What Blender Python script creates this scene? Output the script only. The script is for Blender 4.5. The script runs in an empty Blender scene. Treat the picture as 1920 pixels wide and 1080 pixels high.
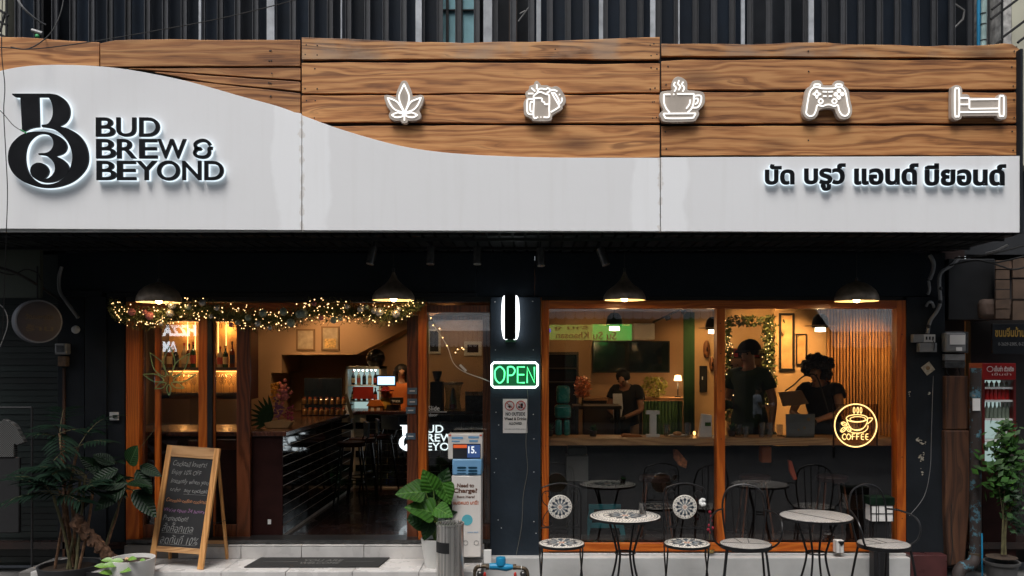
import bpy, bmesh, math, random
from mathutils import Vector, Matrix
from math import radians as R, sin, cos, pi
random.seed(7)
SC = bpy.context.scene
COL = SC.collection

# ------------------------------------------------------------------ camera
F = 1600.0; HC = 2.1; D0 = 8.5; CX = 1010.0; CY = 672.0
cam_d = bpy.data.cameras.new('camera'); cam = bpy.data.objects.new('camera', cam_d); COL.objects.link(cam)
cam.location = (0, -D0, HC); cam.rotation_euler = (R(90), 0, 0)
cam_d.sensor_width = 36; cam_d.lens = 30.0
cam_d.shift_x = -50 / 1920; cam_d.shift_y = 132 / 1920
cam_d.clip_start = .1; cam_d.clip_end = 400
SC.camera = cam

# ------------------------------------------------------------------ world, sun, exposure
world = bpy.data.worlds.new('World'); SC.world = world; world.use_nodes = True
wn = world.node_tree
bg = wn.nodes['Background']
sky = wn.nodes.new('ShaderNodeTexSky'); sky.sky_type = 'NISHITA'; sky.sun_disc = False
SUN_EL, SUN_AZ = R(62), R(200)
sky.sun_elevation = SUN_EL; sky.sun_rotation = SUN_AZ
sky.air_density = 1.0; sky.dust_density = 4.0; sky.ozone_density = 1.0
hs = wn.nodes.new('ShaderNodeHueSaturation'); hs.inputs['Saturation'].default_value = .45
wn.links.new(sky.outputs[0], hs.inputs['Color']); wn.links.new(hs.outputs[0], bg.inputs[0])
bg.inputs[1].default_value = .15
sd = bpy.data.lights.new('sun', 'SUN'); sd.energy = 1.4; sd.angle = R(25); sd.color = (1, .98, .95)
sun = bpy.data.objects.new('sun', sd); COL.objects.link(sun)
sdir = Vector((sin(SUN_AZ) * cos(SUN_EL), cos(SUN_AZ) * cos(SUN_EL), sin(SUN_EL)))
sun.rotation_euler = sdir.to_track_quat('Z', 'Y').to_euler()
SC.view_settings.view_transform = 'Standard'; SC.view_settings.look = 'None'
SC.view_settings.exposure = 0.42; SC.view_settings.gamma = 1.0; SC.view_settings.use_curve_mapping = False
SC.cycles.use_denoising = True
SC.cycles.max_bounces = 6; SC.cycles.diffuse_bounces = 3; SC.cycles.glossy_bounces = 4
SC.cycles.transparent_max_bounces = 24; SC.cycles.transmission_bounces = 4
SC.cycles.sample_clamp_indirect = 4.0; SC.cycles.caustics_reflective = False; SC.cycles.caustics_refractive = False

# ------------------------------------------------------------------ helpers
def W(px, py, Y=0.0):
    k = (Y + D0) / F
    return Vector(((px - CX) * k, Y, HC - (py - CY) * k))
def WX(px, Y=0.0): return (px - CX) * (Y + D0) / F
def WZ(py, Y=0.0): return HC - (py - CY) * (Y + D0) / F
def DZ(py, z): # depth Y of a photo row for a point at height z
    return F * (HC - z) / (py - CY) - D0

def origin(o):
    v = Vector((0, 0, 0))
    while o is not None:
        v += o.location; o = o.parent
    return v

def tag(o, label=None, cat=None, group=None, kind=None):
    if label: o['label'] = label
    if cat: o['category'] = cat
    if group: o['group'] = group
    if kind: o['kind'] = kind
    return o

def thing(name, label, cat, loc=(0, 0, 0), group=None):
    o = bpy.data.objects.new(name, None); COL.objects.link(o)
    o.location = loc; o.empty_display_size = .1
    return tag(o, label, cat, group)

def copy_tree(o, loc=None, rz=None, label=None, parent=None, group=None):
    c = o.copy(); COL.objects.link(c)
    if parent is not None: c.parent = parent
    for ch in list(o.children): copy_tree(ch, parent=c)
    if loc is not None: c.location = loc
    if rz is not None: c.rotation_euler = (0, 0, rz)
    if label: c['label'] = label
    if group: c['group'] = group
    return c

class MB:
    def __init__(s): s.v = []; s.f = []; s.m = []; s.mi = 0
    def add(s, vs, fs):
        n = len(s.v); s.v += [tuple(p) for p in vs]
        s.f += [tuple(i + n for i in f) for f in fs]; s.m += [s.mi] * len(fs)
        return s
    def box(s, x0, x1, y0, y1, z0, z1):
        if x0 > x1: x0, x1 = x1, x0
        if y0 > y1: y0, y1 = y1, y0
        if z0 > z1: z0, z1 = z1, z0
        vs = [(x, y, z) for x in (x0, x1) for y in (y0, y1) for z in (z0, z1)]
        return s.add(vs, [(0, 1, 3, 2), (4, 6, 7, 5), (0, 4, 5, 1), (2, 3, 7, 6), (0, 2, 6, 4), (1, 5, 7, 3)])
    def pbox(s, px0, px1, py0, py1, y0, y1):  # box whose front face (at y0) covers photo px range
        return s.box(WX(px0, y0), WX(px1, y0), y0, y1, WZ(py0, y0), WZ(py1, y0))
    def bar(s, a, b, w, d, up=(0, 0, 1)):      # square bar between two points
        a = Vector(a); b = Vector(b); t = (b - a).normalized(); up = Vector(up)
        if abs(t.dot(up)) > .98: up = Vector((0, 1, 0))
        x = t.cross(up).normalized(); y = x.cross(t).normalized()
        vs = []
        for p in (a, b):
            for sx, sy in ((-1, -1), (1, -1), (1, 1), (-1, 1)): vs.append(p + x * sx * w / 2 + y * sy * d / 2)
        return s.add(vs, [(3, 2, 1, 0), (4, 5, 6, 7), (0, 1, 5, 4), (1, 2, 6, 5), (2, 3, 7, 6), (3, 0, 4, 7)])
    def tube(s, pts, r, n=8, closed=False, caps=True):
        P = [Vector(p) for p in pts]; k = len(P)
        if k < 2: return s
        rr = r if isinstance(r, (list, tuple)) else [r] * k
        T = []
        for i in range(k):
            if closed: t = P[(i + 1) % k] - P[i - 1]
            else: t = P[min(i + 1, k - 1)] - P[max(i - 1, 0)]
            T.append(t.normalized() if t.length > 1e-9 else Vector((0, 0, 1)))
        up = Vector((0, 1, 0)) if abs(T[0].y) < .9 else Vector((0, 0, 1))
        u = T[0].cross(up).normalized(); vs = []
        for i in range(k):
            u = (u - T[i] * u.dot(T[i]))
            u = u.normalized() if u.length > 1e-6 else T[i].orthogonal().normalized()
            w = T[i].cross(u)
            for j in range(n):
                a = 2 * pi * j / n; vs.append(P[i] + (u * cos(a) + w * sin(a)) * rr[i])
        fs = []
        for i in range(k if closed else k - 1):
            i2 = (i + 1) % k
            for j in range(n):
                j2 = (j + 1) % n; fs.append((i * n + j, i * n + j2, i2 * n + j2, i2 * n + j))
        if caps and not closed:
            fs.append(tuple(range(n - 1, -1, -1))); fs.append(tuple((k - 1) * n + j for j in range(n)))
        return s.add(vs, fs)
    def lathe(s, prof, c=(0, 0, 0), n=24, axis='Z', a0=0, a1=2 * pi):
        full = abs(a1 - a0 - 2 * pi) < 1e-6; vs = []; m = n if full else n + 1
        for r, h in prof:
            for j in range(m):
                a = a0 + (a1 - a0) * j / n
                p = (r * cos(a), r * sin(a), h) if axis == 'Z' else ((r * cos(a), h, r * sin(a)) if axis == 'Y' else (h, r * cos(a), r * sin(a)))
                vs.append((p[0] + c[0], p[1] + c[1], p[2] + c[2]))
        fs = []
        for i in range(len(prof) - 1):
            for j in range(n):
                j2 = (j + 1) % m; fs.append((i * m + j, i * m + j2, (i + 1) * m + j2, (i + 1) * m + j))
        return s.add(vs, fs)
    def disc(s, c, r, h, n=32, axis='Z'):
        return s.lathe([(0, 0), (r, 0), (r, h), (0, h)], c, n, axis)
    def prism(s, poly, y0, y1):                # poly in (x,z)
        n = len(poly)
        vs = [(x, y0, z) for x, z in poly] + [(x, y1, z) for x, z in poly]
        fs = [tuple(range(n)), tuple(range(2 * n - 1, n - 1, -1))]
        fs += [(i, (i + 1) % n, (i + 1) % n + n, i + n) for i in range(n)]
        return s.add(vs, fs)
    def sphere(s, c, r, n=10, m=7, sc=(1, 1, 1)):
        vs = []; fs = []
        for i in range(1, m):
            t = pi * i / m
            for j in range(n):
                a = 2 * pi * j / n
                vs.append((c[0] + r * sc[0] * sin(t) * cos(a), c[1] + r * sc[1] * sin(t) * sin(a), c[2] + r * sc[2] * cos(t)))
        top = len(vs); vs.append((c[0], c[1], c[2] + r * sc[2])); bot = len(vs); vs.append((c[0], c[1], c[2] - r * sc[2]))
        for i in range(m - 2):
            for j in range(n): fs.append((i * n + j, (i + 1) * n + j, (i + 1) * n + (j + 1) % n, i * n + (j + 1) % n))
        for j in range(n):
            fs.append((top, j, (j + 1) % n)); fs.append((bot, (m - 2) * n + (j + 1) % n, (m - 2) * n + j))
        return s.add(vs, fs)
    def mesh(s, name, mats=None, smooth=True, ang=35, off=(0, 0, 0)):
        me = bpy.data.meshes.new(name)
        vs = [(x - off[0], y - off[1], z - off[2]) for x, y, z in s.v]
        me.from_pydata(vs, [], s.f)
        if mats is not None:
            for m in (mats if isinstance(mats, (list, tuple)) else [mats]): me.materials.append(m)
            if any(s.m): me.polygons.foreach_set('material_index', s.m)
        bm = bmesh.new(); bm.from_mesh(me); bmesh.ops.recalc_face_normals(bm, faces=bm.faces); bm.to_mesh(me); bm.free()
        if smooth:
            me.shade_smooth(); me.set_sharp_from_angle(angle=R(ang))
        me.update(); return me
    def build(s, name, mats, parent=None, label=None, cat=None, group=None, kind=None, smooth=True, ang=35, bevel=0, piv=None):
        off = origin(parent)
        if parent is None and piv is not None: off = Vector(piv)
        me = s.mesh(name, mats, smooth, ang, off)
        o = bpy.data.objects.new(name, me); COL.objects.link(o)
        if parent is not None: o.parent = parent
        elif piv is not None: o.location = piv
        if bevel:
            b = o.modifiers.new('bevel', 'BEVEL'); b.width = bevel; b.segments = 2; b.limit_method = 'ANGLE'; b.angle_limit = R(50)
        return tag(o, label, cat, group, kind)

def bx(x0, x1, y0, y1, z0, z1): return MB().box(x0, x1, y0, y1, z0, z1)
def pbx(*a): return MB().pbox(*a)

def inst(parent, me, name, M, label=None):
    o = bpy.data.objects.new(name, me); COL.objects.link(o); o.parent = parent
    o.matrix_local = Matrix.Translation(-origin(parent)) @ M
    if label: o['label'] = label
    return o

def smoothpoly(pts, closed=True, n=6):
    """catmull-rom; a point (x,y,1) is a corner"""
    k = len(pts); out = []
    P = [Vector(p[:2]) for p in pts]; cr = [len(p) > 2 for p in pts]
    for i in range(k if closed else k - 1):
        i2 = (i + 1) % k; p1, p2 = P[i], P[i2]
        p0 = P[i - 1] if (closed or i > 0) else p1
        p3 = P[(i + 2) % k] if (closed or i + 2 < k) else p2
        if cr[i]: p0 = p1
        if cr[i2]: p3 = p2
        if cr[i] and cr[i2]: out.append(tuple(p1)); continue
        for j in range(n):
            t = j / n
            q = .5 * ((2 * p1) + (p2 - p0) * t + (2 * p0 - 5 * p1 + 4 * p2 - p3) * t * t + (3 * p1 - p0 - 3 * p2 + p3) * t ** 3)
            out.append((q.x, q.y))
    if not closed: out.append(tuple(P[-1]))
    return out
def sp3(pts, n=6, closed=False):
    """3D catmull"""
    P = [Vector(p) for p in pts]; k = len(P); out = []
    for i in range(k if closed else k - 1):
        p1, p2 = P[i], P[(i + 1) % k]
        p0 = P[i - 1] if (closed or i > 0) else p1
        p3 = P[(i + 2) % k] if (closed or i + 2 < k) else p2
        for j in range(n):
            t = j / n
            out.append(.5 * ((2 * p1) + (p2 - p0) * t + (2 * p0 - 5 * p1 + 4 * p2 - p3) * t * t + (3 * p1 - p0 - 3 * p2 + p3) * t ** 3))
    if not closed: out.append(P[-1])
    return out

# text -> flat mesh geometry (unit extrusion in the third coordinate)
_tc = {}
def text_geo(s, bold=0.0, res=3, sh=0.0):
    key = (s, bold, res, sh)
    if key in _tc: return _tc[key]
    cu = bpy.data.curves.new('t', 'FONT'); cu.body = s; cu.size = 1; cu.offset = bold; cu.extrude = .5
    cu.resolution_u = res; cu.shear = sh
    o = bpy.data.objects.new('t', cu); COL.objects.link(o)
    dg = bpy.context.evaluated_depsgraph_get(); me = bpy.data.meshes.new_from_object(o.evaluated_get(dg))
    bm = bmesh.new(); bm.from_mesh(me); bmesh.ops.remove_doubles(bm, verts=bm.verts, dist=1e-5); bm.to_mesh(me); bm.free()
    vs = [tuple(v.co) for v in me.vertices]; fs = [tuple(p.vertices) for p in me.polygons]
    bpy.data.objects.remove(o); bpy.data.meshes.remove(me); bpy.data.curves.remove(cu)
    _tc[key] = (vs, fs); return vs, fs
def text_fit(mb, s, fn, bold=0.0, res=3, sh=0.0):
    """fn(u,v,w): u,v,w in 0..1 of the text's bounding box (w thickness, 0 = front) -> world point"""
    vs, fs = text_geo(s, bold, res, sh)
    if not vs: return mb
    x0 = min(v[0] for v in vs); x1 = max(v[0] for v in vs); y0 = min(v[1] for v in vs); y1 = max(v[1] for v in vs)
    return mb.add([fn((x - x0) / (x1 - x0 or 1), (y - y0) / (y1 - y0 or 1), .5 - z) for x, y, z in vs], fs)
def text_px(mb, s, px0, px1, pyt, pyb, Y, th=.002, bold=0.0, res=3, sh=0.0):
    a = W(px0, pyt, Y); b = W(px1, pyb, Y)
    return text_fit(mb, s, lambda u, v, w: (a.x + (b.x - a.x) * u, Y + th * w, b.z + (a.z - b.z) * v), bold, res, sh)
def islands(vs, fs):
    p = list(range(len(vs)))
    def fd(i):
        while p[i] != i: p[i] = p[p[i]]; i = p[i]
        return i
    for f in fs:
        a = fd(f[0])
        for i in f[1:]:
            b = fd(i)
            if b != a: p[b] = a
    g = {}
    for f in fs: g.setdefault(fd(f[0]), []).append(f)
    out = []
    for fl in g.values():
        ids = sorted({i for f in fl for i in f}); mp = {i: k for k, i in enumerate(ids)}
        out.append(([vs[i] for i in ids], [tuple(mp[i] for i in f) for f in fl]))
    out.sort(key=lambda t: min(v[0] for v in t[0])); return out

# ------------------------------------------------------------------ materials
def mat(name, c, r=.55, m=0.0, var=.15, sc=6.0, bump=.0, bs=60.0, emit=0.0, ecol=None, stretch=(1, 1, 1), coat=0.0, spec=.5, dirt=0.0, sss=0.0, alpha=1.0, objrand=0.0):
    M = bpy.data.materials.new(name); M.use_nodes = True; nt = M.node_tree; N = nt.nodes; L = nt.links
    b = N['Principled BSDF']; b.inputs['Roughness'].default_value = r; b.inputs['Metallic'].default_value = m
    b.inputs['Coat Weight'].default_value = coat; b.inputs['Specular IOR Level'].default_value = spec
    tc = N.new('ShaderNodeTexCoord'); mp = N.new('ShaderNodeMapping'); mp.inputs['Scale'].default_value = stretch
    L.new(tc.outputs['Object'], mp.inputs['Vector'])
    nz = N.new('ShaderNodeTexNoise'); nz.inputs['Scale'].default_value = sc; nz.inputs['Detail'].default_value = 6
    L.new(mp.outputs[0], nz.inputs['Vector'])
    rp = N.new('ShaderNodeMapRange'); rp.inputs[1].default_value = .3; rp.inputs[2].default_value = .7
    rp.inputs[3].default_value = 1 - var; rp.inputs[4].default_value = 1 + var
    L.new(nz.outputs[0], rp.inputs[0])
    mx = N.new('ShaderNodeVectorMath'); mx.operation = 'SCALE'; mx.inputs[0].default_value = c[:3]
    L.new(rp.outputs[0], mx.inputs['Scale']); col = mx.outputs[0]
    if objrand:
        oi = N.new('ShaderNodeObjectInfo'); r2 = N.new('ShaderNodeMapRange'); r2.inputs[3].default_value = 1 - objrand; r2.inputs[4].default_value = 1 + objrand
        L.new(oi.outputs['Random'], r2.inputs[0]); m2 = N.new('ShaderNodeVectorMath'); m2.operation = 'SCALE'
        L.new(col, m2.inputs[0]); L.new(r2.outputs[0], m2.inputs['Scale']); col = m2.outputs[0]
    L.new(col, b.inputs['Base Color'])
    rr = N.new('ShaderNodeMapRange'); rr.inputs[3].default_value = max(0, r - .12); rr.inputs[4].default_value = min(1, r + .12)
    L.new(nz.outputs[0], rr.inputs[0]); L.new(rr.outputs[0], b.inputs['Roughness'])
    if bump:
        n2 = N.new('ShaderNodeTexNoise'); n2.inputs['Scale'].default_value = bs; n2.inputs['Detail'].default_value = 4
        L.new(mp.outputs[0], n2.inputs['Vector'])
        bp = N.new('ShaderNodeBump'); bp.inputs['Strength'].default_value = bump; bp.inputs['Distance'].default_value = .01
        L.new(n2.outputs[0], bp.inputs['Height']); L.new(bp.outputs[0], b.inputs['Normal'])
    if emit:
        b.inputs['Emission Color'].default_value = (*(ecol or c)[:3], 1); b.inputs['Emission Strength'].default_value = emit
    if sss:
        b.inputs['Subsurface Weight'].default_value = sss; b.inputs['Subsurface Scale'].default_value = .02
    return M

def emis(name, c, s):
    M = bpy.data.materials.new(name); M.use_nodes = True; nt = M.node_tree
    for n in list(nt.nodes):
        if n.type != 'OUTPUT_MATERIAL': nt.nodes.remove(n)
    e = nt.nodes.new('ShaderNodeEmission'); e.inputs[0].default_value = (*c, 1); e.inputs[1].default_value = s
    nt.links.new(e.outputs[0], [n for n in nt.nodes if n.type == 'OUTPUT_MATERIAL'][0].inputs[0])
    return M

def glassmat(name, tint=(1, 1, 1), f0=.045, rough=0.0, smudge=.0):
    M = bpy.data.materials.new(name); M.use_nodes = True; nt = M.node_tree; N = nt.nodes; L = nt.links
    for n in list(N):
        if n.type != 'OUTPUT_MATERIAL': N.remove(n)
    out = [n for n in N if n.type == 'OUTPUT_MATERIAL'][0]
    g = N.new('ShaderNodeNewGeometry'); d = N.new('ShaderNodeVectorMath'); d.operation = 'DOT_PRODUCT'
    L.new(g.outputs['Incoming'], d.inputs[0]); L.new(g.outputs['Normal'], d.inputs[1])
    ab = N.new('ShaderNodeMath'); ab.operation = 'ABSOLUTE'; L.new(d.outputs['Value'], ab.inputs[0])
    om = N.new('ShaderNodeMath'); om.operation = 'SUBTRACT'; om.inputs[0].default_value = 1; L.new(ab.outputs[0], om.inputs[1])
    pw = N.new('ShaderNodeMath'); pw.operation = 'POWER'; pw.inputs[1].default_value = 5; L.new(om.outputs[0], pw.inputs[0])
    ma = N.new('ShaderNodeMath'); ma.operation = 'MULTIPLY_ADD'; ma.inputs[1].default_value = 1 - f0; ma.inputs[2].default_value = f0; ma.use_clamp = True
    L.new(pw.outputs[0], ma.inputs[0])
    t = N.new('ShaderNodeBsdfTransparent'); t.inputs[0].default_value = (*tint, 1)
    gl = N.new('ShaderNodeBsdfGlossy'); gl.inputs['Roughness'].default_value = rough
    mx = N.new('ShaderNodeMixShader'); L.new(ma.outputs[0], mx.inputs[0]); L.new(t.outputs[0], mx.inputs[1]); L.new(gl.outputs[0], mx.inputs[2])
    res = mx.outputs[0]
    if smudge:   # thin greasy film, streaky
        tc = N.new('ShaderNodeTexCoord'); mp = N.new('ShaderNodeMapping'); mp.inputs['Scale'].default_value = (3, 1, .7)
        L.new(tc.outputs['Object'], mp.inputs[0]); nz = N.new('ShaderNodeTexNoise'); nz.inputs['Scale'].default_value = 3; nz.inputs['Detail'].default_value = 8
        L.new(mp.outputs[0], nz.inputs['Vector']); mr = N.new('ShaderNodeMapRange'); mr.inputs[1].default_value = .45; mr.inputs[2].default_value = .75; mr.inputs[3].default_value = 0; mr.inputs[4].default_value = smudge
        L.new(nz.outputs[0], mr.inputs[0]); df = N.new('ShaderNodeBsdfDiffuse'); df.inputs[0].default_value = (.6, .6, .6, 1)
        m2 = N.new('ShaderNodeMixShader'); L.new(mr.outputs[0], m2.inputs[0]); L.new(res, m2.inputs[1]); L.new(df.outputs[0], m2.inputs[2]); res = m2.outputs[0]
    L.new(res, out.inputs[0]); return M

def woodmat(name, dark, mid, light, rough=.5, axis='X', grain=1.0, knots=True, coat=0.0, bump=.25, rnd=.12, weather=0.0, soft=False):
    M = bpy.data.materials.new(name); M.use_nodes = True; nt = M.node_tree; N = nt.nodes; L = nt.links
    b = N['Principled BSDF']; b.inputs['Coat Weight'].default_value = coat; b.inputs['Coat Roughness'].default_value = .25
    tc = N.new('ShaderNodeTexCoord'); oi = N.new('ShaderNodeObjectInfo')
    ml = N.new('ShaderNodeMath'); ml.operation = 'MULTIPLY'; ml.inputs[1].default_value = 57.3; L.new(oi.outputs['Random'], ml.inputs[0])
    cb = N.new('ShaderNodeCombineXYZ'); L.new(ml.outputs[0], cb.inputs[0]); L.new(ml.outputs[0], cb.inputs[2])
    ad = N.new('ShaderNodeVectorMath'); L.new(tc.outputs['Object'], ad.inputs[0]); L.new(cb.outputs[0], ad.inputs[1])
    st = {'X': (.45, 2, 3.0), 'Z': (3.0, 2, .45), 'Y': (3.0, .45, 3.0)}[axis]
    mp = N.new('ShaderNodeMapping'); mp.inputs['Scale'].default_value = [q * grain for q in st]; L.new(ad.outputs[0], mp.inputs[0])
    # broad warp so rings flow round knots
    n0 = N.new('ShaderNodeTexNoise'); n0.inputs['Scale'].default_value = 1.3; n0.inputs['Detail'].default_value = 2; L.new(mp.outputs[0], n0.inputs['Vector'])
    sc0 = N.new('ShaderNodeVectorMath'); sc0.operation = 'SCALE'; sc0.inputs['Scale'].default_value = 1.3; L.new(n0.outputs['Color'], sc0.inputs[0])
    ad2 = N.new('ShaderNodeVectorMath'); L.new(mp.outputs[0], ad2.inputs[0]); L.new(sc0.outputs[0], ad2.inputs[1])
    wv = N.new('ShaderNodeTexWave'); wv.wave_type = 'BANDS'; wv.bands_direction = {'X': 'Z', 'Z': 'X', 'Y': 'X'}[axis]
    wv.inputs['Scale'].default_value = 2.2; wv.inputs['Distortion'].default_value = 5; wv.inputs['Detail'].default_value = 4; wv.inputs['Detail Scale'].default_value = 1.2
    wv.inputs['Detail Roughness'].default_value = .65
    L.new(ad2.outputs[0], wv.inputs['Vector'])
    fine = N.new('ShaderNodeMapping'); fine.inputs['Scale'].default_value = [q * grain for q in {'X': (1.2, 10, 45), 'Z': (45, 10, 1.2), 'Y': (45, 1.2, 45)}[axis]]
    L.new(ad.outputs[0], fine.inputs[0])
    n1 = N.new('ShaderNodeTexNoise'); n1.inputs['Scale'].default_value = 2.0; n1.inputs['Detail'].default_value = 8; L.new(fine.outputs[0], n1.inputs['Vector'])
    n3 = N.new('ShaderNodeTexNoise'); n3.inputs['Scale'].default_value = 1.1; n3.inputs['Detail'].default_value = 5; L.new(ad2.outputs[0], n3.inputs['Vector'])
    def mixf(a, bb, f):
        m = N.new('ShaderNodeMix'); m.inputs[0].default_value = f
        L.new(a, m.inputs[2]); L.new(bb, m.inputs[3]); return m.outputs[0]
    f1 = mixf(wv.outputs['Fac'], n1.outputs[0], .68 if soft else .5); f2 = mixf(f1, n3.outputs[0], .38 if soft else .45)
    if soft: wv.inputs['Scale'].default_value = 1.0; wv.inputs['Detail'].default_value = 3
    rp = N.new('ShaderNodeValToRGB'); e = rp.color_ramp.elements
    e[0].position = .33 if soft else .30; e[0].color = (*dark, 1); e[1].position = .64 if soft else .72; e[1].color = (*light, 1)
    k = e.new(.46); k.color = (*mid, 1); L.new(f2, rp.inputs[0]); col = rp.outputs[0]
    if knots:
        km = N.new('ShaderNodeMapping'); km.inputs['Scale'].default_value = {'X': (.9, .9, 2.6), 'Z': (2.6, .9, .9), 'Y': (2.6, .9, .9)}[axis]; L.new(ad.outputs[0], km.inputs[0])
        vo = N.new('ShaderNodeTexVoronoi'); vo.inputs['Scale'].default_value = 1.0; L.new(km.outputs[0], vo.inputs['Vector'])
        kr = N.new('ShaderNodeMapRange'); kr.inputs[1].default_value = .05 if not soft else .07; kr.inputs[2].default_value = .17 if not soft else .26; kr.inputs[3].default_value = .75; kr.inputs[4].default_value = 0; L.new(vo.outputs['Distance'], kr.inputs[0])
        m = N.new('ShaderNodeMix'); m.data_type = 'RGBA'; L.new(kr.outputs[0], m.inputs[0]); L.new(col, m.inputs[6]); m.inputs[7].default_value = (*[q * .55 for q in dark], 1); col = m.outputs[2]
    # dark cracks / sap streaks
    cm = N.new('ShaderNodeMapping'); cm.inputs['Scale'].default_value = {'X': (.5, 1, 7), 'Z': (7, 1, .5), 'Y': (7, .5, 7)}[axis]; L.new(ad2.outputs[0], cm.inputs[0])
    n4 = N.new('ShaderNodeTexNoise'); n4.inputs['Scale'].default_value = 1.0; n4.inputs['Detail'].default_value = 3; L.new(cm.outputs[0], n4.inputs['Vector'])
    cr = N.new('ShaderNodeMapRange'); cr.inputs[1].default_value = .33 if soft else .30; cr.inputs[2].default_value = .40 if soft else .38; cr.inputs[3].default_value = .75 if soft else .55; cr.inputs[4].default_value = 0; L.new(n4.outputs[0], cr.inputs[0])
    m = N.new('ShaderNodeMix'); m.data_type = 'RGBA'; L.new(cr.outputs[0], m.inputs[0]); L.new(col, m.inputs[6]); m.inputs[7].default_value = (*dark, 1); col = m.outputs[2]
    if weather:
        n5 = N.new('ShaderNodeTexNoise'); n5.inputs['Scale'].default_value = 2.2; n5.inputs['Detail'].default_value = 9; L.new(ad.outputs[0], n5.inputs['Vector'])
        w5 = N.new('ShaderNodeMapRange'); w5.inputs[1].default_value = .5; w5.inputs[2].default_value = .62; w5.inputs[4].default_value = weather; L.new(n5.outputs[0], w5.inputs[0])
        m = N.new('ShaderNodeMix'); m.data_type = 'RGBA'; L.new(w5.outputs[0], m.inputs[0]); L.new(col, m.inputs[6]); m.inputs[7].default_value = (.33, .24, .17, 1); col = m.outputs[2]
    r2 = N.new('ShaderNodeMapRange'); r2.inputs[3].default_value = 1 - rnd; r2.inputs[4].default_value = 1 + rnd; L.new(oi.outputs['Random'], r2.inputs[0])
    s2 = N.new('ShaderNodeVectorMath'); s2.operation = 'SCALE'; L.new(col, s2.inputs[0]); L.new(r2.outputs[0], s2.inputs['Scale'])
    L.new(s2.outputs[0], b.inputs['Base Color'])
    rr = N.new('ShaderNodeMapRange'); rr.inputs[3].default_value = rough - .12; rr.inputs[4].default_value = rough + .15; L.new(f2, rr.inputs[0]); L.new(rr.outputs[0], b.inputs['Roughness'])
    bp = N.new('ShaderNodeBump'); bp.inputs['Strength'].default_value = bump; bp.inputs['Distance'].default_value = .008; L.new(f2, bp.inputs['Height']); L.new(bp.outputs[0], b.inputs['Normal'])
    return M

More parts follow.
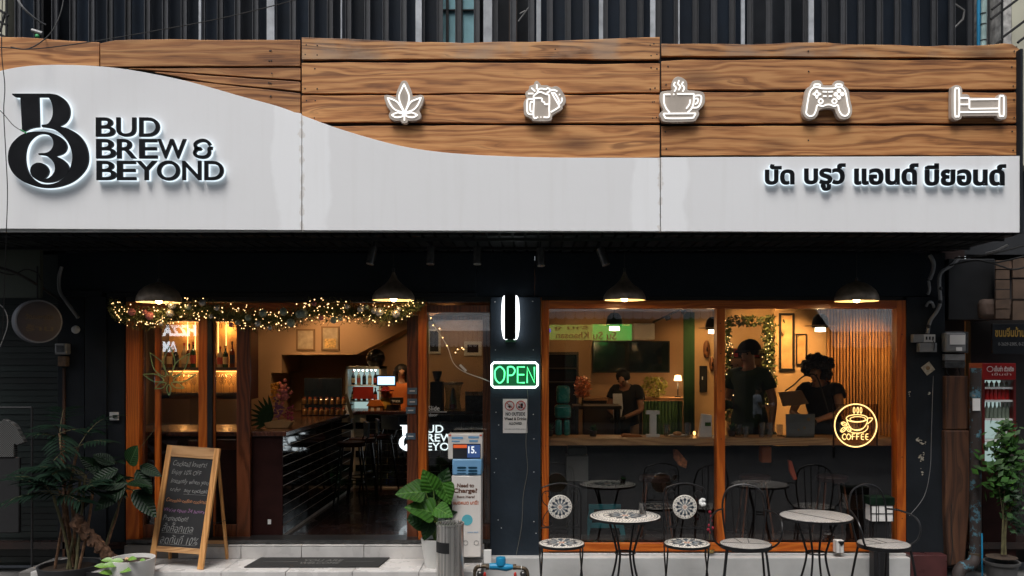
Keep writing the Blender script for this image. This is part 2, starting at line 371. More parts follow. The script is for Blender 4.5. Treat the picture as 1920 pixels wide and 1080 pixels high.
def panelmat(name):
    """off-white painted fascia sheet with filler patches either side of the joints, hairline stains"""
    M = bpy.data.materials.new(name); M.use_nodes = True; nt = M.node_tree; N = nt.nodes; L = nt.links
    b = N['Principled BSDF']; b.inputs['Roughness'].default_value = .6
    tc = N.new('ShaderNodeTexCoord'); sx = N.new('ShaderNodeSeparateXYZ'); L.new(tc.outputs['Object'], sx.inputs[0])
    wz = N.new('ShaderNodeTexNoise'); wz.inputs['Scale'].default_value = 2.5; wz.inputs['Detail'].default_value = 7; L.new(tc.outputs['Object'], wz.inputs['Vector'])
    wm = N.new('ShaderNodeMath'); wm.operation = 'MULTIPLY_ADD'; wm.inputs[1].default_value = .22; wm.inputs[2].default_value = -.11; L.new(wz.outputs[0], wm.inputs[0])
    xx = N.new('ShaderNodeMath'); L.new(sx.outputs[0], xx.inputs[0]); L.new(wm.outputs[0], xx.inputs[1])
    col = None
    base = N.new('ShaderNodeMix'); base.data_type = 'RGBA'; base.inputs[6].default_value = (.76, .765, .77, 1); base.inputs[7].default_value = (.81, .82, .835, 1)
    bn = N.new('ShaderNodeTexNoise'); bn.inputs['Scale'].default_value = .9; bn.inputs['Detail'].default_value = 5; L.new(tc.outputs['Object'], bn.inputs['Vector']); L.new(bn.outputs[0], base.inputs[0])
    col = base.outputs[2]
    for px, w in ((566, .20), (1238, .22)):
        j = WX(px, -1.26)
        d = N.new('ShaderNodeMath'); d.operation = 'SUBTRACT'; L.new(xx.outputs[0], d.inputs[0]); d.inputs[1].default_value = j
        a = N.new('ShaderNodeMath'); a.operation = 'ABSOLUTE'; L.new(d.outputs[0], a.inputs[0])
        r = N.new('ShaderNodeMapRange'); r.inputs[1].default_value = w; r.inputs[2].default_value = w + .035; r.inputs[3].default_value = .8; r.inputs[4].default_value = 0; L.new(a.outputs[0], r.inputs[0])
        m = N.new('ShaderNodeMix'); m.data_type = 'RGBA'; L.new(r.outputs[0], m.inputs[0]); L.new(col, m.inputs[6]); m.inputs[7].default_value = (.88, .895, .91, 1); col = m.outputs[2]
        # brown seam stain
        d3 = N.new('ShaderNodeMath'); d3.operation = 'SUBTRACT'; L.new(sx.outputs[0], d3.inputs[0]); d3.inputs[1].default_value = j
        a2 = N.new('ShaderNodeMath'); a2.operation = 'ABSOLUTE'; L.new(d3.outputs[0], a2.inputs[0])
        sn = N.new('ShaderNodeTexNoise'); sn.inputs['Scale'].default_value = 12; sn.inputs['Detail'].default_value = 8; L.new(tc.outputs['Object'], sn.inputs['Vector'])
        r2 = N.new('ShaderNodeMapRange'); r2.inputs[1].default_value = 0; r2.inputs[2].default_value = .06; r2.inputs[3].default_value = .60; r2.inputs[4].default_value = .15; L.new(a2.outputs[0], r2.inputs[0])
        lt = N.new('ShaderNodeMath'); lt.operation = 'SUBTRACT'; L.new(r2.outputs[0], lt.inputs[0]); L.new(sn.outputs[0], lt.inputs[1])
        r3 = N.new('ShaderNodeMapRange'); r3.inputs[1].default_value = 0; r3.inputs[2].default_value = .08; r3.inputs[3].default_value = 0; r3.inputs[4].default_value = .35; L.new(lt.outputs[0], r3.inputs[0])
        m = N.new('ShaderNodeMix'); m.data_type = 'RGBA'; L.new(r3.outputs[0], m.inputs[0]); L.new(col, m.inputs[6]); m.inputs[7].default_value = (.50, .42, .33, 1); col = m.outputs[2]
    # sparse scuffs
    s = N.new('ShaderNodeTexNoise'); s.inputs['Scale'].default_value = 5; s.inputs['Detail'].default_value = 12; s.inputs['Roughness'].default_value = .7; L.new(tc.outputs['Object'], s.inputs['Vector'])
    r = N.new('ShaderNodeMapRange'); r.inputs[1].default_value = .80; r.inputs[2].default_value = .9; r.inputs[4].default_value = .12; L.new(s.outputs[0], r.inputs[0])
    m = N.new('ShaderNodeMix'); m.data_type = 'RGBA'; L.new(r.outputs[0], m.inputs[0]); L.new(col, m.inputs[6]); m.inputs[7].default_value = (.35, .33, .3, 1); col = m.outputs[2]
    # rain streaks under the top edge and grime on the lower edge
    rm = N.new('ShaderNodeMapping'); rm.inputs['Scale'].default_value = (9, 1, .5); L.new(tc.outputs['Object'], rm.inputs[0])
    rn = N.new('ShaderNodeTexNoise'); rn.inputs['Scale'].default_value = 1.6; rn.inputs['Detail'].default_value = 7; L.new(rm.outputs[0], rn.inputs['Vector'])
    r = N.new('ShaderNodeMapRange'); r.inputs[1].default_value = .50; r.inputs[2].default_value = .85; r.inputs[4].default_value = .13; L.new(rn.outputs[0], r.inputs[0])
    m = N.new('ShaderNodeMix'); m.data_type = 'RGBA'; L.new(r.outputs[0], m.inputs[0]); L.new(col, m.inputs[6]); m.inputs[7].default_value = (.52, .50, .46, 1); col = m.outputs[2]
    L.new(col, b.inputs['Base Color'])
    bp = N.new('ShaderNodeBump'); bp.inputs['Strength'].default_value = .15; bp.inputs['Distance'].default_value = .01; L.new(s.outputs[0], bp.inputs['Height']); L.new(bp.outputs[0], b.inputs['Normal'])
    return M

m_plank = woodmat('plank_wood', (.17, .064, .021), (.40, .165, .052), (.56, .275, .10), rough=.55, rnd=.2, soft=True, grain=1.55)
m_plank_top = woodmat('live_edge_wood', (.09, .035, .012), (.42, .185, .062), (.60, .32, .13), rough=.6, rnd=.08, weather=.6, soft=True, grain=1.55)
m_frame = woodmat('varnished_wood', (.34, .06, .004), (.46, .100, .008), (.60, .155, .014), rough=.4, axis='Z', knots=True, coat=.15, bump=.08, rnd=.1)
m_frame_h = woodmat('varnished_wood_rail', (.34, .06, .004), (.46, .100, .008), (.60, .155, .014), rough=.4, axis='X', knots=True, coat=.15, bump=.08, rnd=.1)
m_darkframe = woodmat('dark_red_wood', (.05, .015, .006), (.11, .03, .01), (.17, .05, .018), rough=.35, axis='Z', knots=False, coat=.3, bump=.08)
m_counter = woodmat('counter_wood', (.25, .12, .05), (.38, .20, .09), (.48, .27, .13), rough=.4, axis='X', knots=False, coat=.2, bump=.05)
m_bartop = woodmat('bar_top_wood', (.03, .009, .005), (.07, .02, .01), (.11, .035, .018), rough=.2, axis='Y', knots=False, coat=.5, bump=.03)
m_easel = woodmat('easel_wood', (.36, .15, .04), (.56, .27, .085), (.66, .34, .12), rough=.5, axis='Z', knots=False, bump=.1)
m_post = woodmat('old_post_wood', (.03, .012, .006), (.075, .028, .012), (.11, .045, .02), rough=.75, axis='Z', knots=True, bump=.5, soft=True)
m_panel = panelmat('white_panel')
m_navy = mat('navy_paint', (.008, .013, .019), r=.65, spec=.25, var=.25, sc=3, bump=.25, bs=18)
m_navy2 = mat('navy_board', (.013, .016, .020), r=.7, spec=.2, var=.25, sc=3, bump=.3, bs=14)
m_black = mat('black_paint', (.010, .010, .011), r=.5, var=.2)
m_blackmetal = mat('black_metal', (.012, .012, .013), r=.35, m=.3, var=.2, sc=30, bump=.1)
m_sign_black = mat('sign_black', (.006, .007, .009), r=.45, spec=.2, var=.2, sc=10)
m_glow = emis('halo_light', (.78, .91, 1.0), .95)
m_tube_white = emis('white_neon', (1, .97, .93), 1.15)
m_acrylic = mat('acrylic_backing', (.50, .44, .38), r=.25, var=.1)
m_acry_side = mat('acrylic_side', (.28, .22, .16), r=.4, var=.2)
m_white = mat('white_paint', (.72, .72, .70), r=.5, var=.08)
m_offwhite = mat('dirty_white_render', (.50, .50, .49), r=.7, var=.18, sc=2.5, bump=.2, bs=20)
m_tile = mat('white_floor_tile', (.60, .58, .56), r=.28, var=.15, sc=5, objrand=.08, bump=.08, bs=12)
m_grout = mat('grey_grout', (.16, .15, .14), r=.9)
m_blacktile = mat('black_glazed_tile', (.008, .008, .008), r=.0, var=.3, sc=4, objrand=.3)
m_blackgrout = mat('pale_grout', (.75, .72, .66), r=.85, var=.2)
m_beige = mat('beige_wall', (.46, .30, .18), r=.8, var=.08, sc=2)
m_tan = mat('warm_wall', (.60, .40, .22), r=.8, var=.08, sc=2)
m_intfloor = mat('dark_floor', (.022, .010, .008), r=.25, var=.3, sc=3, coat=.3)
m_intceil = mat('interior_ceiling', (.16, .10, .07), r=.8)
m_darkwall = mat('dark_interior', (.05, .035, .028), r=.7, var=.2)
m_darkred = mat('dark_red_panel', (.022, .007, .006), r=.5, var=.3, spec=.15)
m_glass = glassmat('window_glass', (.92, .93, .92), f0=.08, smudge=.003)
m_cupglass = glassmat('drinking_glass', (.85, .85, .85), f0=.12)
m_steel = mat('brushed_steel', (.62, .60, .57), r=.30, m=.9, var=.4, sc=1, stretch=(70, 70, .8))
m_steel_dark = mat('dark_steel', (.12, .12, .12), r=.35, m=.9, var=.3, sc=20)
m_chrome = mat('grey_conduit', (.22, .22, .22), r=.5, m=.2, var=.25)
m_rubber = mat('black_rubber', (.02, .02, .02), r=.8, bump=.5, bs=200)
m_pot_w = mat('white_pot', (.66, .65, .62), r=.4, var=.06)
m_pot_b = mat('black_pot', (.025, .025, .027), r=.6, var=.3)
m_soil = mat('soil', (.04, .025, .015), r=.95, var=.5, sc=40, bump=1, bs=60)
m_leaf_g = mat('leaf_green', (.030, .105, .012), r=.5, var=.35, sc=10, spec=.25)
m_leaf_d = mat('leaf_dark', (.012, .035, .012), r=.45, var=.4, sc=10, spec=.25)
m_leaf_t = mat('leaf_teal', (.005, .014, .008), r=.6, var=.5, sc=10, spec=.08)  # palm leaf colour lowered, carries the dimness of the left edge
m_leaf_y = mat('leaf_bright', (.12, .24, .035), r=.4, var=.3, sc=10)
m_stem = mat('stem', (.10, .09, .04), r=.7, var=.4, sc=20)
m_bark = mat('bark', (.16, .085, .045), r=.9, var=.6, sc=25, bump=1, bs=30)
def leafmat(name, c, vein, r=.5, spec=.15, rnd=.35, pitch=34):
    M = mat(name, c, r=r, var=.3, sc=5, spec=spec, objrand=rnd); nt = M.node_tree; N = nt.nodes; L = nt.links; b = N['Principled BSDF']
    src = b.inputs['Base Color'].links[0].from_socket; tc = N.new('ShaderNodeTexCoord'); sx = N.new('ShaderNodeSeparateXYZ'); L.new(tc.outputs['Object'], sx.inputs[0])
    ab = N.new('ShaderNodeMath'); ab.operation = 'ABSOLUTE'; L.new(sx.outputs[1], ab.inputs[0])
    d = N.new('ShaderNodeMath'); d.operation = 'MULTIPLY_ADD'; L.new(ab.outputs[0], d.inputs[0]); d.inputs[1].default_value = -.8; L.new(sx.outputs[0], d.inputs[2])
    m = N.new('ShaderNodeMath'); m.operation = 'MULTIPLY'; m.inputs[1].default_value = pitch; L.new(d.outputs[0], m.inputs[0]); s_ = N.new('ShaderNodeMath'); s_.operation = 'SINE'; L.new(m.outputs[0], s_.inputs[0])
    v = N.new('ShaderNodeMapRange'); v.inputs[1].default_value = .86; v.inputs[2].default_value = 1; v.inputs[4].default_value = .28; L.new(s_.outputs[0], v.inputs[0])
    mid = N.new('ShaderNodeMapRange'); mid.inputs[1].default_value = .008; mid.inputs[2].default_value = .022; mid.inputs[3].default_value = .9; mid.inputs[4].default_value = 0; L.new(ab.outputs[0], mid.inputs[0])
    mx = N.new('ShaderNodeMath'); mx.operation = 'MAXIMUM'; L.new(v.outputs[0], mx.inputs[0]); L.new(mid.outputs[0], mx.inputs[1])
    mm = N.new('ShaderNodeMix'); mm.data_type = 'RGBA'; L.new(mx.outputs[0], mm.inputs[0]); L.new(src, mm.inputs[6]); mm.inputs[7].default_value = (*vein, 1); L.new(mm.outputs[2], b.inputs['Base Color'])
    bp = N.new('ShaderNodeBump'); bp.inputs['Strength'].default_value = .25; bp.inputs['Distance'].default_value = .015; L.new(s_.outputs[0], bp.inputs['Height']); L.new(bp.outputs[0], b.inputs['Normal'])
    return M
m_leaf_big = leafmat('veined_green_leaf', (.028, .095, .010), (.07, .17, .03))
m_leaf_bigd = leafmat('veined_shaded_leaf', (.010, .034, .008), (.02, .06, .015))  # darker copy of the broad leaf, shade put into its colour
m_leaf_rub = leafmat('veined_rubber_leaf', (.005, .015, .006), (.015, .035, .014), r=.4, spec=.12, pitch=60)
m_leaf_rubl = leafmat('veined_lit_leaf', (.018, .055, .016), (.07, .13, .05), r=.4, spec=.15, pitch=60)  # lighter copy of the rubber leaf, light put into its colour
m_chalk = mat('chalkboard', (.012, .012, .013), r=.75, var=.4, sc=5)
m_cream = mat('cream_plaster', (.52, .51, .40), r=.8, var=.12, sc=2)
m_wire = mat('black_wire', (.006, .006, .006), r=.6)
m_blue = mat('blue_plastic', (.01, .22, .42), r=.4, var=.12)
m_red = mat('red_paint', (.45, .03, .02), r=.4)
m_brass = mat('old_pipe', (.10, .075, .05), r=.5, m=.6, var=.4, sc=30, bump=.5)
m_skin = mat('skin', (.36, .19, .12), r=.5, var=.06, sss=.1)
m_hair = mat('dark_hair', (.008, .006, .006), r=.5, var=.5, sc=60, bump=.8, bs=90)
m_paper = mat('paper_white', (.74, .72, .69), r=.6, var=.04)
m_ink = mat('black_ink', (.012, .012, .012), r=.6)

# ================================================================== GROUND
GZ = -.06
MB().add([(-60, -60, -.2), (60, -60, -.2), (60, 40, -.2), (-60, 40, -.2)], [(0, 1, 2, 3)]).build('road', mat('asphalt', (.05, .05, .052), r=.85, var=.25, sc=2, bump=.5, bs=80), kind='structure')
bx(-12, 12, -1.9, .3, -.12, GZ).build('pavement', mat('paving', (.12, .115, .11), r=.8, var=.25, sc=2, bump=.3), kind='structure')
bx(-12, 12, -19, -15.2, .0, .12).build('far_pavement', mat('far_paving', (.08, .078, .075), r=.8, var=.2), kind='structure')

# tiled porch: individual white tiles over a grout bed
porch = MB().box(WX(95, -.1), WX(905, -.3), -.615, 0.0, -.06, .122).box(WX(232, -.1), WX(905, -.3), -.088, 0.0, .122, .252).build('porch_floor', m_grout, kind='structure')
tile_top = bx(-.298, .298, -.2, .2, -.012, 0).mesh('tile', m_tile)
x = WX(232, -.1) + .16
ti = 0
def tile(x0, x1, y0, y1, z0, z1):
    o = bx(x0, x1, y0, y1, z0, z1).build('tile', m_tile, porch, bevel=.002); return o
xs = [WX(95, -.3), -3.55, -2.93, -2.335, -1.72, -1.105, WX(905, -.3)]
for i in range(len(xs) - 1):
    a, b = xs[i] + .003, xs[i + 1] - .003
    tile(a, b, -.60, -.10, .1225, .131 + random.uniform(-.0008, .0008))
    tile(a, b, -.631, -.6155, -.055, .131)
    if i > 0:
        tile(max(a, WX(232, -.1)), b, -.103, -.0885, .1325, .247)
        tile(max(a, WX(232, -.1)), b, -.103, -.015, .2525, .262)

# ================================================================== SHOP BUILDING
bld = thing('shop_building', 'dark navy cafe shopfront between two shuttered neighbours, upper floor behind a tall metal grille', 'building', (0, .2, 0))
XL, XR = WX(108), WX(1772)
# header beam with trim, left and right halves a little apart
pbx(108, 893, 474, 548, 0, .16).build('header_beam', m_navy, bld, bevel=.004)
pbx(1003, 1745, 474, 556, 0, .16).build('header_beam', m_navy, bld, bevel=.004)
pbx(200, 893, 548.5, 556, -.012, .15).build('header_trim', m_navy2, bld)
pbx(893.5, 1002.5, 474, 556, .012, .16).build('header_beam', m_navy, bld)
m_pil = mat('pillar_navy', (.017, .026, .037), r=.6, spec=.3, var=.25, sc=3, bump=.3, bs=18)
pil = pbx(919, 1014, 556.5, 1044.5, -.04, .22).build('pillar', m_pil, bld, bevel=.006)
sc = MB()
for px, py in ((928, 566), (999, 565), (929, 656), (1000, 656), (930, 773), (1000, 777), (935, 797), (1001, 823), (930, 860), (1001, 885), (934, 975), (1001, 978), (927, 886), (1005, 1000), (940, 990)):
    c = W(px, py, -.042); sc.sphere(c, .006, 8, 4, (1, .4, 1))
sc.build('screw', mat('paint_fleck', (.5, .5, .5), r=.6), pil)
# left wall boards
for a, b, y in ((108, 158, .02), (159, 199, -.015), (200, 234, .01)):
    pbx(a, b, 556.5, 1085, y, .2).build('wall_board', m_navy2, bld, bevel=.003)
pbx(118, 190, 545, 556, -.03, .2).build('wall_cap', m_navy2, bld)
# right wall
rw = pbx(1699.5, 1772, 474.5 + 82, 1039, -.03, .2).build('wall_board', m_navy2, bld, bevel=.004)
pbx(1745.5, 1772, 474, 556, 0.0, .2).build('wall_board', m_navy2, bld)
bs = pbx(1708, 1776, 1041, 1090, -.155, .2).build('base_tile', mat('oxblood_tile', (.07, .022, .022), r=.3, var=.3), bld, bevel=.004)
# chipped paint scars on right wall
ch = MB()
random.seed(3)
def scar(cx, cy, w, h, n, slope=0):
    for i in range(n):
        px = cx + random.gauss(0, w); py = cy + random.gauss(0, h) + slope * (px - cx)
        c = W(px, py, -.032); r_ = random.uniform(.003, .010)
        pts = []
        for k in range(6):
            a = k * pi / 3 + random.random() * .6; q = r_ * random.uniform(.5, 1.3); pts.append((c.x + q * cos(a) * 1.3, c.z + q * sin(a)))
        y_ = -.033 - i * .00006
        ch.prism(pts, y_, y_ + .0022)
scar(1725, 827, 6, 2.0, 20, .5); scar(1728, 857, 3, 4, 22); scar(1729, 884, 2, 3, 6); scar(1705, 741, 1, 5, 4); scar(1743, 738, 1.5, 1.5, 5)
ch.build('paint_chip', mat('bare_plaster', (.42, .38, .30), r=.9, var=.4, sc=30), bld)
# white rendered base below window
zl_ = WZ(1046, -.15)
wb = bx(WX(905, -.15), WX(1707, -.15), -.15, .2, GZ, zl_).build('window_plinth', m_offwhite, bld, bevel=.006)
bx(WX(1014.5), WX(1699), -.045, .0, zl_ + .0005, WZ(1036)).build('plinth_ledge', m_offwhite, bld, bevel=.003)
# upper floor: wall band, dark panels
bx(-9, 7.2, .16, .3, WZ(474) + .002, 4.6).build('upper_wall', mat('upper_dark', (.02, .022, .026), r=.7), bld)
bx(-9, 7.2, .55, .6, 4.2, 8.0).build('upper_backing', mat('upper_blue_black', (.006, .009, .014), r=.35, var=.3), bld)
bx(-9, 7.2, .0, .62, 8.0, 8.3).build('upper_slab', m_cream, bld)
# dark sheet panels between bars (some open)
m_sheet = mat('navy_sheet', (.0045, .010, .019), r=.6, spec=.2, var=.25, sc=4, bump=.1, objrand=.5)
grille = thing('window_grille', 'tall grey vertical steel bars across the dark upper floor above the plank sign', 'grille', (0, 0, 4.5))
m_bar = mat('grey_steel_bar', (.045, .048, .054), r=.6, m=.2, var=.2, sc=10, objrand=.35)
m_barl = mat('pale_steel_post', (.36, .38, .40), r=.5, m=.2, var=.2, sc=10, objrand=.15)
def bar_mesh(w, mt):
    t = .012
    m = MB().box(-w / 2, w / 2, 0, .004, 0, 3.4).box(-w / 2, -w / 2 + t * .5, -.03, -.0005, 0, 3.4).box(w / 2 - t * .5, w / 2, -.03, -.0005, 0, 3.4)
    return m.mesh('bar', mt)
bm_d = bar_mesh(.058, m_bar)
px = 34
sheets = []
random.seed(11)
while px < 1832:
    X = WX(px)
    inst(grille, bm_d, 'bar', Matrix.Translation((X, .02 + random.uniform(-.01, .01), 4.55)))
    if not (800 < px < 900 or 925 < px < 985 or 130 > px > 60 or 1395 < px < 1480 or px > 1760):
        pbx(px + 6, px + 29, -120, 95, .10, .112).build('sheet_panel', m_sheet, bld)
    px += 34.4 + random.uniform(-1.2, 1.2)
for px, w in ((375, .022), (507.5, .075), (785, .06), (914.5, .085), (1010, .045), (1127, .04), (1393, .035), (1521, .05), (1224, .05), (640, .012), (1273, .012)):
    a = WX(px, -.04)
    bx(a - w / 2, a + w / 2, -.045, -.015, 4.55, 7.95).build('post', m_barl, grille)
# teal curtain window behind
wf = pbx(806, 898, -120, 100, .3, .33).build('upper_window', mat('teal_curtain', (.28, .52, .58), r=.8, var=.2, sc=4), bld)
for p0, p1, q0, q1 in ((806, 898, 17, 19), (806, 898, -60, -58), (836, 841, -120, 100), (862, 867, -120, 100)):
    pbx(p0, p1, q0, q1, .27, .299).build('frame', m_black, wf)
# small clutter behind the grille: brackets and loose pipe
bx(WX(952), WX(968), .3, .4, 4.6, 6.4).build('downpipe', m_darkwall, bld)
for (a, b) in (((972, 40), (996, 8)), ((975, 26), (985, 20))):
    MB().tube([W(*a, .2), W(*b, .2)], .008).build('bracket', m_chrome, bld)
MB().tube([W(1790, 8, .3), W(1808, 20, .3), W(1806, 36, .3), W(1790, 52, .3)], .012).build('bracket', m_chrome, bld)
# pipes at upper right
MB().tube([W(1836, -150, -.06), W(1836, 120, -.06)], .022, 12).build('water_pipe', m_blue, None, 'thin blue plastic pipe running down beside the grille above the plank sign', 'pipe')
p = MB().tube([W(1845, -150, -.12), W(1845, 30, -.12), W(1843, 120, -.12)], .027, 12).build('drain_pipe', mat('mint_pipe', (.30, .42, .40), r=.5, var=.4, sc=8), None, 'patched mint green drain pipe standing right of the thin blue pipe', 'pipe')
for y in (-40, 26, 46, 76): MB().lathe([(.029, -.006), (.03, 0), (.029, .006)], (WX(1844, -.12), -.12, WZ(y, -.12)), 12).build('clamp', m_blackmetal, p)

# ------------------------------------------------------------------ neighbours' upper walls
nb = thing('neighbour_building', 'cream neighbouring building rising at the right edge above its dark shop', 'building', (WX(1990), .3, 0))
bx(WX(1897, -.1), 9.5, -.1, .5, 4.0, 8.2).build('wall', m_cream, nb)
bx(WX(1880, -.12), WX(1897, -.12) - .003, -.12, .5, 4.0, 8.2).build('corner_post', mat('flaking_white', (.42, .41, .39), r=.8, var=.5, sc=14), nb)
bx(WX(1858, .1), WX(1878, .1), .1, .5, 4.0, 8.2).build('wall_strip', m_navy2, nb)
sec = thing('security_bars', 'black diagonal security bars at the top right corner before a cream wall', 'security bars', (WX(1890, -.3), -.3, 5))
for (a, b) in (((1858, 36), (1912, -4)), ((1860, 18), (1880, 2)), ((1880, 70), (1960, 10)), ((1865, 85), (1880, 74)), ((1908, 80), (1960, 40)), ((1879, -60), (1879, 100)), ((1854, -60), (1854, 100)), ((1900, -10), (1960, -50))):
    MB().tube([W(*a, -.3), W(*b, -.3)], .012, 6).build('bar', m_wire, sec)
nl = thing('neighbour_building', 'neighbouring building at the left edge with cream wall beside the upper grille', 'building', (-7, .3, 0))
bx(-11, WX(11, .1), .1, .5, 3.9, 8.2).build('wall', m_cream, nl)
bx(-11, WX(108) - .003, .16, .5, .0, 3.895).build('wall', mat('dark_green_wall', (.012, .02, .018), r=.7), nl)
bx(WX(12, .1), WX(60, .1), .3, .5, 3.9, 8.2).build('wall_strip', m_black, nl)
pbx(-300, 75, 467, 558, -.35, -.30).build('shade_board', mat('pale_green_board', (.06, .07, .052), r=.7, var=.1), nl)  # board colour darkened in place of the weaker light at this edge
sec = thing('security_bars', 'black crossed security bars in the top left corner before a cream wall', 'security bars', (WX(0, -.3), -.3, 5))
for (a, b) in (((-60, -20), (16, 30)), ((-60, 10), (14, 48)), ((-60, 40), (12, 70)), ((10, 22), (0, 60)), ((12, -60), (12, 80))):
    MB().tube([W(*a, -.3), W(*b, -.3)], .012, 6).build('bar', m_wire, sec)

# ================================================================== CANOPY (soffit) behind the fascia
cano = thing('canopy', 'black slatted canopy underside behind the long white sign', 'canopy', (0, -.6, 3.19))
ZS = 3.165
bx(-5.6, WX(1912, -1.2), -1.1, -.001, ZS + .05, ZS + .07).build('canopy_board', m_black, cano)
sl = bx(-.045, .045, -1.10, -.004, 0, .022).mesh('slat', mat('black_slat', (.014, .015, .017), r=.35, var=.4, sc=4, objrand=.5))
x = -5.55
while x < WX(1905, -1.2):
    inst(cano, sl, 'slat', Matrix.Translation((x, 0, ZS + random.uniform(-.003, .003)))); x += .112
for y in (-.95, -.35): bx(-5.6, WX(1912, -1.2), y - .012, y + .012, ZS - .028, ZS - .004).build('rail', m_blackmetal, cano)
# canopy fascia sides and roof
bx(-5.6, WX(1911, -1.2), -1.12, -.05, 4.70, 4.74).build('canopy_roof', m_black, cano)
bx(-5.62, -5.60, -1.12, -.05, ZS, 4.74).build('canopy_side', m_black, cano)
bx(WX(1912, -1.2), WX(1912, -1.2) + .02, -1.12, -.05, ZS, 4.70).build('canopy_side', m_black, cano)

# ================================================================== FASCIA SIGN
YF = -1.2
fas = thing('fascia_sign', 'long shop sign of rough orange planks above a sweeping white painted panel', 'shop sign', (0, YF, 3.2))
bx(-5.6, WX(1912, YF), -1.165, -1.125, 3.2, WZ(84, YF)).build('backing_board', m_black, fas)
from mathutils import noise as mn
def plank(top, bot, mt, proud=0.0, amp=.9, x_pad=True, nm='plank'):
    """top, bot: lists of (px,py) left to right"""
    def samp(pts, lo, hi, seed, a):
        out = []; n = max(2, int((hi - lo) / 14))
        for i in range(n + 1):
            x_ = lo + (hi - lo) * i / n
            for (xa, ya), (xb, yb) in zip(pts, pts[1:]):
                if xa <= x_ <= xb + 1e-6: y_ = ya + (yb - ya) * (x_ - xa) / max(1e-6, xb - xa); break
            else: y_ = pts[0][1] if x_ < pts[0][0] else pts[-1][1]
            y_ += a * mn.noise(Vector((x_ * .012, seed, 0))) * 2.2 + a * .5 * mn.noise(Vector((x_ * .06, seed, 3)))
            out.append((x_, y_))
        return out
    lo, hi = top[0][0], top[-1][0]; sd_ = random.random() * 99
    t = samp(top, lo, hi, sd_, amp); b = samp(bot, lo, hi, sd_ + 5, amp * .6)
    poly = [(WX(x_, YF), WZ(y_, YF)) for x_, y_ in t] + [(WX(x_, YF), WZ(y_, YF)) for x_, y_ in reversed(b)]
    return MB().prism(poly, YF - proud, YF + .032 - proud).build(nm, mt, fas, bevel=.004, ang=50)
random.seed(5)
# middle bay
mp_ = [(566, 71), (650, 73), (720, 77), (800, 80), (900, 80), (980, 79), (1060, 77), (1140, 73), (1237, 69.5)]
plank(mp_, [(566, 112.5), (900, 111), (1237, 112)], m_plank_top, .006)
plank([(566, 117), (1237, 119.5)], [(566, 176), (1237, 173.5)], m_plank, .004)
plank([(566, 180), (900, 178), (1237, 178.5)], [(566, 229), (800, 230), (900, 231), (1237, 230)], m_plank, .006)
plank([(566, 236), (1237, 235)], [(566, 300), (1237, 296)], m_plank, .003)
# right bay
plank([(1240, 82), (1350, 82), (1410, 83), (1470, 80), (1540, 79), (1600, 85), (1680, 84), (1750, 87), (1810, 85), (1860, 82), (1895, 80), (1912, 92)], [(1240, 105), (1500, 106), (1912, 108.5)], m_plank_top, .0, amp=1.4)
plank([(1240, 114), (1300, 112), (1912, 112.5)], [(1240, 168), (1912, 167.5)], m_plank, .002)
plank([(1240, 173), (1912, 173)], [(1240, 231), (1912, 230.5)], m_plank, .0)
plank([(1240, 237), (1912, 235.5)], [(1240, 292), (1912, 291.5)], m_plank, .003)
# left bay
plank([(-130, 68), (0, 70), (60, 71), (150, 76), (186, 79)], [(-130, 150), (186, 124)], m_plank, .0)
plank([(188, 82), (214, 76), (300, 74), (420, 75), (563, 74)], [(188, 125), (563, 124)], m_plank, .003)
plank([(240, 128), (563, 127)], [(240, 128.8), (330, 134), (563, 150)], m_plank, -.004, amp=.4)
plank([(290, 134), (563, 154)], [(290, 136), (400, 155), (563, 171)], m_plank, .0, amp=.4)
plank([(340, 150), (563, 175)], [(340, 220), (563, 222)], m_plank, -.002, amp=.4)
nl_ = MB()
for xs_, ys in (((574, 592, 1222, 1229), (84, 103, 127, 165, 190, 222)), ((806, 1042), (92,)), ((1250, 1900), (96, 124, 160, 185, 222, 245, 280)), ((1516, 1517), (96, 132, 262)), ((506, 507), (96, 113, 137, 155, 180))):
    for x_ in xs_:
        for y_ in ys:
            if random.random() < .8: nl_.sphere(W(x_ + random.uniform(-3, 3), y_ + random.uniform(-2, 2), YF - .005), .007, 8, 4, (1, .6, 1))
nl_.build('nail_head', m_ink, fas, kind='stuff')
# white panels, swept upper edge
YP = -1.26
curve = [(-130, 175), (-60, 150), (0, 133), (50, 124), (110, 121.5), (180, 124), (250, 132), (350, 152), (450, 180), (520, 199), (566, 216), (620, 236), (680, 255), (740, 271), (800, 282), (870, 289), (950, 293), (1050, 295.5), (1237, 296)]
cs = smoothpoly(curve, closed=False, n=6)
def seg(lo, hi): return [(x_, y_) for x_, y_ in cs if lo <= x_ <= hi]
def white(toppts, b0, b1):
    lo, hi = toppts[0][0], toppts[-1][0]
    poly = [(WX(x_, YP), WZ(y_, YP)) for x_, y_ in toppts] + [(WX(hi, YP), WZ(b1, YP)), (WX(lo, YP), WZ(b0, YP))]
    return MB().prism(poly, YP, YP + .022).build('white_panel', m_panel, fas, bevel=.0015, ang=50)
a_ = seg(-131, 565); a_[-1] = (565.2, a_[-1][1]); white(a_, 428, 431.5)
a_ = seg(566, 1238); a_[0] = (566.6, a_[0][1]); a_.append((1237.4, 296)); white(a_, 431.6, 433.5)
white([(1239, 295), (1912, 292.5)], 433.6, 436)
# angle trim under the panels
bx(WX(-130, YP), WX(1912, YP), YP + .024, YP + .034, WZ(434.5, YP), WZ(424, YP)).build('bottom_trim', m_white, fas)
bx(WX(1912, YP) + .002, WX(1917, YP), YP - .01, YP + .1, WZ(437, YP), WZ(92, YP)).build('end_trim', m_navy2, fas)

